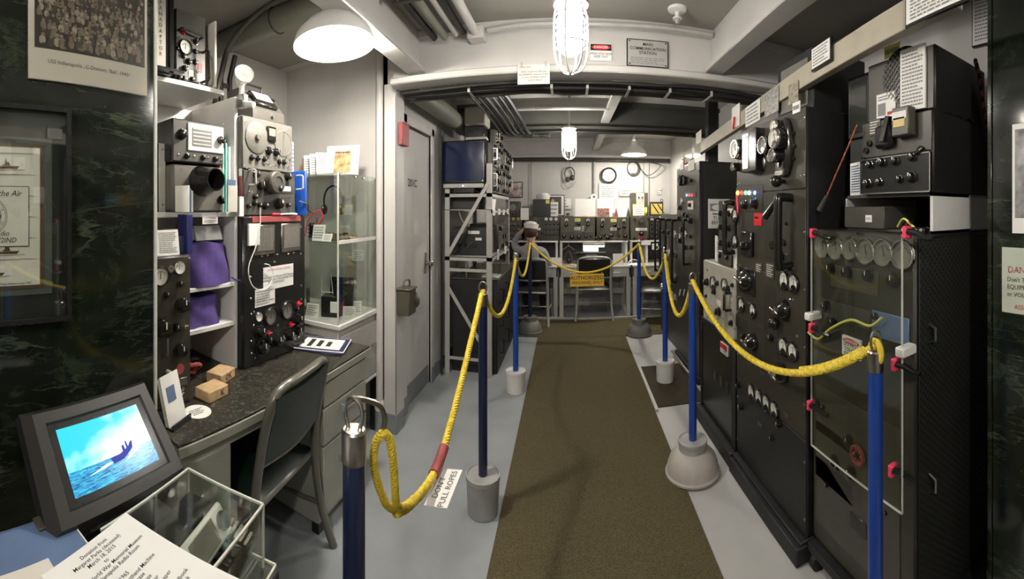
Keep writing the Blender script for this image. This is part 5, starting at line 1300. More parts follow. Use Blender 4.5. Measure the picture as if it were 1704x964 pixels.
# ---- on the rear wall
WY = WB - .003
def wall_frame(lab, px, py, w, h, mtn_in, fr='blk', cat='picture', rows=0, name='framed_picture'):
    p = onY(px, py, WY); t = thing(name, lab, cat, (p.x, WY - .022, p.z - h / 2))
    MB().box(-w / 2, w / 2, 0, .02, 0, h, .003).build('frame', fr, t); q = MB().box(-w / 2 + .012, w / 2 - .012, -.002, 0, .012, h - .012).build('picture', mtn_in, t)
    if rows: printed_lines(t, -w * .36, w * .36, h * .12, h * .86, rows, 'grayink', -.003, rows)
    return t
wall_frame('black framed colour picture with red and white shapes on the rear wall', 858.5, 316, .22, .25, mat('flower_print', (.42, .33, .32), .6, var=.9, scale=11))
wall_frame('white certificate framed in grey on the rear wall', 941.5, 339, .20, .185, 'paper', 'ltgray', 'certificate', 3, 'certificate')
wall_frame('large white printed poster under the clock on the rear wall', 1012, 319, .30, .25, 'paper', 'card', 'poster', 7, 'wall_poster')
wall_frame('blank white landscape sheet right of the clock poster', 1040.5, 320, .20, .13, 'paper', 'card', 'paper', 2, 'wall_sheet')
wall_frame('small white card alone on the rear wall at the right', 1097, 319, .065, .095, 'paper', 'card', 'card', 2, 'wall_card')
t = thing('wall_clock', 'round black rimmed clock with white face on the rear wall', 'clock', onY(1013, 292, WY - .02))
MB().lathe([(.125, -.02), (.125, .03), (.115, .045), (.10, .04), (.095, .015), (0, .015)], 36, 0, MF).build('rim', 'blk', t); MB().lathe([(.096, .018), (0, .018)], 32, 0, MF, cap=False).build('clock_face', 'white', t)
for i in range(12): a = i * PI / 6; MB().bar((.07 * math.sin(a), -.019, .07 * math.cos(a)), (.088 * math.sin(a), -.019, .088 * math.cos(a)), .006, .002).build('hour_mark', 'ink', t)
MB().bar((0, -.021, 0), (.06, -.021, .0), .008, .002).build('hour_hand', 'ink', t); MB().bar((0, -.022, 0), (-.012, -.022, -.085), .006, .002).build('minute_hand', 'ink', t)
t = thing('headphones', 'grey headphones hanging from a wire on the rear wall', 'headphones', onY(948, 295, WY - .04))
MB().tube(smooth_path([(-.065, 0, -.02), (-.075, 0, .07), (-.045, 0, .135), (0, 0, .155), (.045, 0, .135), (.075, 0, .07), (.065, 0, -.02)], 5), .009, 8).build('headband', 'dkgray', t)
MB().tube(smooth_path([(-.05, .0, 0), (-.055, 0, .06), (0, 0, .13), (.055, 0, .06), (.05, 0, 0)], 5), .004, 6).build('inner_band', 'shelf', t)
MB().ell((-.035, -.01, -.04), (.035, .02, .03), 12, 8).ell((.04, -.01, -.01), (.04, .025, .045), 12, 8).build('earpieces', 'dkgray', t)
MB().tube([(0, 0, .155), (0, .01, .50)], .003, 5).build('hanging_wire', 'cable', t); MB().tube(smooth_path([(-.03, 0, -.06), (-.08, 0, -.10), (-.04, 0, -.16), (.04, 0, -.15), (.09, 0, -.06)], 4), .004, 6).build('cord', 'cablegray', t)
t = thing('cable_coil', 'coil of dark cable hanging on the rear wall right of the clock', 'cable', onY(1053, 280, WY - .03))
for k in range(4):
    MB().tube([((.085 + .005 * k) * math.sin(a) + .004 * k, -.008 * k, (.10 + .005 * k) * math.cos(a)) for a in [2 * PI * i / 20 for i in range(20)]], .006, 6, closed=True).build('cable_turn', 'dkgray', t)
MB().box(-.02, .025, -.03, .0, -.12, -.08, .006).build('connector', 'dkgray', t)
for i, (px, top, bot, mtn, w, lab) in enumerate(((884, 262, 355, 'cablegray', .007, 'thin grey conduit down the rear wall beside the colour picture'), (989, 262, 365, 'galv', .022, 'grey conduit down the rear wall left of the clock'),
                                            (1071, 262, 350, 'cablegray', .005, 'thin wire down the rear wall right of the cable coil'), (1080, 262, 345, 'cablegray', .005, 'second thin wire down the rear wall at the right'), (1117, 265, 320, 'cable', .012, 'black cable bending down at the right end of the rear wall'))):
    a = onY(px, top, WY - .02); b = onY(px, bot, WY - .02); tag(MB().tube([a, (a + b) / 2, b], w, 8).build('wall_conduit', mtn), lab, 'conduit')
t = thing('paper_roll', 'white roll mounted below the grey conduit on the rear wall', 'roll', onY(988, 328, WY - .06)); MB().lathe([(.02, 0), (.05, 0), (.05, .05), (.02, .05), (.02, 0)], 22, 0, MF, cap=False).build('roll', 'white', t)
MB().cyl((0, .06, 0), (0, -.055, 0), .008, n=8).build('spindle', 'galv', t)
tag(MB().tube(smooth_path([(1.05, 6.12, 2.28), (1.25, 6.14, 2.05), (1.45, 6.1, 2.2), (1.3, 6.13, 2.26)], 6), .006, 6).build('hanging_cable', 'cable'), 'thin black cable drooping beneath the rear beam at the right', 'cable')
# ---- on the desks
t = thing('typewriter', 'black typewriter with white paper on the middle rear desk', 'typewriter', (onY(985, 440, DKF).x, 5.60, DTZ))
MB().box(-.16, .16, -.0, .26, 0, .09, .015).build('body', 'blk', t); MB().cyl((-.21, .13, .155), (.21, .13, .155), .022, n=14).build('platen', 'rubber', t)
MB().box(-.19, .19, .10, .16, .09, .135, .01).build('carriage', 'blk', t); MB().box(-.11, .11, .128, .130, .15, .24).build('paper', 'paper', t)
for s_ in (-1, 1): MB().lathe([(.026, 0), (.026, .03), (0, .03)], 14, 0, Matrix.Translation((s_ * .21, .13, .155)) @ Matrix.Rotation(s_ * PI / 2, 4, 'Y')).build('platen_knob', 'bake', t)
for j in range(4):
    kb = MB()
    for i in range(10): kb.lathe([(.008, .03 + j * .014), (.008, .04 + j * .014), (0, .041 + j * .014)], 8, 0, Matrix.Translation((-.10 + i * .022 + .006 * j, -.09 + j * .022, 0)))
    kb.build('key_row', 'bake', t)
t = thing('strip_lamp', 'grey fluorescent strip lamp lit under the hutch of the middle desk', 'lamp', (onY(988, 405, 5.66).x, 5.66, .968))
MB().box(-.16, .16, -.05, .03, .03, .066, .006).build('housing', 'cream', t); MB().cyl((-.15, -.01, .022), (.15, -.01, .022), .013, n=10).build('tube', emat('strip_tube', (1, .96, .85), 14.0), t)
rsheet('white blank card standing on the middle desk right of the chair', CO, 868, 300, 950, 403, 5.52, zb=DTZ + .001, cat='card')
rsheet('white card standing on the left desk beside the sailor', CO, 360, 332, 452, 392, 5.55, zb=DTZ + .001, cat='card')
t = thing('telegraph_set', 'small apparatus on a light wooden base on the middle desk', 'apparatus', (onY(946, 440, 5.60).x, 5.57, DTZ))
MB().box(-.09, .09, -.05, .06, 0, .018, .003).build('base', 'wood', t); MB().tube(smooth_path([(-.04, 0, .02), (-.05, 0, .12), (.0, 0, .2), (.05, 0, .1), (.03, 0, .02)], 4), .006, 6).build('wire_arm', 'dkgray', t); MB().ell((.0, 0, .06), (.035, .025, .04), 10, 8).build('coil', 'blk', t)
t = thing('coat_hanger', 'wire hanger hooked under the hutch of the middle desk', 'hanger', (onY(946, 412, 5.70).x, 5.70, .93)); MB().tube([(-.09, 0, 0), (0, 0, .06), (.09, 0, 0)], .004, 6).tube([(0, 0, .06), (0, 0, .10)], .003, 6).build('wire', 'chrome', t)
t = thing('notepad', 'white papers with a curled cable on the right rear desk', 'paper', (onY(1058, 440, 5.55).x, 5.55, DTZ + .0005)); MB().box(-.11, .08, -.05, .10, 0, .008, .001).build('pad', 'paper', t)
MB().tube(smooth_path([(-.10, .06, .012), (-.06, .10, .05), (.0, .10, .06), (.07, .08, .03)], 4), .006, 6).build('cable', 'white', t)
for i, (px, w) in enumerate(((1075, .14), (1090, .09), (1093, .07))):
    sg = sheet('hutch_label', ['long white', 'grey-white', 'small white'][i] + ' label on the right rear hutch edge', 'label', w, [.05, .09, .04][i], (onY(px, 410, 5.69).x, 5.69, [.99, .92, .93][i]), 0)
# ---- rear chairs
side_chair('office_chair', 'grey steel chair with black back standing at the middle rear desk', 'chair', (onY(989, 500, 5.35).x, 5.62, .0), PI, 'chairgr', 'vinylblk', 'grey steel rear chairs', w=.46, h=.86)
side_chair('office_chair', 'grey steel chair the sailor sits on', 'chair', (-.465, 5.36, .010), PI - .08, 'chairgr', 'vinylblk', 'grey steel rear chairs', w=.44, h=.86)
side_chair('office_chair', 'grey steel chair seen from its side at the right rear desk', 'chair', (1.20, 5.30, .010), PI + 1.25, 'chairgr', 'vinylblk', 'grey steel rear chairs', w=.42, h=.84)
# ================================================================== RIGHT SIDE: rows of equipment racks
# timber running above the racks
BA, BB_ = Vector((.915, .62, 2.072)), Vector((1.262, 4.25, 2.005))
tb = MB(); tb.bar(BA + Vector((.02, 0, .048)), BB_ + Vector((.02, 0, .048)), .04, .096, .003)
struct(tb.build('trim_4', 'woodbeam'))
def on_beam(px, off=0.0):                       # point of the timber's aisle face at an image column, and its yaw
    d = BB_ - BA; U = d.copy(); U.z = 0; U.normalize()
    k, z, dist = onLine(px, PY, Vector((BA.x, BA.y, 0)), U)
    return Vector((BA.x + U.x * k, BA.y + U.y * k, BA.z + d.z * k / Vector((d.x, d.y)).length)), math.atan2(U.y, U.x) - PI
def zat(p, py): return EYE - (py - PY) / F * math.hypot(p.x, p.y)
def beam_sheet(name, lab, px0, px1, y0, y1, mtn='paper', rows=0, cat='paper', off=.004, frame=None, t=.002):
    a, rz = on_beam(px0); b, _ = on_beam(px1); m = (a + b) / 2; w = (a - b).length
    n = Vector((-math.sin(rz), math.cos(rz), 0)) * -1.0
    m2, _ = on_beam((px0 + px1) / 2); z1, z0 = zat(m2, y0), zat(m2, y1)
    s_ = sheet(name, lab, cat, w, z1 - z0, Vector((m.x, m.y, z0)) + n * (off + t), rz, matn=mtn, t=t)
    if rows: printed_lines(s_, -w * .42, w * .42, (z1 - z0) * .06, (z1 - z0) * .94, rows, seed=rows)
    if frame:
        h = z1 - z0; MB().box(-w / 2 - .008, w / 2 + .008, t, t + .01, -.008, h + .008, .002).build('frame', frame, s_)
    return s_
beam_sheet('framed_notice', 'black framed typed notice high on the right timber, nearest the viewer', 1514, 1612, -40, 22, rows=9, frame='blk', cat='notice', off=.014)
beam_sheet('framed_notice', 'black framed typed notice on the timber above the tall rack', 1356, 1386, 74, 108, rows=6, frame='blk', cat='notice', off=.014)
beam_sheet('paper_sheet', 'white sheet with red clip hanging from the timber, above the lettered sheet', 1219, 1232, 176, 212, off=.004)
beam_sheet('paper_sheet', 'white lettered sheet hanging under the timber beside the red clip', 1242, 1266, 172, 206, rows=5)
beam_sheet('photo_print', 'grey photo print hanging under the timber next to the lettered sheet', 1274, 1297, 150, 190, mat('photo_grey', (.35, .34, .31), .5, var=.6, scale=60), cat='photo')
beam_sheet('photo_print', 'brownish photo print hanging under the timber above the tall rack corner', 1314, 1330, 138, 172, mat('photo_brown', (.30, .26, .20), .5, var=.6, scale=60), cat='photo')
beam_sheet('photo_print', 'small pale print at the far end of the timber', 1159, 1168, 219, 240, 'card', cat='photo')
for i, (a, b, c, d) in enumerate(((1137, 1152, 232, 268), (1156, 1166, 240, 262))): beam_sheet('plastic_sleeve', ['long', 'short'][i] + ' clear plastic sleeve hanging at the far end of the timber', a, b, c, d, 'acrylic', cat='sleeve')
p, rz = on_beam(1225); tag(MB().box(-.006, .006, -.012, .0, -.03, .05, .002).build('clip', 'red', None, p + Vector((-.012, 0, .03)), (0, .3, rz)), 'red clip pinned on the far part of the timber', 'clip')
p, rz = on_beam(1138); t = thing('red_ribbon', 'red ribbon tied over the far end of the timber', 'ribbon', p + Vector((0, -.02, .05)))
MB().tube(smooth_path([(0, 0, .03), (-.008, -.01, -.03), (-.004, .01, -.10), (-.01, 0, -.16), (.01, .02, -.20)], 4), .006, 6).build('strand', 'pinkred', t); MB().box(-.02, .04, -.05, .05, .0, .02, .003).build('wood_end', 'woodbeam', t)

def big_handle(u, cr, x, y0, y1, r=.016, out=.06):
    a = u.uv(*cr(x, y0)); b = u.uv(*cr(x, y1))
    return MB().tube(smooth_path([(a[0], 0, a[1]), (a[0], -out * .8, a[1]), (a[0], -out, a[1] - .03), (a[0], -out, b[1] + .03), (a[0], -out * .8, b[1]), (a[0], 0, b[1])], 4), r, 10).build('handle', 'bake', u.o)
def bar_wheel(u, cr, x, y, r, rot=0.0):
    """round housing with a chrome bar handle"""
    px, py = cr(x, y); a, b = u.uv(px, py); R = u.m(px, r * cr.s)
    o = MB().lathe([(R * 1.25, 0), (R * 1.2, .02), (R * .95, .035), (R * .6, .05), (0, .05)], 24, 0, MF).build('switch_housing', 'bake', u.o, (a, 0, b))
    MB().bar((-R * .95, -.062, R * .18), (R * .95, -.062, -R * .18), .010, .012, .003).build('bar_handle', 'steel', o); MB().lathe([(R * .35, .05), (R * .33, .066), (0, .066)], 16, 0, MF).build('hub', 'steel', o)
    return o
# ---- far console with long handles
u = Unit('radio_console', 'farthest black console with long upright handles on the right', 'radio', 'R', 1.16, 3.98, 4.86, 0, 1.46, .42, 'racks along the right wall', px=False)
u.body('wrinkle'); u.panel('olive')
rnd = random.Random(3)
for i in range(7):
    for j in range(4):
        a, b = -u.w / 2 + u.w * (i + .5) / 7, .55 + j * .23
        k = rnd.random()
        if k < .35: meter_at(u.o, a, b, .045, 'chrome', 'dial', True, rnd.random())
        elif k < .75: u.put('knob', f_knob, ('bake', 'dial'), a, b, .03, 'knob')
        else: u.put('pointer_knob', f_pointer, ('steel', 'ink'), a, b, .032, 'knob', rot=rnd.uniform(-1, 1))
for x in (-.40, -.14, .12, .40): MB().tube(smooth_path([(x, 0, .75), (x, -.07, .75), (x, -.08, .80), (x, -.08, 1.34), (x, -.07, 1.39), (x, 0, 1.39)], 4), .014, 8).build('handle', 'bake', u.o)
# ---- rack with perforated side
u = Unit('equipment_rack', 'black rack with perforated side and coloured lamps, third from the viewer', 'rack', 'R', 1.11, 3.22, 3.94, .06, 1.925, .46, 'racks along the right wall', px=False)
u.body('wrinkle', .006); u.panel('olive')
MB().box(u.w / 2 - .001, u.w / 2 + .004, .04, u.dep - .03, .02, u.h - .03, .001, 0).build('perforated_side', 'perf', u.o).rotation_euler = (0, 0, 0)
MB().box(-u.w / 2 - .01, u.w / 2 + .01, -.02, u.dep, -.06, 0, .004).build('plinth', 'blkm', u.o)
MB().cyl((-u.w / 2, -.05, -.01), (u.w / 2, -.05, -.01), .014, n=8).build('foot_rail', 'steel', u.o)
for x, y, r in ((105, 430, 26), (115, 440, 40), (140, 440, 30)): u.knob(CAB, x, y, r, 'round')
u.pbox(CAB, 128, 536, 212, 562, 0, .004, 'blk', 'lamp_strip')
for x, c in ((148, (.1, .45, 1.0)), (168, (1.0, .03, .05)), (186, (.9, .02, .03))): u.lens(CAB, x, 548, 9, emat('pilot_%d' % x, c, 3.5))
u.plate(CAB, 95, 322, 120, 358, 'paper', .003); u.plate(CAB, 155, 300, 200, 362, 'card', .003); u.plate(CAB, 152, 590, 192, 652, 'card', .003)
for x, y, r in ((178, 440, 16), (172, 620, 18), (178, 735, 24), (130, 690, 18), (100, 640, 20), (150, 700, 16), (95, 720, 22), (120, 800, 24), (175, 850, 16), (100, 880, 22), (135, 930, 20), (180, 930, 18)): u.knob(CAB, x, y, r)
for x, y in ((110, 590), (98, 850), (140, 830)): u.meter(CAB, x, y, 26, 'chrome', 'dial', True)
big_handle(u, CAB, 165, 730, 1050, .012)
for k in range(4): 
    a, b = u.uv(1133 + k * 7, 487); MB().bar((a - .02, -.01, b - .03), (a + .02, -.01, b + .03), .006, .02).build('index_card', 'card', u.o)
for z in (.9, 1.2, 1.5, 1.78): link('screw', shared('screw', f_screw, 'chrome'), u.o, (u.w / 2 - .02, 0, z), None, .008)
sg = sheet('warning_sign', 'white TURN BEFORE sign on the perforated rack side', 'sign', .205, .255, onY(1196.5, 380, 3.212) + Vector((.0, -.003, 0)), 0, t=.002)
MB().box(-.085, .085, -.001, 0, .150, .215).build('header', 'grayink', sg); MB().lathe([(1, 0), (0, 0)], 24, 0, MF, cap=False).build('oval', 'paper', sg, (0, -.0018, .182)).scale = (.07, 1, .026)
text(sg, 'TURN\nBEFORE', .042, 0, .068, bold=True, line=.95); printed_lines(sg, -.06, .06, .112, .138, 1, 'ink')
tag(MB().box(-.05, .05, 0, .09, 0, .62, .004).build('square_duct', 'blkm', None, (onY(1187, 260, 3.45).x, 3.45, 1.926)), 'black square trunk rising from the perforated rack', 'trunk')
# ---- cream transmitter on black cabinet
u = Unit('floor_cabinet', 'black cabinet with dark glass front under the cream set', 'cabinet', 'R', .95, 2.105, 2.72, .09, .735, .5, 'racks along the right wall', px=False)
u.body('blk', .006); u.panel('blk', x0=-u.w / 2 + .02, x1=u.w / 2 - .05, z0=.03, z1=u.h - .03, t=.004, name='glass_front')
MB().box(-u.w / 2, u.w / 2, -.006, .0, u.h - .03, u.h, .002).box(-u.w / 2, -u.w / 2 + .025, -.006, 0, 0, u.h, .002).box(u.w / 2 - .055, u.w / 2, -.006, 0, 0, u.h, .002).build('front_frame', 'blkm', u.o)
for x, y in ((1190, 625), (1200, 635), (1210, 645)): 
    a, b = u.uv(x, y); MB().box(a - .015, a + .015, -.004, 0, b - .03, b + .03, .001).build('tag', 'dkgray', u.o)
sg, w, h = label_sheet(u, CAA, 274, 505, 308, 585, 'danger_sticker', 'small red and white danger sticker on the black cabinet behind the rope', 'sticker', .009)
MB().box(-w / 2, w / 2, -.001, 0, h * .45, h * .95).build('red_band', 'red', sg); printed_lines(sg, -w * .4, w * .4, h * .05, h * .4, 3)
MB().box(-u.w / 2 - .03, u.w / 2, -.04, u.dep, -.09, 0, .004).build('plinth', 'blkm', u.o)
u = Unit('transmitter', 'cream grey transmitter set with black handle on the black cabinet', 'radio', 'R', .945, 2.115, 2.66, .736, 1.150, .42, px=False)
u.body('cream', .006); u.panel('cream', t=.008)
for x, y in ((235, 215), (292, 225)): u.meter(CAA, x, y, 36, 'dkgray', 'dial', True)
for x, y, r in ((203, 210, 20), (240, 258, 16), (262, 358, 22), (330, 225, 12), (325, 415, 16), (255, 215, 14), (310, 245, 18), (198, 280, 10)): u.knob(CAA, x, y, r)
u.handle(CAA, 322, 265, 322, 350, .045, .009, 'bake')
u.plate(CAA, 240, 365, 285, 395, 'dkgray', .004); u.plate(CAA, 250, 295, 272, 335, 'card', .003)
for x, y in ((203, 150), (340, 180), (203, 385), (340, 445)): u.screw(CAA, x, y, 6, 'dkgray')
sheet('folded_card', 'white folded card standing on the far end of the cream set', 'card', .12, .17, (1.0, 2.56, 1.151), -PI / 2 - .3, t=.012)
sheet('folded_card', 'white card wedged between the cream set and the tall rack', 'card', .06, .14, (.96, 2.135, 1.151), -PI / 2, t=.01)
u = Unit('control_box', 'dark control box standing on the cream set beside the tall rack', 'radio', 'R', .965, 2.16, 2.42, 1.151, 1.565, .3, px=False)
u.body('olive', .005); u.panel('olive')
for v_ in (.06, .14, .24, .33):
    for a in (-.07, .05): u.put('knob', f_knob, ('bake', 'dial'), a, v_, .022, 'knob')
MB().box(-.11, .10, -.012, 0, .005, .09, .01).build('louvre', 'dkgray', u.o)
MB().box(-.02, .11, -.004, -.0, .33, .36).build('label', 'card', u.o)
# ---- the tall rack
u = Unit('transmitter_rack', 'tallest dark olive transmitter rack with white meters and perforated column', 'rack', 'R', .95, 1.385, 2.098, .10, 1.945, .56, 'racks along the right wall', px=False)
u.body('wrinkle', .006); T3 = u
zs = u.uv(1290, 318)[1]
u.panel('olive', z1=zs - .002, z0=.42, name='middle_panel'); u.panel('olive', z0=zs + .002, name='top_panel'); u.panel('wrinkle', z0=.01, z1=.415, name='bottom_panel')
MB().box(-u.w / 2, u.w / 2, -.05, u.dep, -.10, -.02, .006).box(-u.w / 2 - .0, u.w / 2 + .0, -.03, u.dep, -.021, 0, .004).build('plinth', 'blkm', u.o)
# indicator lamps
u.pbox(CQ, 45, 95, 230, 262, 0, .003, 'olive', 'lamp_panel')
for x, c in ((58, (1, .6, .05)), (88, (1, .02, .02)), (114, (.05, .9, .3)), (138, (.75, .95, 1.0)), (178, (.08, .15, .9))): u.lens(CQ, x, 130, 15, emat('rack_lamp_%d' % x, c, 4.5))
u.knob(CQ, 112, 215, 34); u.knob(CQ, 182, 205, 40)
rt = u.pbox(CQ, 170, 272, 223, 362, 0, .004, 'red', 'red_tag'); u.pbox(CQ, 178, 296, 200, 310, .004, .005, 'blk', 'black_mark', 0, rt)
for y0, y1 in ((135, 600), (745, 1010)): u.pbox(CQ, 245, y0, 335, y1, 0, .003, 'perfol', 'perforated_panel')
u.pbox(CR, 228, 0, 322, 590, .0, .0025, 'perfol', 'perforated_panel')
u.pbox(CR, 40, 170, 115, 300, 0, .0025, 'perfol', 'perforated_panel')
u.plate(CQ, 182, 615, 224, 695, 'dkgray', .004, 'data_plate', 4, 'card'); u.plate(CQ, 254, 612, 310, 735, 'dkgray', .004, 'data_plate', 6, 'card'); u.plate(CQ, 70, 290, 85, 370, 'dkgray', .003, 'data_plate')
big_handle(u, CQ, 28, 205, 545); big_handle(u, CQ, 428, 165, 640, .020, .07)
a = u.uv(*CQ(400, 170)); b = u.uv(*CQ(335, 300)); MB().tube([(a[0], -.02, a[1]), (a[0], -.05, a[1]), (b[0], -.07, b[1])], [.012, .012, .017], 10).build('knife_switch', 'bake', u.o); u.jack(CQ, 402, 165, 22)
a = u.uv(*CQ(375, 52)); MB().ell((a[0], -.04, a[1]), (.028, .028, .028), 16, 10).cyl((a[0], 0, a[1]), (a[0], -.03, a[1]), .01).build('ball_handle', 'bake', u.o)
u.pbox(CQ, 96, 395, 168, 580, 0, .02, 'bake', 'interlock_box', .006); u.knob(CQ, 130, 500, 34, yy=-.02); u.knob(CQ, 92, 500, 20)
for x, y, r in ((305, 495, 30), (375, 470, 16), (360, 570, 36), (85, 700, 18), (395, 345, 14), (380, 480, 20)): u.knob(CQ, x, y, r, 'round')
bar_wheel(u, CQ, 125, 735, 60); u.pbox(CQ, 70, 640, 178, 860, 0, .006, 'blk', 'switch_plate', .004)
for x, y in ((382, 740), (448, 760)): u.meter(CQ, x, y, 70, 'bake', 'dial', True)
for x, y in ((40, 290), (38, 470)): u.meter(CQ, x, y, 50, 'bake', 'dial', True)
for x, y, r in ((80, 110, 50), (156, 148, 50), (360, 388, 66), (424, 422, 66)): u.meter(CR, x, y, r, 'bake', 'dial', True)
bar_wheel(u, CR, 160, 355, 48); bar_wheel(u, CR, 368, 140, 56); bar_wheel(u, CR, 356, 566, 56)
a = u.uv(*CR(335, 228)); MB().ell((a[0], -.035, a[1]), (.03, .03, .03), 16, 10).build('ball_handle', 'bake', u.o)
u.knob(CR, 282, 328, 28); u.screw(CR, 446, 320, 14); u.knob(CR, 95, 320, 20)
gp = u.pbox(CR, 112, 655, 335, 850, 0, .001, 'blk', 'gauge_mount')
for x, y in ((148, 695), (196, 727), (247, 766), (300, 812)): u.meter(CR, x, y, 58, 'bake', 'dial', True)
for x, y, r in ((80, 790, 26), (335, 905, 30), (60, 650, 22), (285, 1000, 22)): u.knob(CR, x, y, r)
u.plate(CR, 360, 820, 392, 880, 'dkgray', .003); u.plate(CR, 185, 880, 215, 935, 'dkgray', .003)
for i in range(8):
    for x in (-u.w / 2 + .014, u.w / 2 - .014): link('screw', shared('screw', f_screw, 'steel'), u.o, (x, 0, .08 + i * .245), None, .006)
for x, y, r in ((70, 640, 16), (60, 860, 14), (150, 905, 14), (245, 690, 12), (440, 880, 16), (440, 655, 16), (390, 560, 12)): u.toggle(CQ, x, y, r)
for x, y in ((350, 660, ), (470, 690), (465, 820), (350, 850)): u.plate(CQ, x, y, x + 26, y + 12, 'dkgray', .003, 'name_plate')
for x, y in ((120, 60), (190, 250), (120, 500), (200, 560), (430, 250), (300, 470), (420, 640), (260, 690)): u.plate(CR, x, y, x + 28, y + 14, 'dkgray', .003, 'name_plate')
# top panel instruments
def pod(cr, x, y, r, out, face, ang=.5, w=1.0):
    px, py = cr(x, y); a, b = u.uv(px, py); R = u.m(px, r * cr.s)
    o = MB().lathe([(R * 1.05, 0), (R, out * .8), (R * .92, out), (R * .8, out), (R * .78, out - .006), (0, out - .006)], 24, 0, MF).build('gauge_housing', 'bake', u.o, (a, 0, b)); o.scale = (w, 1, 1)
    meter_at(o, 0, 0, R * .95, 'chrome', face, True, ang, yy=-out + .004)
    return o
pod(CZ, 182, 430, 80, .05, 'dial', .3); pod(CZ, 140, 570, 34, .04, 'dialdk')
bx_ = u.pbox(CZ, 235, 300, 350, 600, 0, .05, 'bake', 'meter_block', .004); u.pbox(CZ, 240, 320, 290, 585, .05, .053, 'steel', 'block_face', .002, bx_); u.pbox(CZ, 246, 340, 284, 430, .053, .055, 'bake', 'block_window', .001, bx_)
u.knob(CZ, 335, 540, 56, 'pointer', 'steel'); pod(CZ, 400, 400, 76, .045, 'dialdk', .7); u.knob(CZ, 410, 490, 40, 'round', 'steel')
pod(CZ, 520, 350, 84, .06, 'card', .4); pod(CZ, 482, 250, 56, .04, 'dial', .6); pod(CZ, 490, 480, 56, .055, 'dialdk'); u.knob(CZ, 490, 555, 34, 'round', 'steel'); u.knob(CZ, 455, 420, 22, 'round')
a = u.uv(*CZ(530, 410)); ov = MB().lathe([(1, 0), (1, .012), (.94, .018), (0, .018)], 32, 0, MF).build('oval_mount', 'bake', u.o, (a[0], 0, a[1])); ov.scale = (.062, 1, u.m(CZ(530, 410)[0], 235 * CZ.s))
for x, y in ((588, 300), (596, 400), (588, 500)): u.knob(CZ, x, y, 18, 'round')
u.pbox(CZ, 470, 600, 535, 640, 0, .03, 'steel', 'latch', .004); u.plate(CZ, 578, 60, 638, 125, 'paper', .004, 'white_label', 1); u.pbox(CZ, 410, 215, 445, 250, 0, .006, 'blk', 'jack_plate')
for x, y in ((150, 290), (640, 200), (150, 700), (640, 640)): u.screw(CZ, x, y, 6)
tag(MB().tube(smooth_path([(.947, 2.085, 1.60), (.946, 2.08, 1.56), (.947, 2.07, 1.50), (.946, 2.085, 1.47)], 4), .008, 6).build('red_ribbon', 'pinkred'), 'pinkish red ribbon at the upper far corner of the tall rack', 'ribbon')
# things on top of the tall rack
t = thing('box', 'black box standing on the tall rack under the timber', 'box', (1.20, 1.62, 1.9455)); MB().box(-.16, .16, -.16, .16, 0, .30, .005).build('case', 'blkm', t); MB().box(-.165, -.16, -.12, .12, .04, .26, .002).build('window', 'dialdk', t)
t = thing('glass_box', 'dark glass-fronted box between the tall rack and the speaker box', 'box', (1.16, 1.225, 1.80)); MB().box(-.06, .2, -.064, .064, 0, .26, .004).build('case', 'wrinkle', t); MB().box(-.064, -.06, -.055, .055, .02, .24, .001).build('glass_front', 'acrylic', t)
MB().box(-.0598, -.055, -.045, .045, .03, .22).build('inner_plate', 'dkgray', t)
tag(MB().box(-.05, .22, -.064, .064, 0, .2385, .004).build('support_block', 'blkm', None, (1.16, 1.225, 1.561)), 'black block carrying the dark glass-fronted box', 'block')

# ---- near rack behind the clear acrylic sheet
u = Unit('meter_rack', 'near black rack with six chrome meters behind a clear acrylic sheet', 'rack', 'R', .975, .815, 1.372, .11, 1.42, .54, 'racks along the right wall', px=False)
N4 = u
u.body('wrinkle', .006); u.panel('olive', z0=.02)
MB().box(u.w / 2 - .001, u.w / 2 + .004, .02, u.dep - .02, .02, u.h - .02, .001).build('perforated_side', 'perf', u.o)
for x, y, r in ((158, 158, 76), (242, 165, 80), (332, 168, 78), (434, 185, 90), (547, 193, 92), (672, 207, 100)): u.meter(CS, x, y, r, 'chrome', 'dialdk', False, .35)
u.pbox(CS, 372, 60, 415, 82, 0, .006, 'blk', 'catch')
for x, y, r in ((212, 300, 40), (318, 320, 42), (620, 370, 52), (185, 540, 40), (225, 640, 30), (455, 340, 44), (500, 600, 30)): u.knob(CS, x, y, r)
u.pbox(CS, 205, 270, 510, 480, 0, .004, 'olive2', 'sub_panel', .003); u.pbox(CS, 470, 560, 710, 800, 0, .006, 'steelblue', 'blue_grey_panel', .003); u.pbox(CS, 130, 480, 460, 700, 0, .003, 'dkgray', 'sub_panel', .002)
for x, y, r in ((85, 190, 20), (110, 205, 14), (160, 440, 26), (235, 490, 30), (175, 465, 18), (125, 545, 14), (385, 670, 12), (225, 350, 26)): u.knob(CT, x, y, r)
a = u.uv(*CT(272, 410)); Rr = u.m(CT(272, 410)[0], 46 * CT.s)
rw_ = MB().tube([(Rr * .8 * math.cos(q), -.018, Rr * .8 * math.sin(q)) for q in [2 * PI * i / 24 for i in range(24)]], Rr * .2, 8, closed=True).build('red_handwheel', 'dullred', u.o, (a[0], 0, a[1]))
for k in range(3): q = k * PI / 3; MB().bar((-Rr * .75 * math.cos(q), -.015, -Rr * .75 * math.sin(q)), (Rr * .75 * math.cos(q), -.015, Rr * .75 * math.sin(q)), .008, .008).build('spoke', 'dullred', rw_)
MB().cyl((0, 0, 0), (0, -.02, 0), .012, n=12).build('hub', 'blk', rw_)
u.pbox(CT, 228, 660, 300, 790, 0, .006, 'blk', 'louvre_plate', .002)
for y0 in (300, 500, 700): u.pbox(CT, 75, y0, 445, y0 + 4, 0, .003, 'dkgray', 'seam_strip')
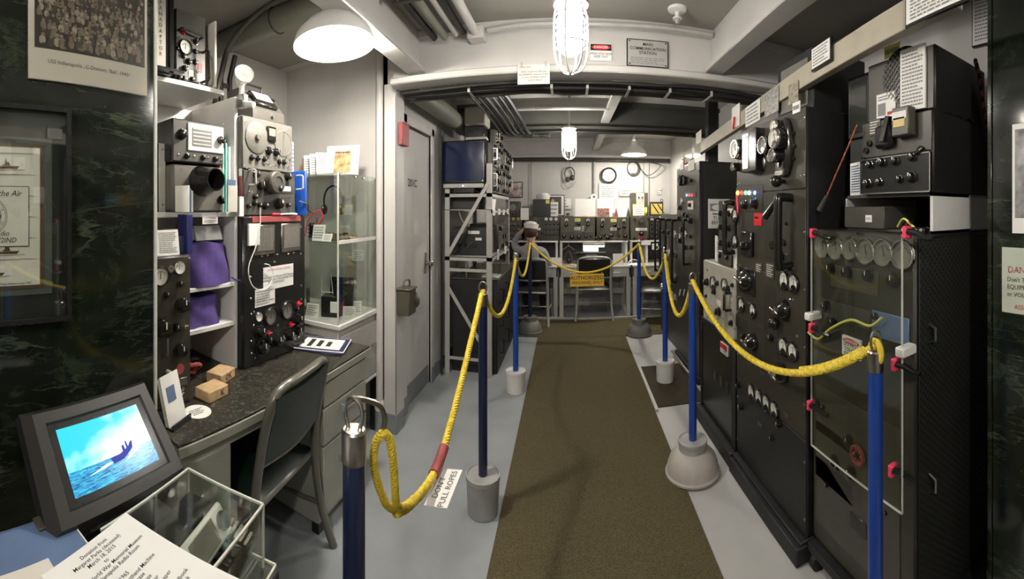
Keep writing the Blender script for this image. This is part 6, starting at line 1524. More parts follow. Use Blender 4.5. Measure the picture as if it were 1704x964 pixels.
MB().box(-u.w / 2, u.w / 2 + .03, -.03, u.dep + .02, -.035, 0, .004).build('dolly_frame', 'blkm', u.o)
for x in (-u.w / 2 + .03, u.w / 2 - .03):
    for y in (.0, u.dep - .05):
        c_ = MB().cyl((x - .013, y, -.078), (x + .013, y, -.078), .032, n=18).build('caster', 'rubber', u.o)
        MB().box(x - .018, x + .018, y - .02, y + .02, -.05, -.035).build('caster_fork', 'steel', c_)
for z in (.45, .95): MB().tube([(u.w / 2 + .004, .07, z), (u.w / 2 + .03, .07, z + .01), (u.w / 2 + .03, .07, z + .05), (u.w / 2 + .004, .07, z + .06)], .005, 6).build('side_latch', 'steel', u.o)
# acrylic sheet hung in front with clips
ac = thing('acrylic_sheet', 'clear acrylic sheet hung across the front of the near meter rack', 'cover', (u.plane - .052, (onX(1352, 400, .93).y + onX(1503, 400, .93).y) / 2, .55), -PI / 2)
aw = abs(onX(1352, 400, .93).y - onX(1503, 400, .93).y) / 2
MB().box(-aw, aw, 0, .005, 0, .875, .001).build('sheet', 'acrylic', ac)
for x in (-aw, aw): MB().box(x - .0012, x + .0012, -.001, .006, .0, .875).build('polished_edge', 'acrylic_edge', ac)
MB().box(-aw, aw, -.001, .006, -.0012, .0012).build('polished_edge', 'acrylic_edge', ac)
def clamp(px, py, lab, rot=0.0, X=.915):
    p = onX(px, py, X); t = thing('spring_clamp', lab, 'clamp', p, -PI / 2)
    MB().tube([(0, .0, 0), (.02, .015, -.004), (.05, .03, -.02), (.075, .035, -.022)], [.010, .011, .009, .007], 8).build('handle', 'blk', t); MB().box(-.012, .006, -.008, .022, -.022, .016, .003).build('red_jaw', 'pinkred', t)
    return t
clamp(1350, 545, 'black clamp with red jaw at the upper far edge of the acrylic sheet'); clamp(1347, 674, 'black clamp with red jaw at the middle far edge of the acrylic sheet')
clamp(1489, 606, 'black clamp with red jaw at the upper near edge of the acrylic sheet'); clamp(1484, 783, 'black clamp with red jaw at the lower near edge of the acrylic sheet'); clamp(1352, 387, 'black clamp with red jaw at the top far corner of the acrylic sheet'); clamp(1508, 385, 'black clamp with orange red jaw at the top near corner of the acrylic sheet')
for px, py, lab in ((1348, 527, 'white foam block on the far edge of the acrylic sheet'), (1502, 586, 'white foam block on the near edge of the acrylic sheet')):
    p = onX(px, py, .925); tag(MB().box(-.018, .018, -.018, .05, -.014, .016, .004).build('foam_block', 'white', None, p, (0, 0, -PI / 2)), lab, 'block')
sg, w, h = label_sheet(u, CS, 288, 718, 405, 890, 'danger_sign', 'DANGER DO NOT TOUCH SWITCH sign behind the acrylic sheet', 'sign', .010)
MB().lathe([(1, 0), (0, 0)], 24, 0, MF, cap=False).build('oval', 'red', sg, (0, -.001, h * .80)).scale = (w * .46, 1, h * .15)
text(sg, 'DANGER', w * .19, 0, h * .80, -.002, 'paper', bold=True); text(sg, 'DO NOT\nTOUCH\nSWITCH', w * .20, 0, h * .36, bold=True, line=.9)
tag(MB().tube(smooth_path([u.o.location + Vector((-.03, q[0], q[1])) for q in ((.27, .88), (.20, .87), (.12, .93), (.0, .99), (-.10, .99), (-.16, 1.03))], 6), .005, 6).build('rope_reflection', 'yellow'), 'thin yellow tube imitating the rope reflected in the acrylic sheet', 'cable')  # modelled reflection: the tube imitates the barrier rope mirrored in the acrylic
# ---- grey box shelf on the near rack
t = thing('grey_box', 'light grey wooden box with open black front on the near meter rack', 'box', (1.07, 1.042, 1.4205), -PI / 2)
w = .228; Dp = .46
MB().box(w - .012, w, .0, Dp, 0, .14).build('near_side', 'shelf', t); MB().box(-w, -w + .012, 0, Dp, 0, .14).build('far_side', 'ltgray', t)
MB().box(-w, w, 0, Dp, .128, .140).build('top_board', 'dkgray', t); MB().box(-w, w, 0, Dp, 0, .008).build('bottom_board', 'dkgray', t); MB().box(-w + .012, w - .012, Dp - .012, Dp, .008, .128).build('back_board', 'blkm', t)
t = thing('relay_box', 'small grey box with white number label inside the open grey box', 'box', (1.055, 1.13, 1.429), -PI / 2); MB().box(-.13, .10, 0, .18, 0, .085, .003).build('case', 'dkgray', t); lb = MB().box(.0, .035, -.002, 0, .025, .052).build('label', 'paper', t); text(t, 'HS2', .014, .017, .038, -.0028)
t = thing('wiring_block', 'black terminal strip with bright screws on the near rack edge', 'terminal strip', (1.01, .86, 1.4215), -PI / 2); MB().box(-.05, .055, 0, .03, 0, .022, .003).build('strip', 'bake', t)
for x in (-.035, -.005, .022, .042): MB().lathe([(.007, 0), (.006, .004), (0, .005)], 10, 0, Matrix.Translation((x, 0, .012)) @ MF).build('screw', 'chrome' if x > 0 else 'yellow', t)
for i in range(4): tag(MB().tube(smooth_path([(1.075, .98 - .02 * i, 1.44), (1.05, .93 - .012 * i, 1.47 - .006 * i), (1.045, .89, 1.45), (1.05, .87, 1.435)], 5), .004, 6).build('wire', ['yellow', 'cable', 'dullred', 'cable'][i]), ['yellow', 'upper black', 'red', 'lower black'][i] + ' wire leading to the terminal strip in the grey box', 'wire', 'wires in the grey box')
# ---- black radio above
u = Unit('radio_receiver', 'large black receiver with two rows of knobs on the grey box at right', 'radio', 'R', 1.05, .80, 1.15, 1.561, 1.84, .62, px=False)
u.body('wrinkle', .006); u.panel('olive', z0=.14)
fr_ = MB(); zt = .135
for x0, x1, z0, z1 in ((-.172, .172, .0, .004), (-.172, .172, zt - .004, zt), (-.172, -.168, 0, zt), (.168, .172, 0, zt)): fr_.box(x0, x1, -.010, -.004, z0, z1)
MB().box(-.17, .17, -.006, .004, .002, zt - .002).build('knob_panel', 'blk', u.o); fr_.build('chrome_trim', 'chrome', u.o)
for x, y, r in ((295, 440, 30), (378, 420, 36), (470, 412, 34), (590, 385, 34), (280, 570, 36), (360, 560, 30), (500, 540, 30), (585, 525, 42)): u.knob(CV, x, y, r, yy=-.006)
for x, y in ((440, 575), (432, 510)): u.jack(CV, x, y, 16)
u.knob(CV, 640, 345, 40, 'pointer', rot=1.2)
for x, y in ((285, 290), (262, 340), (240, 405)): u.knob(CV, x, y, 22, 'round')
u.plate(CV, 282, 130, 360, 225, 'dkgray', .003, 'data_plate', 5, 'card')
MB().box(-.08, .01, -.03, 0, .165, .25, .012).build('dial_hood', 'blk', u.o)
u.pbox(CV, 485, 60, 605, 235, 0, .04, 'olive2', 'meter_housing', .004); u.pbox(CV, 492, 90, 590, 125, .04, .042, 'paper', 'strip_label'); u.pbox(CV, 500, 128, 580, 178, .04, .042, 'dialy', 'amber_window'); u.knob(CV, 420, 305, 18)
a = u.uv(*CV(420, 190)); MB().bar((a[0], -.035, a[1] - .05), (a[0] + .015, -.02, a[1] + .04), .02, .02).build('lever', 'bake', u.o)
MB().tube([(u.w / 2, .18, .275), (u.w / 2 + .0, .22, .292), (u.w / 2, .27, .275)], .005, 6).build('strap_handle', 'blk', u.o)
sg = sheet('instruction_card', 'long white instruction card leaning left of the large black receiver', 'card', .115, .135, (1.082, 1.215, 1.5615), -PI / 2 - .25); printed_lines(sg, -.045, .045, .01, .125, 11, 'steelblue', seed=9)
# ---- speaker box on the receiver
u = Unit('speaker_box', 'big black loudspeaker box with round grille at upper right', 'speaker', 'R', 1.06, .80, 1.125, 1.8405, 2.062, .34, px=False)
u.body('wrinkle', .005); u.panel('olive')
a = u.uv(*CW(655, 500)); g_ = MB().lathe([(.10, 0), (.10, .003), (0, .003)], 32, 0, MF).build('grille', 'blk', u.o, (a[0], -.0, a[1]))
mb = MB()
for k in range(-6, 7):
    c_ = k * .016; L_ = math.sqrt(max(0, .096 ** 2 - c_ ** 2))
    for s_ in (-1, 1):
        d_ = .7071; mb.bar((c_ * d_ - L_ * d_, -.005, s_ * (-c_ * d_ - L_ * d_)), (c_ * d_ + L_ * d_, -.005, s_ * (-c_ * d_ + L_ * d_)), .0025, .0025)
gw = mb.build('grille_mesh', 'olive2', g_); gw['kind'] = 'stuff'
u.plate(CW, 530, 318, 636, 362, 'yellow', .002, 'yellow_label', 1)
sg, w, h = label_sheet(u, CW, 645, 345, 810, 722, 'instruction_sheet', 'tall white typed sheet hung over the loudspeaker grille', 'paper', .008); printed_lines(sg, -w * .42, w * .42, h * .05, h * .96, 16, seed=12)
sg, w, h = label_sheet(u, CW, 482, 640, 606, 772, 'picture_card', 'small picture card with red corner below the loudspeaker grille', 'card', .004)
MB().box(-w * .42, -w * .0, -.001, 0, h * .1, h * .6).build('picture', 'grayink', sg); MB().box(w * .1, w * .45, -.001, 0, h * .08, h * .2).build('red_corner', 'redink', sg); printed_lines(sg, -w * .4, w * .4, h * .7, h * .92, 2)
# plaited cords
def braid(pts, r, ma, mb_):
    P = smooth_path(pts, 14); m1, m2 = MB(), MB()
    for mbx, ph in ((m1, 0), (m2, PI)):
        Q = [p + Vector((r * .6 * math.cos(i * 1.1 + ph), r * .6 * math.cos(i * 1.1 + ph) * .6, r * .6 * math.sin(i * 1.1 + ph))) for i, p in enumerate(P)]; mbx.tube(Q, r * .75, 6)
    return m1, m2
t = thing('plaited_cord', 'red and black plaited cord hanging over the side of the loudspeaker box', 'cord')
m1, m2 = braid([(1.30, .786, 2.075), (1.32, .775, 2.0), (1.36, .782, 1.9), (1.40, .78, 1.80), (1.44, .782, 1.68), (1.475, .782, 1.585)], .010, 0, 0); m1.build('red_strand', 'dullred', t); m2.build('black_strand', 'blkm', t)
t = thing('plaited_cord', 'red and orange plaited cord slanting down left of the black receiver', 'cord')
m1, m2 = braid([(1.02, 1.14, 1.83), (1.01, 1.19, 1.74), (1.0, 1.25, 1.64), (.995, 1.30, 1.56)], .0035, 0, 0); m1.build('red_strand', 'dullred', t); m2.build('orange_strand', mat('orange_cord', (.45, .12, .03), .6), t); MB().tube([(.995, 1.30, 1.56), (.985, 1.34, 1.50)], [.008, .012], 8).build('end_knot', 'dkgray', t)

# ---- on the right wall and right marble
p = onX(1652, 50, WR - .02)
t = thing('framed_notice', 'wide framed typed page high on the right wall', 'notice', (WR - .02, .88, 2.28), -PI / 2); MB().box(-.12, .13, 0, .018, 0, .28, .003).build('frame', 'blk', t); MB().box(-.113, .123, -.002, 0, .007, .273).build('page', 'paper', t)
printed_lines(t, -.10, 0, .02, .26, 14, 'grayink', -.003, 4); printed_lines(t, .012, .112, .02, .26, 14, 'grayink', -.003, 6, name='printed_text')
def mar_r(px, py): k, z, d = onLine(px, py, E2, U2); return k, z, d
def marble_r_sheet(name, lab, cat, px0, w, y0, y1, mtn='paper', fr=None):
    k0, _, d = mar_r(px0, 400); z1 = EYE - (y0 - PY) / F * d; z0 = EYE - (y1 - PY) / F * d
    P = E2 + U2 * (k0 + w / 2); n = Vector((math.sin(RZ2), -math.cos(RZ2), 0))
    s_ = sheet(name, lab, cat, w, z1 - z0, Vector((P.x, P.y, z0)) + n * .006, RZ2, matn=mtn, t=.003); return s_, w, z1 - z0
sg, w, h = marble_r_sheet('photo_print', 'white bordered black and white photo on the right marble wall', 'photo', 1686, .26, 208, 388)
MB().box(-w * .46, w * .46, -.001, 0, h * .14, h * .95).build('picture', mat('bw_photo', (.22, .22, .22), .5, var=.98, scale=16), sg)
sg, w, h = marble_r_sheet('danger_sign', 'white DANGER notice in a clear sleeve on the right marble wall', 'sign', 1669, .28, 411, 518)
u0_ = -w / 2 + .012
text(sg, 'DANGER', .030, u0_ + .01, h * .66, matn='redink', align='LEFT'); text(sg, "Don't Touch or Operate\nEQUIPMENT without STAFF\nor VOLUNTEER STAFF", .0205, u0_ + .008, h * .40, align='LEFT', line=1.15); text(sg, 'ASSISTANCE', .021, u0_ + .035, h * .10, matn='redink', align='LEFT')
MB().box(-w / 2 - .004, w / 2, -.0018, -.0012, -.004, h * 1.12).build('clear_sleeve', 'acrylic', sg)
t = thing('hand_truck', 'black tubular hand truck frame leaning by the right marble wall', 'hand truck', (1.22, .70, 0))
for dx in (0, .11): MB().tube(smooth_path([(.02 - dx * .8, -.03 - dx * .2, 0.0), (.10 - dx * .7, -.02 - dx * .1, .5), (.17 - dx * .6, 0, .82), (.19 - dx * .5, .03, .92)], 5), .015, 10).build('side_tube', 'blk', t)
for z, a, b in ((.25, .05, -.03), (.60, .12, .05)): MB().tube([(a, -.02, z), (b, -.035, z)], .010, 8).build('cross_tube', 'blk', t)
MB().box(-.08, .05, -.08, .02, 0, .012, .003).build('toe_plate', 'blk', t)
# ================================================================== ROPE STANCHIONS
TOPZ = 1.086
def stanchion(lab, x, y, base, polem='pole', r=.0225, z0=0.0, capm='steel'):
    t = thing('stanchion', lab, 'post', (x, y, z0), group='blue rope posts')
    top = TOPZ - z0
    if base == 'can':
        MB().lathe([(.072, 0), (.076, .004), (.083, .165), (.086, .168), (.086, .188), (.080, .19), (.075, .183), (0, .183)], 32).build('can_base', 'galv', t); pz = .183
    elif base == 'whitecan':
        MB().lathe([(.070, 0), (.074, .004), (.080, .155), (.084, .158), (.084, .178), (.078, .18), (.073, .174), (0, .174)], 32).build('can_base', 'shelf', t); pz = .174
    else:
        dm, cm = ('domepink', 'galv') if base == 'dome' else ('domedk', 'domedk')
        MB().lathe([(.150, 0), (.156, .004), (.156, .014), (.148, .020), (.143, .055), (.128, .095), (.100, .125), (.085, .133), (0, .133)], 40).build('dome_base', dm, t)
        MB().lathe([(.080, .130), (.080, .168), (.084, .170), (.084, .186), (.078, .187), (.074, .182), (0, .182)], 32).build('collar', cm, t); pz = .182
    if base == 'plate':
        pass
    MB().cyl((0, 0, pz), (0, 0, top - .055), r, n=20).build('pole', polem, t)
    MB().lathe([(r * 1.06, top - .062), (r * 1.1, top - .058), (r * 1.1, top - .004), (r * .95, top), (0, top)], 24).build('cap', capm, t)
    a0 = [(.019 * math.cos(a), 0, top + .028 + .03 * math.sin(a)) for a in [math.radians(-60 + 300 * i / 16) for i in range(17)]]
    MB().tube([(.012, 0, top - .004)] + a0[1:-1] + [(-.012, 0, top - .004)], .0042, 8).build('ring', 'steel', t)
    return Vector((x, y, TOPZ + .012))
ST = {}
ST[1] = stanchion('navy blue post with chrome cap nearest the viewer on the left', -.386, .645, 'can', 'polenavy', .0215, 0)
ST[2] = stanchion('blue post in a grey can beside the do-not-pull sign', -.42, 1.93, 'can', 'polenavy')
ST[3] = stanchion('blue post in a pale can beside the black floor cabinet', -.43, 3.25, 'whitecan')
ST[4] = stanchion('dark blue post on a dark dome base behind the sailor', -.465, 4.86, 'darkdome', 'polenavy', z0=.010)
ST[5] = stanchion('blue post on a dark dome base before the right rear desk', .853, 4.70, 'darkdome', z0=.010)
ST[6] = stanchion('blue post in a white can on the dark side mat', .843, 3.37, 'whitecan', z0=.007)
ST[7] = stanchion('blue post on a beige dome base beside the tall rack', .70, 2.15, 'dome', z0=.0105)
ST[8] = stanchion('bright blue post with chrome cap nearest the viewer on the right', .822, .838, 'can')
def rope_mesh(path, R, pitch=.034, mb=None):
    """three strands laid around a path"""
    P = [Vector(p) for p in path]
    L = [0]
    for a, b in zip(P[:-1], P[1:]): L.append(L[-1] + (b - a).length)
    n = max(8, int(L[-1] / pitch * 7)); Q = []; j = 0
    for i in range(n + 1):
        s_ = L[-1] * i / n
        while j < len(L) - 2 and L[j + 1] < s_: j += 1
        k = (s_ - L[j]) / max(1e-9, L[j + 1] - L[j]); Q.append((P[j].lerp(P[j + 1], k), s_))
    mb = mb or MB(); ref = Vector((.3, .2, 1)).normalized()
    fr = []
    for i, (p, s_) in enumerate(Q):
        t_ = (Q[min(i + 1, n)][0] - Q[max(i - 1, 0)][0]).normalized(); u_ = (ref - t_ * ref.dot(t_)).normalized(); ref = u_; fr.append((p, u_, t_.cross(u_), s_))
    for k in range(3):
        mb.tube([p + (u_ * math.cos(2 * PI * (s_ / pitch + k / 3)) + w_ * math.sin(2 * PI * (s_ / pitch + k / 3))) * R * .50 for p, u_, w_, s_ in fr], R * .56, 6)
    return mb
def catenary(a, b, sag, n=26, skew=0.0):
    out = []
    for i in range(n + 1):
        t_ = i / n; tt = t_ + skew * t_ * (1 - t_)
        p = a.lerp(b, t_); p.z -= sag * 4 * tt * (1 - tt) ; out.append(p)
    return out
def rope(lab, i, j, sag, R=.0125, doubled=0, skew=0.0, da=(0, 0, 0), db=(0, 0, 0)):
    a, b = ST[i] + Vector(da), ST[j] + Vector(db)
    t = thing('barrier_rope', lab, 'rope', (a + b) / 2 * 0, group='yellow barrier ropes')
    P = catenary(a, b, sag, skew=skew)
    rope_mesh(P, R).build('rope', 'rope', t)
    return t, P
def splice(t, P, i0, i1, R=.0125, off=.016):
    """doubled-back end laid beside the rope"""
    Q = [P[i] + Vector((off * .6, off * .6, off * .5)) for i in range(i0, i1)]
    rope_mesh(Q, R).build('splice', 'rope', t)
r1 = thing('barrier_rope', 'yellow barrier rope sagging from the nearest left post to the grey can post', 'rope', group='yellow barrier ropes')
P1 = smooth_path([(-.386, .835, .80), (-.392, .875, .775), (-.40, .95, .735), (-.405, 1.1, .69), (-.41, 1.25, .695), (-.415, 1.45, .785), (-.42, 1.7, .94), (-.42, 1.905, 1.09)], 8)
rope_mesh(P1, .0128).build('rope', 'rope', r1)
rope_mesh(smooth_path([(-.352, .700, 1.062), (-.372, .705, 1.03), (-.384, .722, .97), (-.386, .76, .89), (-.388, .80, .835), (-.392, .875, .775), (-.397, .92, .750)], 8), .0088, .026).build('strand', 'rope', r1)
rope_mesh(smooth_path([(-.352, .700, 1.062), (-.345, .715, 1.04), (-.346, .735, .98), (-.356, .765, .90), (-.372, .81, .835), (-.382, .875, .785), (-.388, .93, .752)], 8), .0088, .026).build('strand', 'rope', r1)
MB().tube(smooth_path([ST[1] + Vector(v) for v in ((.0, .0, .045), (.012, .015, .04), (.03, .045, .02), (.035, .06, -.01), (.032, .06, -.035))], 5), .0055, 8).build('snap_hook', 'steel', r1)
r2, P2 = rope('yellow barrier rope between the grey can post and the pale can post', 2, 3, .27)
r3, P3 = rope('yellow barrier rope between the pale can post and the dark dome post on the left', 3, 4, .26)
r4, P4 = rope('yellow barrier rope strung across the rear with the authorized sign', 4, 5, .35); splice(r4, P4, 21, 26)
r5, P5 = rope('yellow barrier rope between the two posts at the right rear', 5, 6, .30); splice(r5, P5, 1, 6)
r6, P6 = rope('yellow barrier rope from the white can post to the beige dome post', 6, 7, .34, .014); splice(r6, P6, 1, 6)
r7, P7 = rope('yellow barrier rope swagged in front of the tall rack to the nearest right post', 7, 8, .235, .0135); splice(r7, P7, 19, 26, .0125, .014)
for i, Pq in ((6, P6), (8, P7)):
    c = ST[i]; MB().tube([c + Vector((.0, .022 * math.cos(a), -.02 + .035 * math.sin(a))) for a in [2 * PI * k / 14 for k in range(14)]], .010, 8, closed=True).build('eye_loop', 'rope', r6 if i == 6 else r7)
# tape and hand written tag on the first rope
def world_tag():
    A, B, C_, D = onY(736, 786, 1.22), onY(764, 788, 1.19), onY(740, 847, 1.08), onY(715, 828, 1.09)
    e1 = ((A - D) + (B - C_)).normalized(); e2 = ((D - C_) + (A - B)); e2 = (e2 - e1 * e2.dot(e1)).normalized(); n = e1.cross(e2); ctr = (A + B + C_ + D) / 4
    X = Matrix((e1, e2, n)).transposed().to_4x4(); X.translation = ctr
    return X
t = thing('rope_tag', 'white hand-lettered DONT PULL ROPES tag taped to the nearest rope', 'tag')
XT = world_tag(); t.matrix_basis = XT
MB().box(-.075, .075, -.036, .036, -.0008, .0008).build('card', 'paper', t)
link('lettering', text_mesh("DON'T\nPULL ROPES", .0265, 'ink', line=1.1), t, (-.004, 0, .0014))
XI = XT.inverted(); rt_ = [XI @ Vector(p) for p in P1[27:34]]
MB().tube(rt_, .0165, 10).build('red_tape', 'dullred', t)
# sign on the rear rope
c = P4[14]
sg = sheet('rope_sign', 'yellow AUTHORIZED PERSONNEL ONLY sign hanging on the rear rope', 'sign', .405, .148, Vector((onY(977, 462, 4.74).x, 4.725, c.z - .158)), 0, matn='sign_y', t=.003, roll=math.radians(-1))
text(sg, 'AUTHORIZED', .064, 0, .100, bold=True); text(sg, 'PERSONNEL ONLY', .044, 0, .043, bold=True)
for x in (-.18, .18): MB().box(x - .006, x + .006, .0, .012, .14, .165).build('hanger', 'steel', sg)

# ================================================================== SEATED SAILOR FIGURE
def sailor():
    t = thing('person', 'seated figure in grey shirt and white sailor cap, hand raised to the ear', 'person', (-.515, 5.37, .010), -.05)
    # joints in local space: figure faces +Y (towards the desk), seen from behind
    V = {}; E_ = []; Rr = {}
    def J(n, p, r): V[n] = Vector(p); Rr[n] = r
    J('pelvis', (0, .00, .545), (.165, .115)); J('waist', (0, .02, .66), (.150, .105)); J('chest', (0, .05, .83), (.178, .118)); J('collar', (0, .07, .955), (.125, .085)); J('neck', (.0, .085, 1.04), (.056, .056)); J('head0', (0, .10, 1.10), (.070, .078)); J('head1', (0, .105, 1.175), (.082, .096)); J('head2', (0, .10, 1.25), (.066, .078))
    J('shL', (-.175, .07, .925), (.072, .068)); J('elL', (-.265, .21, 1.02), (.050, .050)); J('foL', (-.20, .17, 1.13), (.040, .040)); J('wrL', (-.135, .13, 1.195), (.028, .030)); J('haL', (-.105, .12, 1.225), (.026, .036))
    J('shR', (.175, .07, .925), (.072, .068)); J('elR', (.255, .16, .70), (.052, .052)); J('foR', (.20, .32, .735), (.042, .042)); J('wrR', (.15, .42, .765), (.028, .028)); J('haR', (.13, .48, .765), (.034, .020))
    for s_, n in ((-1, 'L'), (1, 'R')):
        J('hip' + n, (s_ * .095, .02, .535), (.098, .095)); J('kn' + n, (s_ * .12, .42, .50), (.066, .066)); J('an' + n, (s_ * .12, .44, .10), (.045, .045)); J('ft' + n, (s_ * .125, .55, .045), (.042, .034))
    for a, b in (('pelvis', 'waist'), ('waist', 'chest'), ('chest', 'collar'), ('collar', 'neck'), ('neck', 'head0'), ('head0', 'head1'), ('head1', 'head2'), ('collar', 'shL'), ('shL', 'elL'), ('elL', 'foL'), ('foL', 'wrL'), ('wrL', 'haL'), ('collar', 'shR'), ('shR', 'elR'), ('elR', 'foR'), ('foR', 'wrR'), ('wrR', 'haR'),
                 ('pelvis', 'hipL'), ('hipL', 'knL'), ('knL', 'anL'), ('anL', 'ftL'), ('pelvis', 'hipR'), ('hipR', 'knR'), ('knR', 'anR'), ('anR', 'ftR')): E_.append((a, b))
    # fingers rooted in the hands
    for n, base, d, up in (('L', V['haL'], Vector((.35, -.1, .75)), Vector((.1, .9, .1))), ('R', V['haR'], Vector((-.1, .95, -.1)), Vector((1, .1, 0)))):
        for k, (o_, l_) in enumerate(((-.026, .046), (-.009, .054), (.009, .050), (.026, .040))):
            b1_ = base + up * o_ + d.normalized() * .025; b2_ = b1_ + d.normalized() * l_ * .5; b3_ = b2_ + (d.normalized() + Vector((.35 if n == 'L' else 0, 0, -.45))).normalized() * l_ * .6
            J('f%s%d1' % (n, k), b1_, (.0105, .0105)); J('f%s%d2' % (n, k), b2_, (.0095, .0095)); J('f%s%d3' % (n, k), b3_, (.008, .008))
            E_ += [('ha' + n, 'f%s%d1' % (n, k)), ('f%s%d1' % (n, k), 'f%s%d2' % (n, k)), ('f%s%d2' % (n, k), 'f%s%d3' % (n, k))]
        tb_ = base - up * .034 - d.normalized() * .004; tc_ = tb_ - up * .012 + d.normalized() * .030
        J('t%s1' % n, tb_, (.011, .011)); J('t%s2' % n, tc_, (.009, .009)); E_ += [('ha' + n, 't%s1' % n), ('t%s1' % n, 't%s2' % n)]
    names = list(V); ix = {n: i for i, n in enumerate(names)}
    me = bpy.data.meshes.new('body'); me.from_pydata([V[n] for n in names], [(ix[a], ix[b]) for a, b in E_], []); me.update()
    o = bpy.data.objects.new('body_tmp', me); COL.objects.link(o)
    sk = o.modifiers.new('skin', 'SKIN'); sk.use_smooth_shade = True; sk.branch_smoothing = .4
    for i, n in enumerate(names):
        sv = me.skin_vertices[0].data[i]; sv.radius = Rr[n]; sv.use_root = (n == 'pelvis')
    o.modifiers.new('sub', 'SUBSURF').levels = 2; o.modifiers['sub'].render_levels = 2
    dg = bpy.context.evaluated_depsgraph_get(); m2 = bpy.data.meshes.new_from_object(o.evaluated_get(dg)); bpy.data.objects.remove(o)
    for k in ('skin', 'shirt', 'trouser', 'blk'): m2.materials.append(M[k]) 
    wl, wr = V['wrL'], V['wrR']
    for p in m2.polygons:
        c = p.center; p.use_smooth = True
        if (c - V['haL']).length < .125 and c.z > 1.165 and c.x < -.07 or (c.y > .40 and c.z > .70 and c.x < .19): k = 0
        elif c.z > 1.0 and abs(c.x) < .11: k = 0
        elif c.z > .60: k = 1
        elif c.z < .085: k = 3
        else: k = 2 if (c.y > .14 or c.z < .56) else 1
        p.material_index = k
    body = link('body', m2, t)
    # face (turned to the desk), ears, hair, cap, collar
    MB().ell((0, .195, 1.165), (.012, .022, .020), 8, 6).build('nose', 'skin', t); MB().ell((0, .178, 1.125), (.024, .010, .007), 8, 5).build('mouth', 'dullred', t)
    for s_ in (-1, 1): MB().ell((s_ * .080, .10, 1.165), (.012, .02, .030), 8, 6).build('ear', 'skin', t)
    for s_ in (-1, 1): MB().ell((s_ * .032, .182, 1.185), (.010, .008, .007), 8, 5).build('eye', 'ink', t)
    h = MB().ell((0, .082, 1.195), (.092, .100, .098), 20, 12); h.build('hair', 'hair', t)
    hd = MB().tube(smooth_path([(-.095, .10, 1.16), (-.105, .10, 1.22), (0, .10, 1.315), (.105, .10, 1.22), (.095, .10, 1.16)], 5), .006, 6).ell((-.092, .10, 1.165), (.016, .028, .034), 10, 8).ell((.092, .10, 1.165), (.016, .028, .034), 10, 8)
    cl_ = MB().tube([(.075 * math.cos(a), .075 + .07 * math.sin(a), 1.005 + .01 * math.sin(a)) for a in [2 * PI * k / 18 for k in range(18)]], .016, 8, closed=True); cl_.build('shirt_collar', 'shirt', t)
    cp = link('sailor_cap', None, t, (0, .09, 1.236), (math.radians(-6), math.radians(4), 0)); cap_parts(cp, .096, .98)
    return t
sailor()

# ================================================================== FOREGROUND DISPLAY ALONG THE LEFT MARBLE
RZF = math.radians(105)                         # same turn as the marble wall
TBZ = .72
def loc_f(x, y): return Matrix.Rotation(RZF, 3, 'Z') @ Vector((x, y, 0))
# origin at the acrylic case's far front corner
C0 = Vector((-.597, .618, 0))
tbl = thing('display_table', 'low black display table under the acrylic case and monitor', 'table', C0, RZF)
MB().box(-1.15, .02, -.03, .36, TBZ - .03, TBZ, .004).build('table_top', 'blkm', tbl)
for x in (-1.1, -.03):
    for y in (.0, .32): MB().box(x - .02, x + .02, y - .02, y + .02, 0, TBZ - .03, .003).build('leg', 'blkm', tbl)
ca = thing('acrylic_case', 'clear acrylic case over a shorthand machine in the foreground', 'case', C0 + Vector((0, 0, TBZ)), RZF)
cw, cd, ch = .27, .21, .14
MB().box(-cw - .02, .02, -.02, cd + .02, 0, .006, .001).build('base_plate', 'acrylic', ca)
MB().box(-cw, 0, 0, .004, .006, ch).build('front_pane', 'acrylic', ca); MB().box(-cw, 0, cd - .004, cd, .006, ch).build('rear_pane', 'acrylic', ca)
MB().box(-.004, 0, .004, cd - .004, .006, ch).build('end_pane', 'acrylic', ca); MB().box(-cw, -cw + .004, .004, cd - .004, .006, ch).build('end_pane', 'acrylic', ca); MB().box(-cw, 0, 0, cd, ch, ch + .004).build('top_pane', 'acrylic', ca)
for a, b in (((-cw, 0, ch + .002), (0, 0, ch + .002)), ((0, 0, ch + .002), (0, cd, ch + .002)), ((-cw, cd, ch + .002), (0, cd, ch + .002)), ((0, 0, .006), (0, 0, ch)), ((0, cd, .006), (0, cd, ch)), ((-cw - .02, -.02, .003), (.02, -.02, .003)), ((.02, -.02, .003), (.02, cd + .02, .003))):
    MB().bar(a, b, .0045, .0045).build('polished_edge', 'acrylic_edge', ca)
sm = thing('shorthand_machine', 'black shorthand machine with white frame and chrome keys inside the acrylic case', 'machine', C0 + loc_f(-.095, .062) + Vector((0, 0, TBZ + .0065)), RZF + math.radians(6))
MB().box(-.085, .085, .05, .12, 0, .112, .012).build('rear_body', 'blk', sm)
tl = Matrix.Translation((0, .018, .082)) @ Matrix.Rotation(math.radians(-35), 4, 'X')
MB().box(-.07, .085, -.006, .008, -.028, .036, .006, 0, tl).build('paper_frame', 'shelf', sm); MB().box(-.055, .035, -.0075, -.006, -.020, .028, .002, 0, tl).build('paper_window', 'dialdk', sm); MB().lathe([(.018, 0), (.017, .012), (0, .013)], 16, 0, tl @ Matrix.Translation((.062, -.006, .005)) @ MF).build('knob', 'dkgray', sm)
MB().box(-.08, .085, -.03, .05, 0, .03, .008).build('key_bed', 'blk', sm)
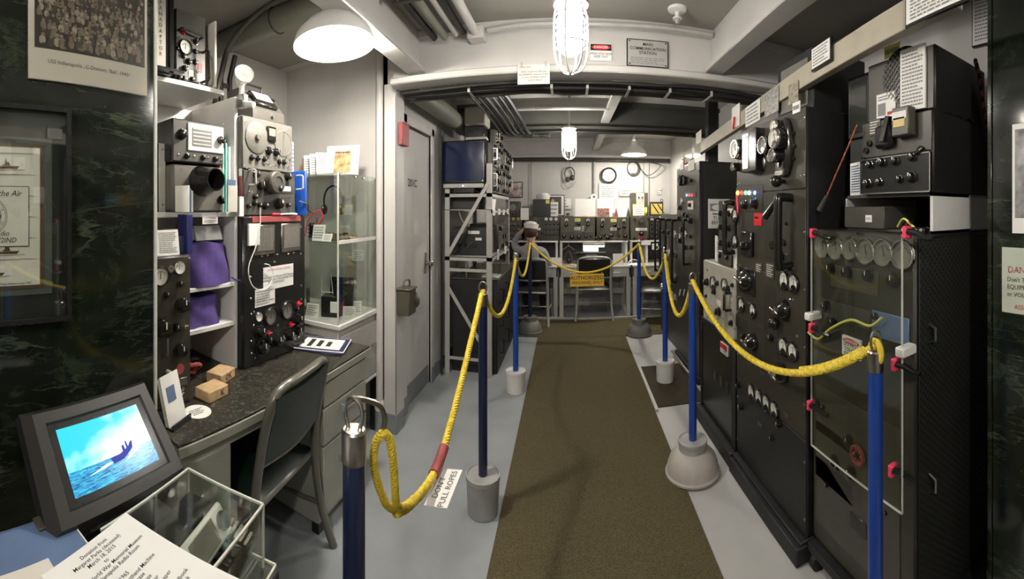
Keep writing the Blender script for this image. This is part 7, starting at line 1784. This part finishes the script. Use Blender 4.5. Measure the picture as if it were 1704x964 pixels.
for r_ in range(3):
    for i in range(5): MB().box(-.062 + i * .027, -.042 + i * .027, -.024 + r_ * .024, -.006 + r_ * .024, .030, .038 + r_ * .004, .002).build('key', 'bake', sm); 
    for i in range(5): MB().bar((-.060 + i * .027, -.005 + r_ * .024, .041 + r_ * .004), (-.044 + i * .027, -.005 + r_ * .024, .041 + r_ * .004), .002, .002).build('key_rim', 'chrome', sm)
for i in range(7): MB().box(.088 + .0, .128, -.03 + i * .012, -.022 + i * .012, .028 + .004 * i, .033 + .004 * i, .001).build('grille_bar', 'chrome', sm)
MB().box(.086, .130, -.036, .055, 0, .026, .004).build('side_tray', 'blk', sm)
MB().tube(smooth_path([(-.09, .06, .02), (-.11, .03, .03), (-.10, .0, .02)], 4), .004, 6).build('cord', 'cable', sm); MB().ell((-.095, .03, .045), (.014, .014, .012), 12, 8).build('dome_button', 'chrome', sm)
for x in (.02,): MB().bar((x + .09, .10, 0), (x + .09, .10, .08), .016, .002).build('paper_guide', 'acrylic_edge', sm)
# donation sheet lying on the case
dn = MB().box(-.108, .108, -.14, .14, 0, .0015).build('donation_sheet', 'paper', None); tag(dn, 'white typed donation list lying on the acrylic case', 'paper')
DC = Vector((-.745, .366, 0)); U_ = Vector((.932, .362, 0)).normalized(); W_ = Vector((U_.y, -U_.x, 0))     # W_ points back towards the viewer's left
ctr = DC + U_ * .14 + W_ * .108
dn.location = (ctr.x, ctr.y, TBZ + ch + .0052); dn.rotation_euler = (0, 0, math.atan2(-W_.y, -W_.x))
don = "Donation from\nMargaret Parks (deceased)\nMarch 18, 2015\nto\nIndiana World War Memorial Museum\nUSS Indianapolis Radio Room\n\n1965\nStenograph Shorthand Machine\nStorage case\nTripod & Case\nPlastic dust cover\n10 packs Stenograph paper\nTranscribing Box\nBeginning Speed Practice Handbook\nKeyboard & Theory Handbook\nKeyboard Chart\nMachine Shorthand Handbook\nBoxes of Dictation discs\nCertificate of Achievement\nMargaret Parks"
link('typed_list', text_mesh(don, .0108, 'ink', line=1.02, res=2, bold=True), dn, (0, .012, .0018))
# blue binder nearest the viewer
bb = thing('ring_binder', 'steel blue ring binder lying at the lower left corner', 'binder', Vector((-.815, .250, 0)) + Vector((0, 0, .80)), math.radians(101.5))
MB().box(-.30, 0, -.33, .0, 0, .006, .002).build('bottom_cover', 'steelblue', bb); MB().box(-.30, 0, -.33, .0, .048, .054, .002).build('top_cover', 'steelblue', bb); MB().box(-.295, -.006, -.32, -.012, .006, .048).build('pages', 'paper', bb); MB().box(-.30, 0, -.004, .002, 0, .054, .001).build('spine', 'steelblue', bb)
MB().box(-.07, -.035, -.03, .004, .054, .060, .001).build('clip', 'olive2', bb)
lb = MB().box(-.20, -.08, -.16, -.09, .054, .0548).build('label', 'card', bb); link('lettering', text_mesh('Radio Room', .018, 'ink'), lb, (-.14, -.125, .0552))
MB().box(.0005, .003, -.33, .0, .0, .054).build('white_edge', 'shelf', bb)
lg = MB().lathe([(.022, .0545), (.022, .0552), (.017, .0552), (.017, .0545)], 24, 0, Matrix.Translation((-.22, -.06, 0)), cap=False).build('round_emblem', 'yellow', bb)
tag(MB().box(-.29, -.005, -.30, .0, 0, .0795, .003).build('book_stack', 'blkm', None, Vector((-.815, .245, TBZ)), (0, 0, math.radians(101.5))), 'black box carrying the steel blue binder', 'box')
# kiosk monitor
MC = Vector((-.851, .376, 0))
mn = thing('kiosk_monitor', 'black framed monitor showing a boat on a blue sea in the foreground', 'monitor', MC + Vector((0, 0, .946)), math.radians(100))
TL = Matrix.Rotation(math.radians(-44), 4, 'X')
ow, oh, sw, sh_ = .185, .124, .116, .068
def fr2(mb, x0, x1, z0, z1, X0, X1, Z0, Z1, yo, yi):
    v = [(X0, yo, Z0), (X1, yo, Z0), (X1, yo, Z1), (X0, yo, Z1), (x0, yi, z0), (x1, yi, z0), (x1, yi, z1), (x0, yi, z1)]
    return mb.add(v, [(0, 1, 5, 4), (1, 2, 6, 5), (2, 3, 7, 6), (3, 0, 4, 7)], 0, TL)
fm = MB(); fr2(fm, -ow + .02, ow - .02, -oh + .014, oh - .014, -ow, ow, -oh, oh, .03, 0); fr2(fm, -sw - .022, sw + .022, -sh_ - .018, sh_ + .018, -ow + .02, ow - .02, -oh + .014, oh - .014, 0, 0); fr2(fm, -sw - .018, sw + .018, -sh_ - .014, sh_ + .014, -sw - .022, sw + .022, -sh_ - .018, sh_ + .018, 0, .006)
fm.build('housing_frame', mat('charcoal_plastic', (.022, .020, .018), .4, var=.1), mn, smooth=False)
MB().box(-ow, ow, .03, .07, -oh, oh, 0, 0, TL).build('rear_housing', 'blkm', mn)
MB().box(-sw - .018, sw + .018, .006, .01, -sh_ - .014, sh_ + .014, 0, 0, TL).build('screen_border', 'blk', mn)
def screen_mat():
    m = bpy.data.materials.new('sea_picture'); m.use_nodes = True; nt = m.node_tree; N = nt.nodes; L = nt.links; b = N['Principled BSDF']
    tc = N.new('ShaderNodeTexCoord'); sp_ = N.new('ShaderNodeSeparateXYZ'); L.new(tc.outputs['Generated'], sp_.inputs[0])
    no = N.new('ShaderNodeTexNoise'); no.inputs['Scale'].default_value = 3.0; no.inputs['Detail'].default_value = 5; L.new(tc.outputs['Generated'], no.inputs['Vector'])
    # sky: bright middle, cyan at the upper left
    s1 = N.new('ShaderNodeValToRGB'); e = s1.color_ramp.elements; e[0].position = .25; e[0].color = (.75, .95, .95, 1); e[1].position = .75; e[1].color = (.02, .50, .62, 1)
    ad = N.new('ShaderNodeMath'); ad.operation = 'SUBTRACT'; L.new(sp_.outputs['Z'], ad.inputs[0]); L.new(sp_.outputs['X'], ad.inputs[1])
    a2 = N.new('ShaderNodeMath'); a2.operation = 'MULTIPLY_ADD'; a2.inputs[1].default_value = .5; L.new(ad.outputs[0], a2.inputs[0]); L.new(no.outputs['Fac'], a2.inputs[2]); L.new(a2.outputs[0], s1.inputs['Fac'])
    # sea: streaky blue
    mp = N.new('ShaderNodeMapping'); mp.inputs['Scale'].default_value = (7, 1, 26); L.new(tc.outputs['Generated'], mp.inputs[0])
    n2 = N.new('ShaderNodeTexNoise'); n2.inputs['Scale'].default_value = 1.6; n2.inputs['Detail'].default_value = 6; n2.inputs['Distortion'].default_value = 1.0; L.new(mp.outputs[0], n2.inputs['Vector'])
    s2 = N.new('ShaderNodeValToRGB'); e = s2.color_ramp.elements; e[0].position = .32; e[0].color = (.0, .03, .22, 1); e[1].position = .72; e[1].color = (.05, .55, .75, 1); L.new(n2.outputs['Fac'], s2.inputs['Fac'])
    gt = N.new('ShaderNodeMath'); gt.operation = 'GREATER_THAN'; gt.inputs[1].default_value = .34; L.new(sp_.outputs['Z'], gt.inputs[0])
    mx = N.new('ShaderNodeMix'); mx.data_type = 'RGBA'; L.new(gt.outputs[0], mx.inputs['Factor']); L.new(s2.outputs['Color'], mx.inputs['A']); L.new(s1.outputs['Color'], mx.inputs['B'])
    b.inputs['Base Color'].default_value = (.01, .01, .01, 1); L.new(mx.outputs['Result'], b.inputs['Emission Color']); b.inputs['Emission Strength'].default_value = .8
    b.inputs['Roughness'].default_value = .2
    return m
scn = MB().box(-sw, sw, -.0005, .0005, -sh_, sh_).build('screen', screen_mat(), mn); scn.matrix_local = TL @ Matrix.Translation((0, .0055, 0))
navy_e = emat('screen_navy', (.01, .02, .28), .5); foam_e = emat('screen_foam', (.75, .92, .95), .6)
bt = MB().prism([(-.006, -.024), (-.002, -.036), (.028, -.034), (.058, -.020), (.064, -.004), (.056, -.006), (.048, -.014), (.020, -.022), (.0, -.022)], -.0016, -.0012).prism([(.030, -.020), (.031, -.008), (.037, -.006), (.038, -.017)], -.0016, -.0012).prism([(.042, -.016), (.043, -.002), (.047, .000), (.048, -.014)], -.0016, -.0012)
b_ = bt.build('picture_boat', navy_e, mn, smooth=False); b_.matrix_local = TL @ Matrix.Translation((0, .0055, 0))
fo = MB().prism([(.030, -.040), (.080, -.026), (.070, -.020), (.045, -.030)], -.0014, -.001).prism([(-.070, -.040), (-.02, -.036), (.004, -.031), (-.02, -.030), (-.05, -.036)], -.0014, -.001)
b_ = fo.build('picture_foam', foam_e, mn, smooth=False); b_.matrix_local = TL @ Matrix.Translation((0, .0055, 0))
MB().box(-.09, .09, .05, .13, -.215, -.02, .004).build('stand', 'blkm', mn)
# framed prints on the marble --------------------------------------
def mar_l(px, py): return onLine(px, py, E1, U1)
N1 = Vector((math.sin(RZ1), -math.cos(RZ1), 0))
def mpos(k, z, off): return E1 + U1 * k + N1 * off + Vector((0, 0, z))
k0, z0, d0 = mar_l(46, 124); k1, z1, d1_ = mar_l(242, 168); pw = k1 - k0; pz = (z0 + z1) / 2
ph = thing('group_photograph', 'large sepia photograph of a seated crew in an acrylic frame on the left marble', 'photo', mpos((k0 + k1) / 2, pz, .010), RZ1)
PH = .46
MB().box(-pw / 2, pw / 2, 0, .008, 0, PH, .001).build('mount', mat('aged_mount', (.46, .43, .38), .8, var=.05, scale=5), ph)
MB().box(-pw / 2 - .004, pw / 2 + .004, -.006, -.002, -.006, PH + .004).build('acrylic_front', 'nonglare', ph)
rnd = random.Random(11); pm = MB(); x0, x1 = -pw / 2 + .016, pw / 2 - .010; yb, yt = .085, PH - .02
pm.add([(x0, -.0003, yb), (x1, -.0003, yb), (x1, -.0003, yt), (x0, -.0003, yt)], [(0, 1, 2, 3)], 0)
pm.add([(x0 + .08, -.0005, yb + .16), (x0 + .14, -.0005, yb + .16), (x0 + .14, -.0005, yt), (x0 + .06, -.0005, yt)], [(0, 1, 2, 3)], 2)
pm.add([(x0 + .17, -.0005, yb + .14), (x0 + .26, -.0005, yb + .12), (x0 + .26, -.0005, yt), (x0 + .15, -.0005, yt)], [(0, 1, 2, 3)], 3)
def oval(cx, cz, rx, rz_, y, mi, n=7): pm.add([(cx + rx * math.cos(2 * PI * i / n), y, cz + rz_ * math.sin(2 * PI * i / n)) for i in range(n)], [tuple(range(n))], mi)
for row in range(11):
    t_ = row / 10; s_ = .0125 * (1 - .55 * t_) ; zc = yb + .022 + .19 * t_ - .02 * t_ * t_; nper = int((x1 - x0) / (s_ * 1.7)); yq = -.0016 + row * .00009
    for i in range(nper):
        cx = x0 + s_ + (x1 - x0 - 2 * s_) * (i + rnd.uniform(.1, .9)) / nper
        if t_ > .75 and cx > x0 + .20 and rnd.random() < .7: continue
        c_ = zc + rnd.uniform(-.3, .3) * s_
        tone = rnd.choice((1, 1, 3, 2, 4))
        oval(cx, c_, s_ * rnd.uniform(.7, .95), s_ * 1.1, yq, tone); oval(cx + rnd.uniform(-.2, .2) * s_, c_ + s_ * 1.25, s_ * .42, s_ * .5, yq - .00003, 1)
        if rnd.random() < .5: oval(cx, c_ + s_ * 1.65, s_ * .45, s_ * .2, yq - .00005, 2 if rnd.random() < .6 else 0)
        if rnd.random() < .5 and t_ < .4: oval(cx + s_ * .5, c_ - s_ * .9, s_ * .9, s_ * .35, yq - .00004, rnd.choice((1, 0, 4)))
pr = pm.build('photo_print', [mat('sepia_dark', (.022, .018, .015), .5, var=.3, scale=30), mat('sepia_skin', (.14, .105, .08), .5, var=.2, scale=60), mat('sepia_white', (.25, .215, .175), .5, var=.1), mat('sepia_mid', (.045, .035, .029), .5, var=.3, scale=40), mat('sepia_low', (.03, .025, .021), .5, var=.3, scale=60)], ph, smooth=False)
text(ph, "USS Indianapolis , C-Division, 'Bali'  1945?", .0155, -.005, .052, -.0004)
# framed certificate lower left
k1, z1, d1_ = mar_l(113, 184); kb, zb, db = mar_l(120, 528); fw, fz0, fz1 = .42, zb, z1
fr_ = thing('framed_certificate', 'black framed ship sketch certificate behind glass on the left marble', 'picture', mpos(k1 - fw / 2, fz0, .026), RZ1)
FH = fz1 - fz0
def ring(mb, x0, x1, z0, z1, w, y0, y1): return mb.box(x0, x1, y0, y1, z0, z0 + w).box(x0, x1, y0, y1, z1 - w, z1).box(x0, x0 + w, y0, y1, z0 + w, z1 - w).box(x1 - w, x1, y0, y1, z0 + w, z1 - w)
ring(MB(), -fw / 2, fw / 2, 0, FH, .013, 0, .024).build('frame', 'blk', fr_); MB().box(-fw / 2 + .012, fw / 2 - .012, .016, .022, .012, FH - .012).build('dark_mat', mat('dark_green_mat', (.012, .014, .012), .6, var=.2), fr_); MB().box(-fw / 2 + .012, fw / 2 - .012, .004, .007, .012, FH - .012).build('glazing', 'glass', fr_)
kg, zg, _ = mar_l(84, 235); ug = kg - (k1 - fw / 2)
MB().box(-fw / 2 + .02, ug, .014, .016, .075, FH - .085).build('grey_mat', mat('grey_green_mat', (.085, .095, .085), .7, var=.08), fr_); MB().box(-fw / 2 + .03, ug - .024, .012, .014, .092, FH - .103).build('brown_mat', 'wooddk', fr_)
ix1 = ug - .036; iz0, iz1 = .102, FH - .113
MB().box(-fw / 2 + .04, ix1, .0105, .012, iz0, iz1).build('art_paper', 'card', fr_)
rnd = random.Random(4); sk_ = MB()
for r_ in range(6):
    z = iz0 + .028 + (iz1 - iz0 - .03) * r_ / 6
    for c_ in range(3):
        x = -fw / 2 + .06 + c_ * .10 + (.04 if r_ % 2 else 0)
        if x + .075 > ix1: continue
        sk_.prism([(x, z + .006), (x + .075, z + .008), (x + .068, z), (x + .006, z)], .0098, .0104, 0).prism([(x + .025, z + .008), (x + .05, z + .008), (x + .046, z + .018), (x + .040, z + .018), (x + .038, z + .028), (x + .034, z + .012)], .0098, .0104, 0)
        sk_.prism([(x - .02, z - .006), (x + .09, z - .003), (x + .09, z - .001), (x - .02, z - .003)], .0098, .0104, 1)
    sk_.prism([(-fw / 2 + .045, z + .036), (ix1 - .004, z + .040), (ix1 - .03, z + .043), (-fw / 2 + .07, z + .041)], .0098, .0104, 1)
so = sk_.build('ship_sketches', ['wooddk', mat('wash_brown', (.32, .28, .22), .8, var=.2)], fr_, smooth=False); so['kind'] = 'stuff'
kc, zc_, _ = mar_l(44, 408); cx1 = kc - (k1 - fw / 2); cz0 = zc_ - fz0; kc, zc_, _ = mar_l(42, 312); cz1 = zc_ - fz0; cx0 = cx1 - .22
MB().box(cx0 - .002, cx1 + .002, .0085, .0095, cz0 - .002, cz1 + .002).build('box_border', 'ink', fr_); MB().box(cx0, cx1, .0075, .0085, cz0, cz1).build('title_box', 'card', fr_)
xm = (cx0 + cx1) / 2; zm = (cz0 + cz1) / 2
for rr in (.052, .048, .036):
    MB().lathe([(rr, 0), (rr - .0012, 0)], 40, 0, MF, cap=False).build('seal_ring', 'ink', fr_, (xm, .0070, zm))
MB().box(xm - .034, xm + .034, .0066, .0072, zm - .004, zm + .004).build('seal_band', 'ink', fr_); MB().prism([(xm - .02, zm - .026), (xm + .02, zm - .026), (xm + .012, zm - .010), (xm, zm - .006), (xm - .012, zm - .010)], .0066, .0072).build('seal_emblem', 'grayink', fr_)
for a in range(-3, 4):
    q = math.radians(90 - a * 22); text(fr_, '*', .014, xm + .042 * math.cos(q), zm + .042 * math.sin(q) - .003, .0068)
for i, chx in enumerate('INDIANAPOLIS CA-35'):
    q = math.radians(200 + i * 8.2); tx = text(fr_, chx, .009, xm + .042 * math.cos(q), zm + .042 * math.sin(q), .0068); tx.rotation_euler = (PI / 2, -(q + PI / 2), 0)
text(fr_, 'on the Air', .022, cx1 - .066, cz1 - .018, .0068, shear=.25); text(fr_, 'Radio\nWW2IND', .019, xm + .035, cz0 + .024, .0068, shear=.2, line=.95)
text(fr_, 'USS Indianapolis at Pearl Harbor, circa 1937', .0085, ix1 - .10, iz0 + .006, .0095)
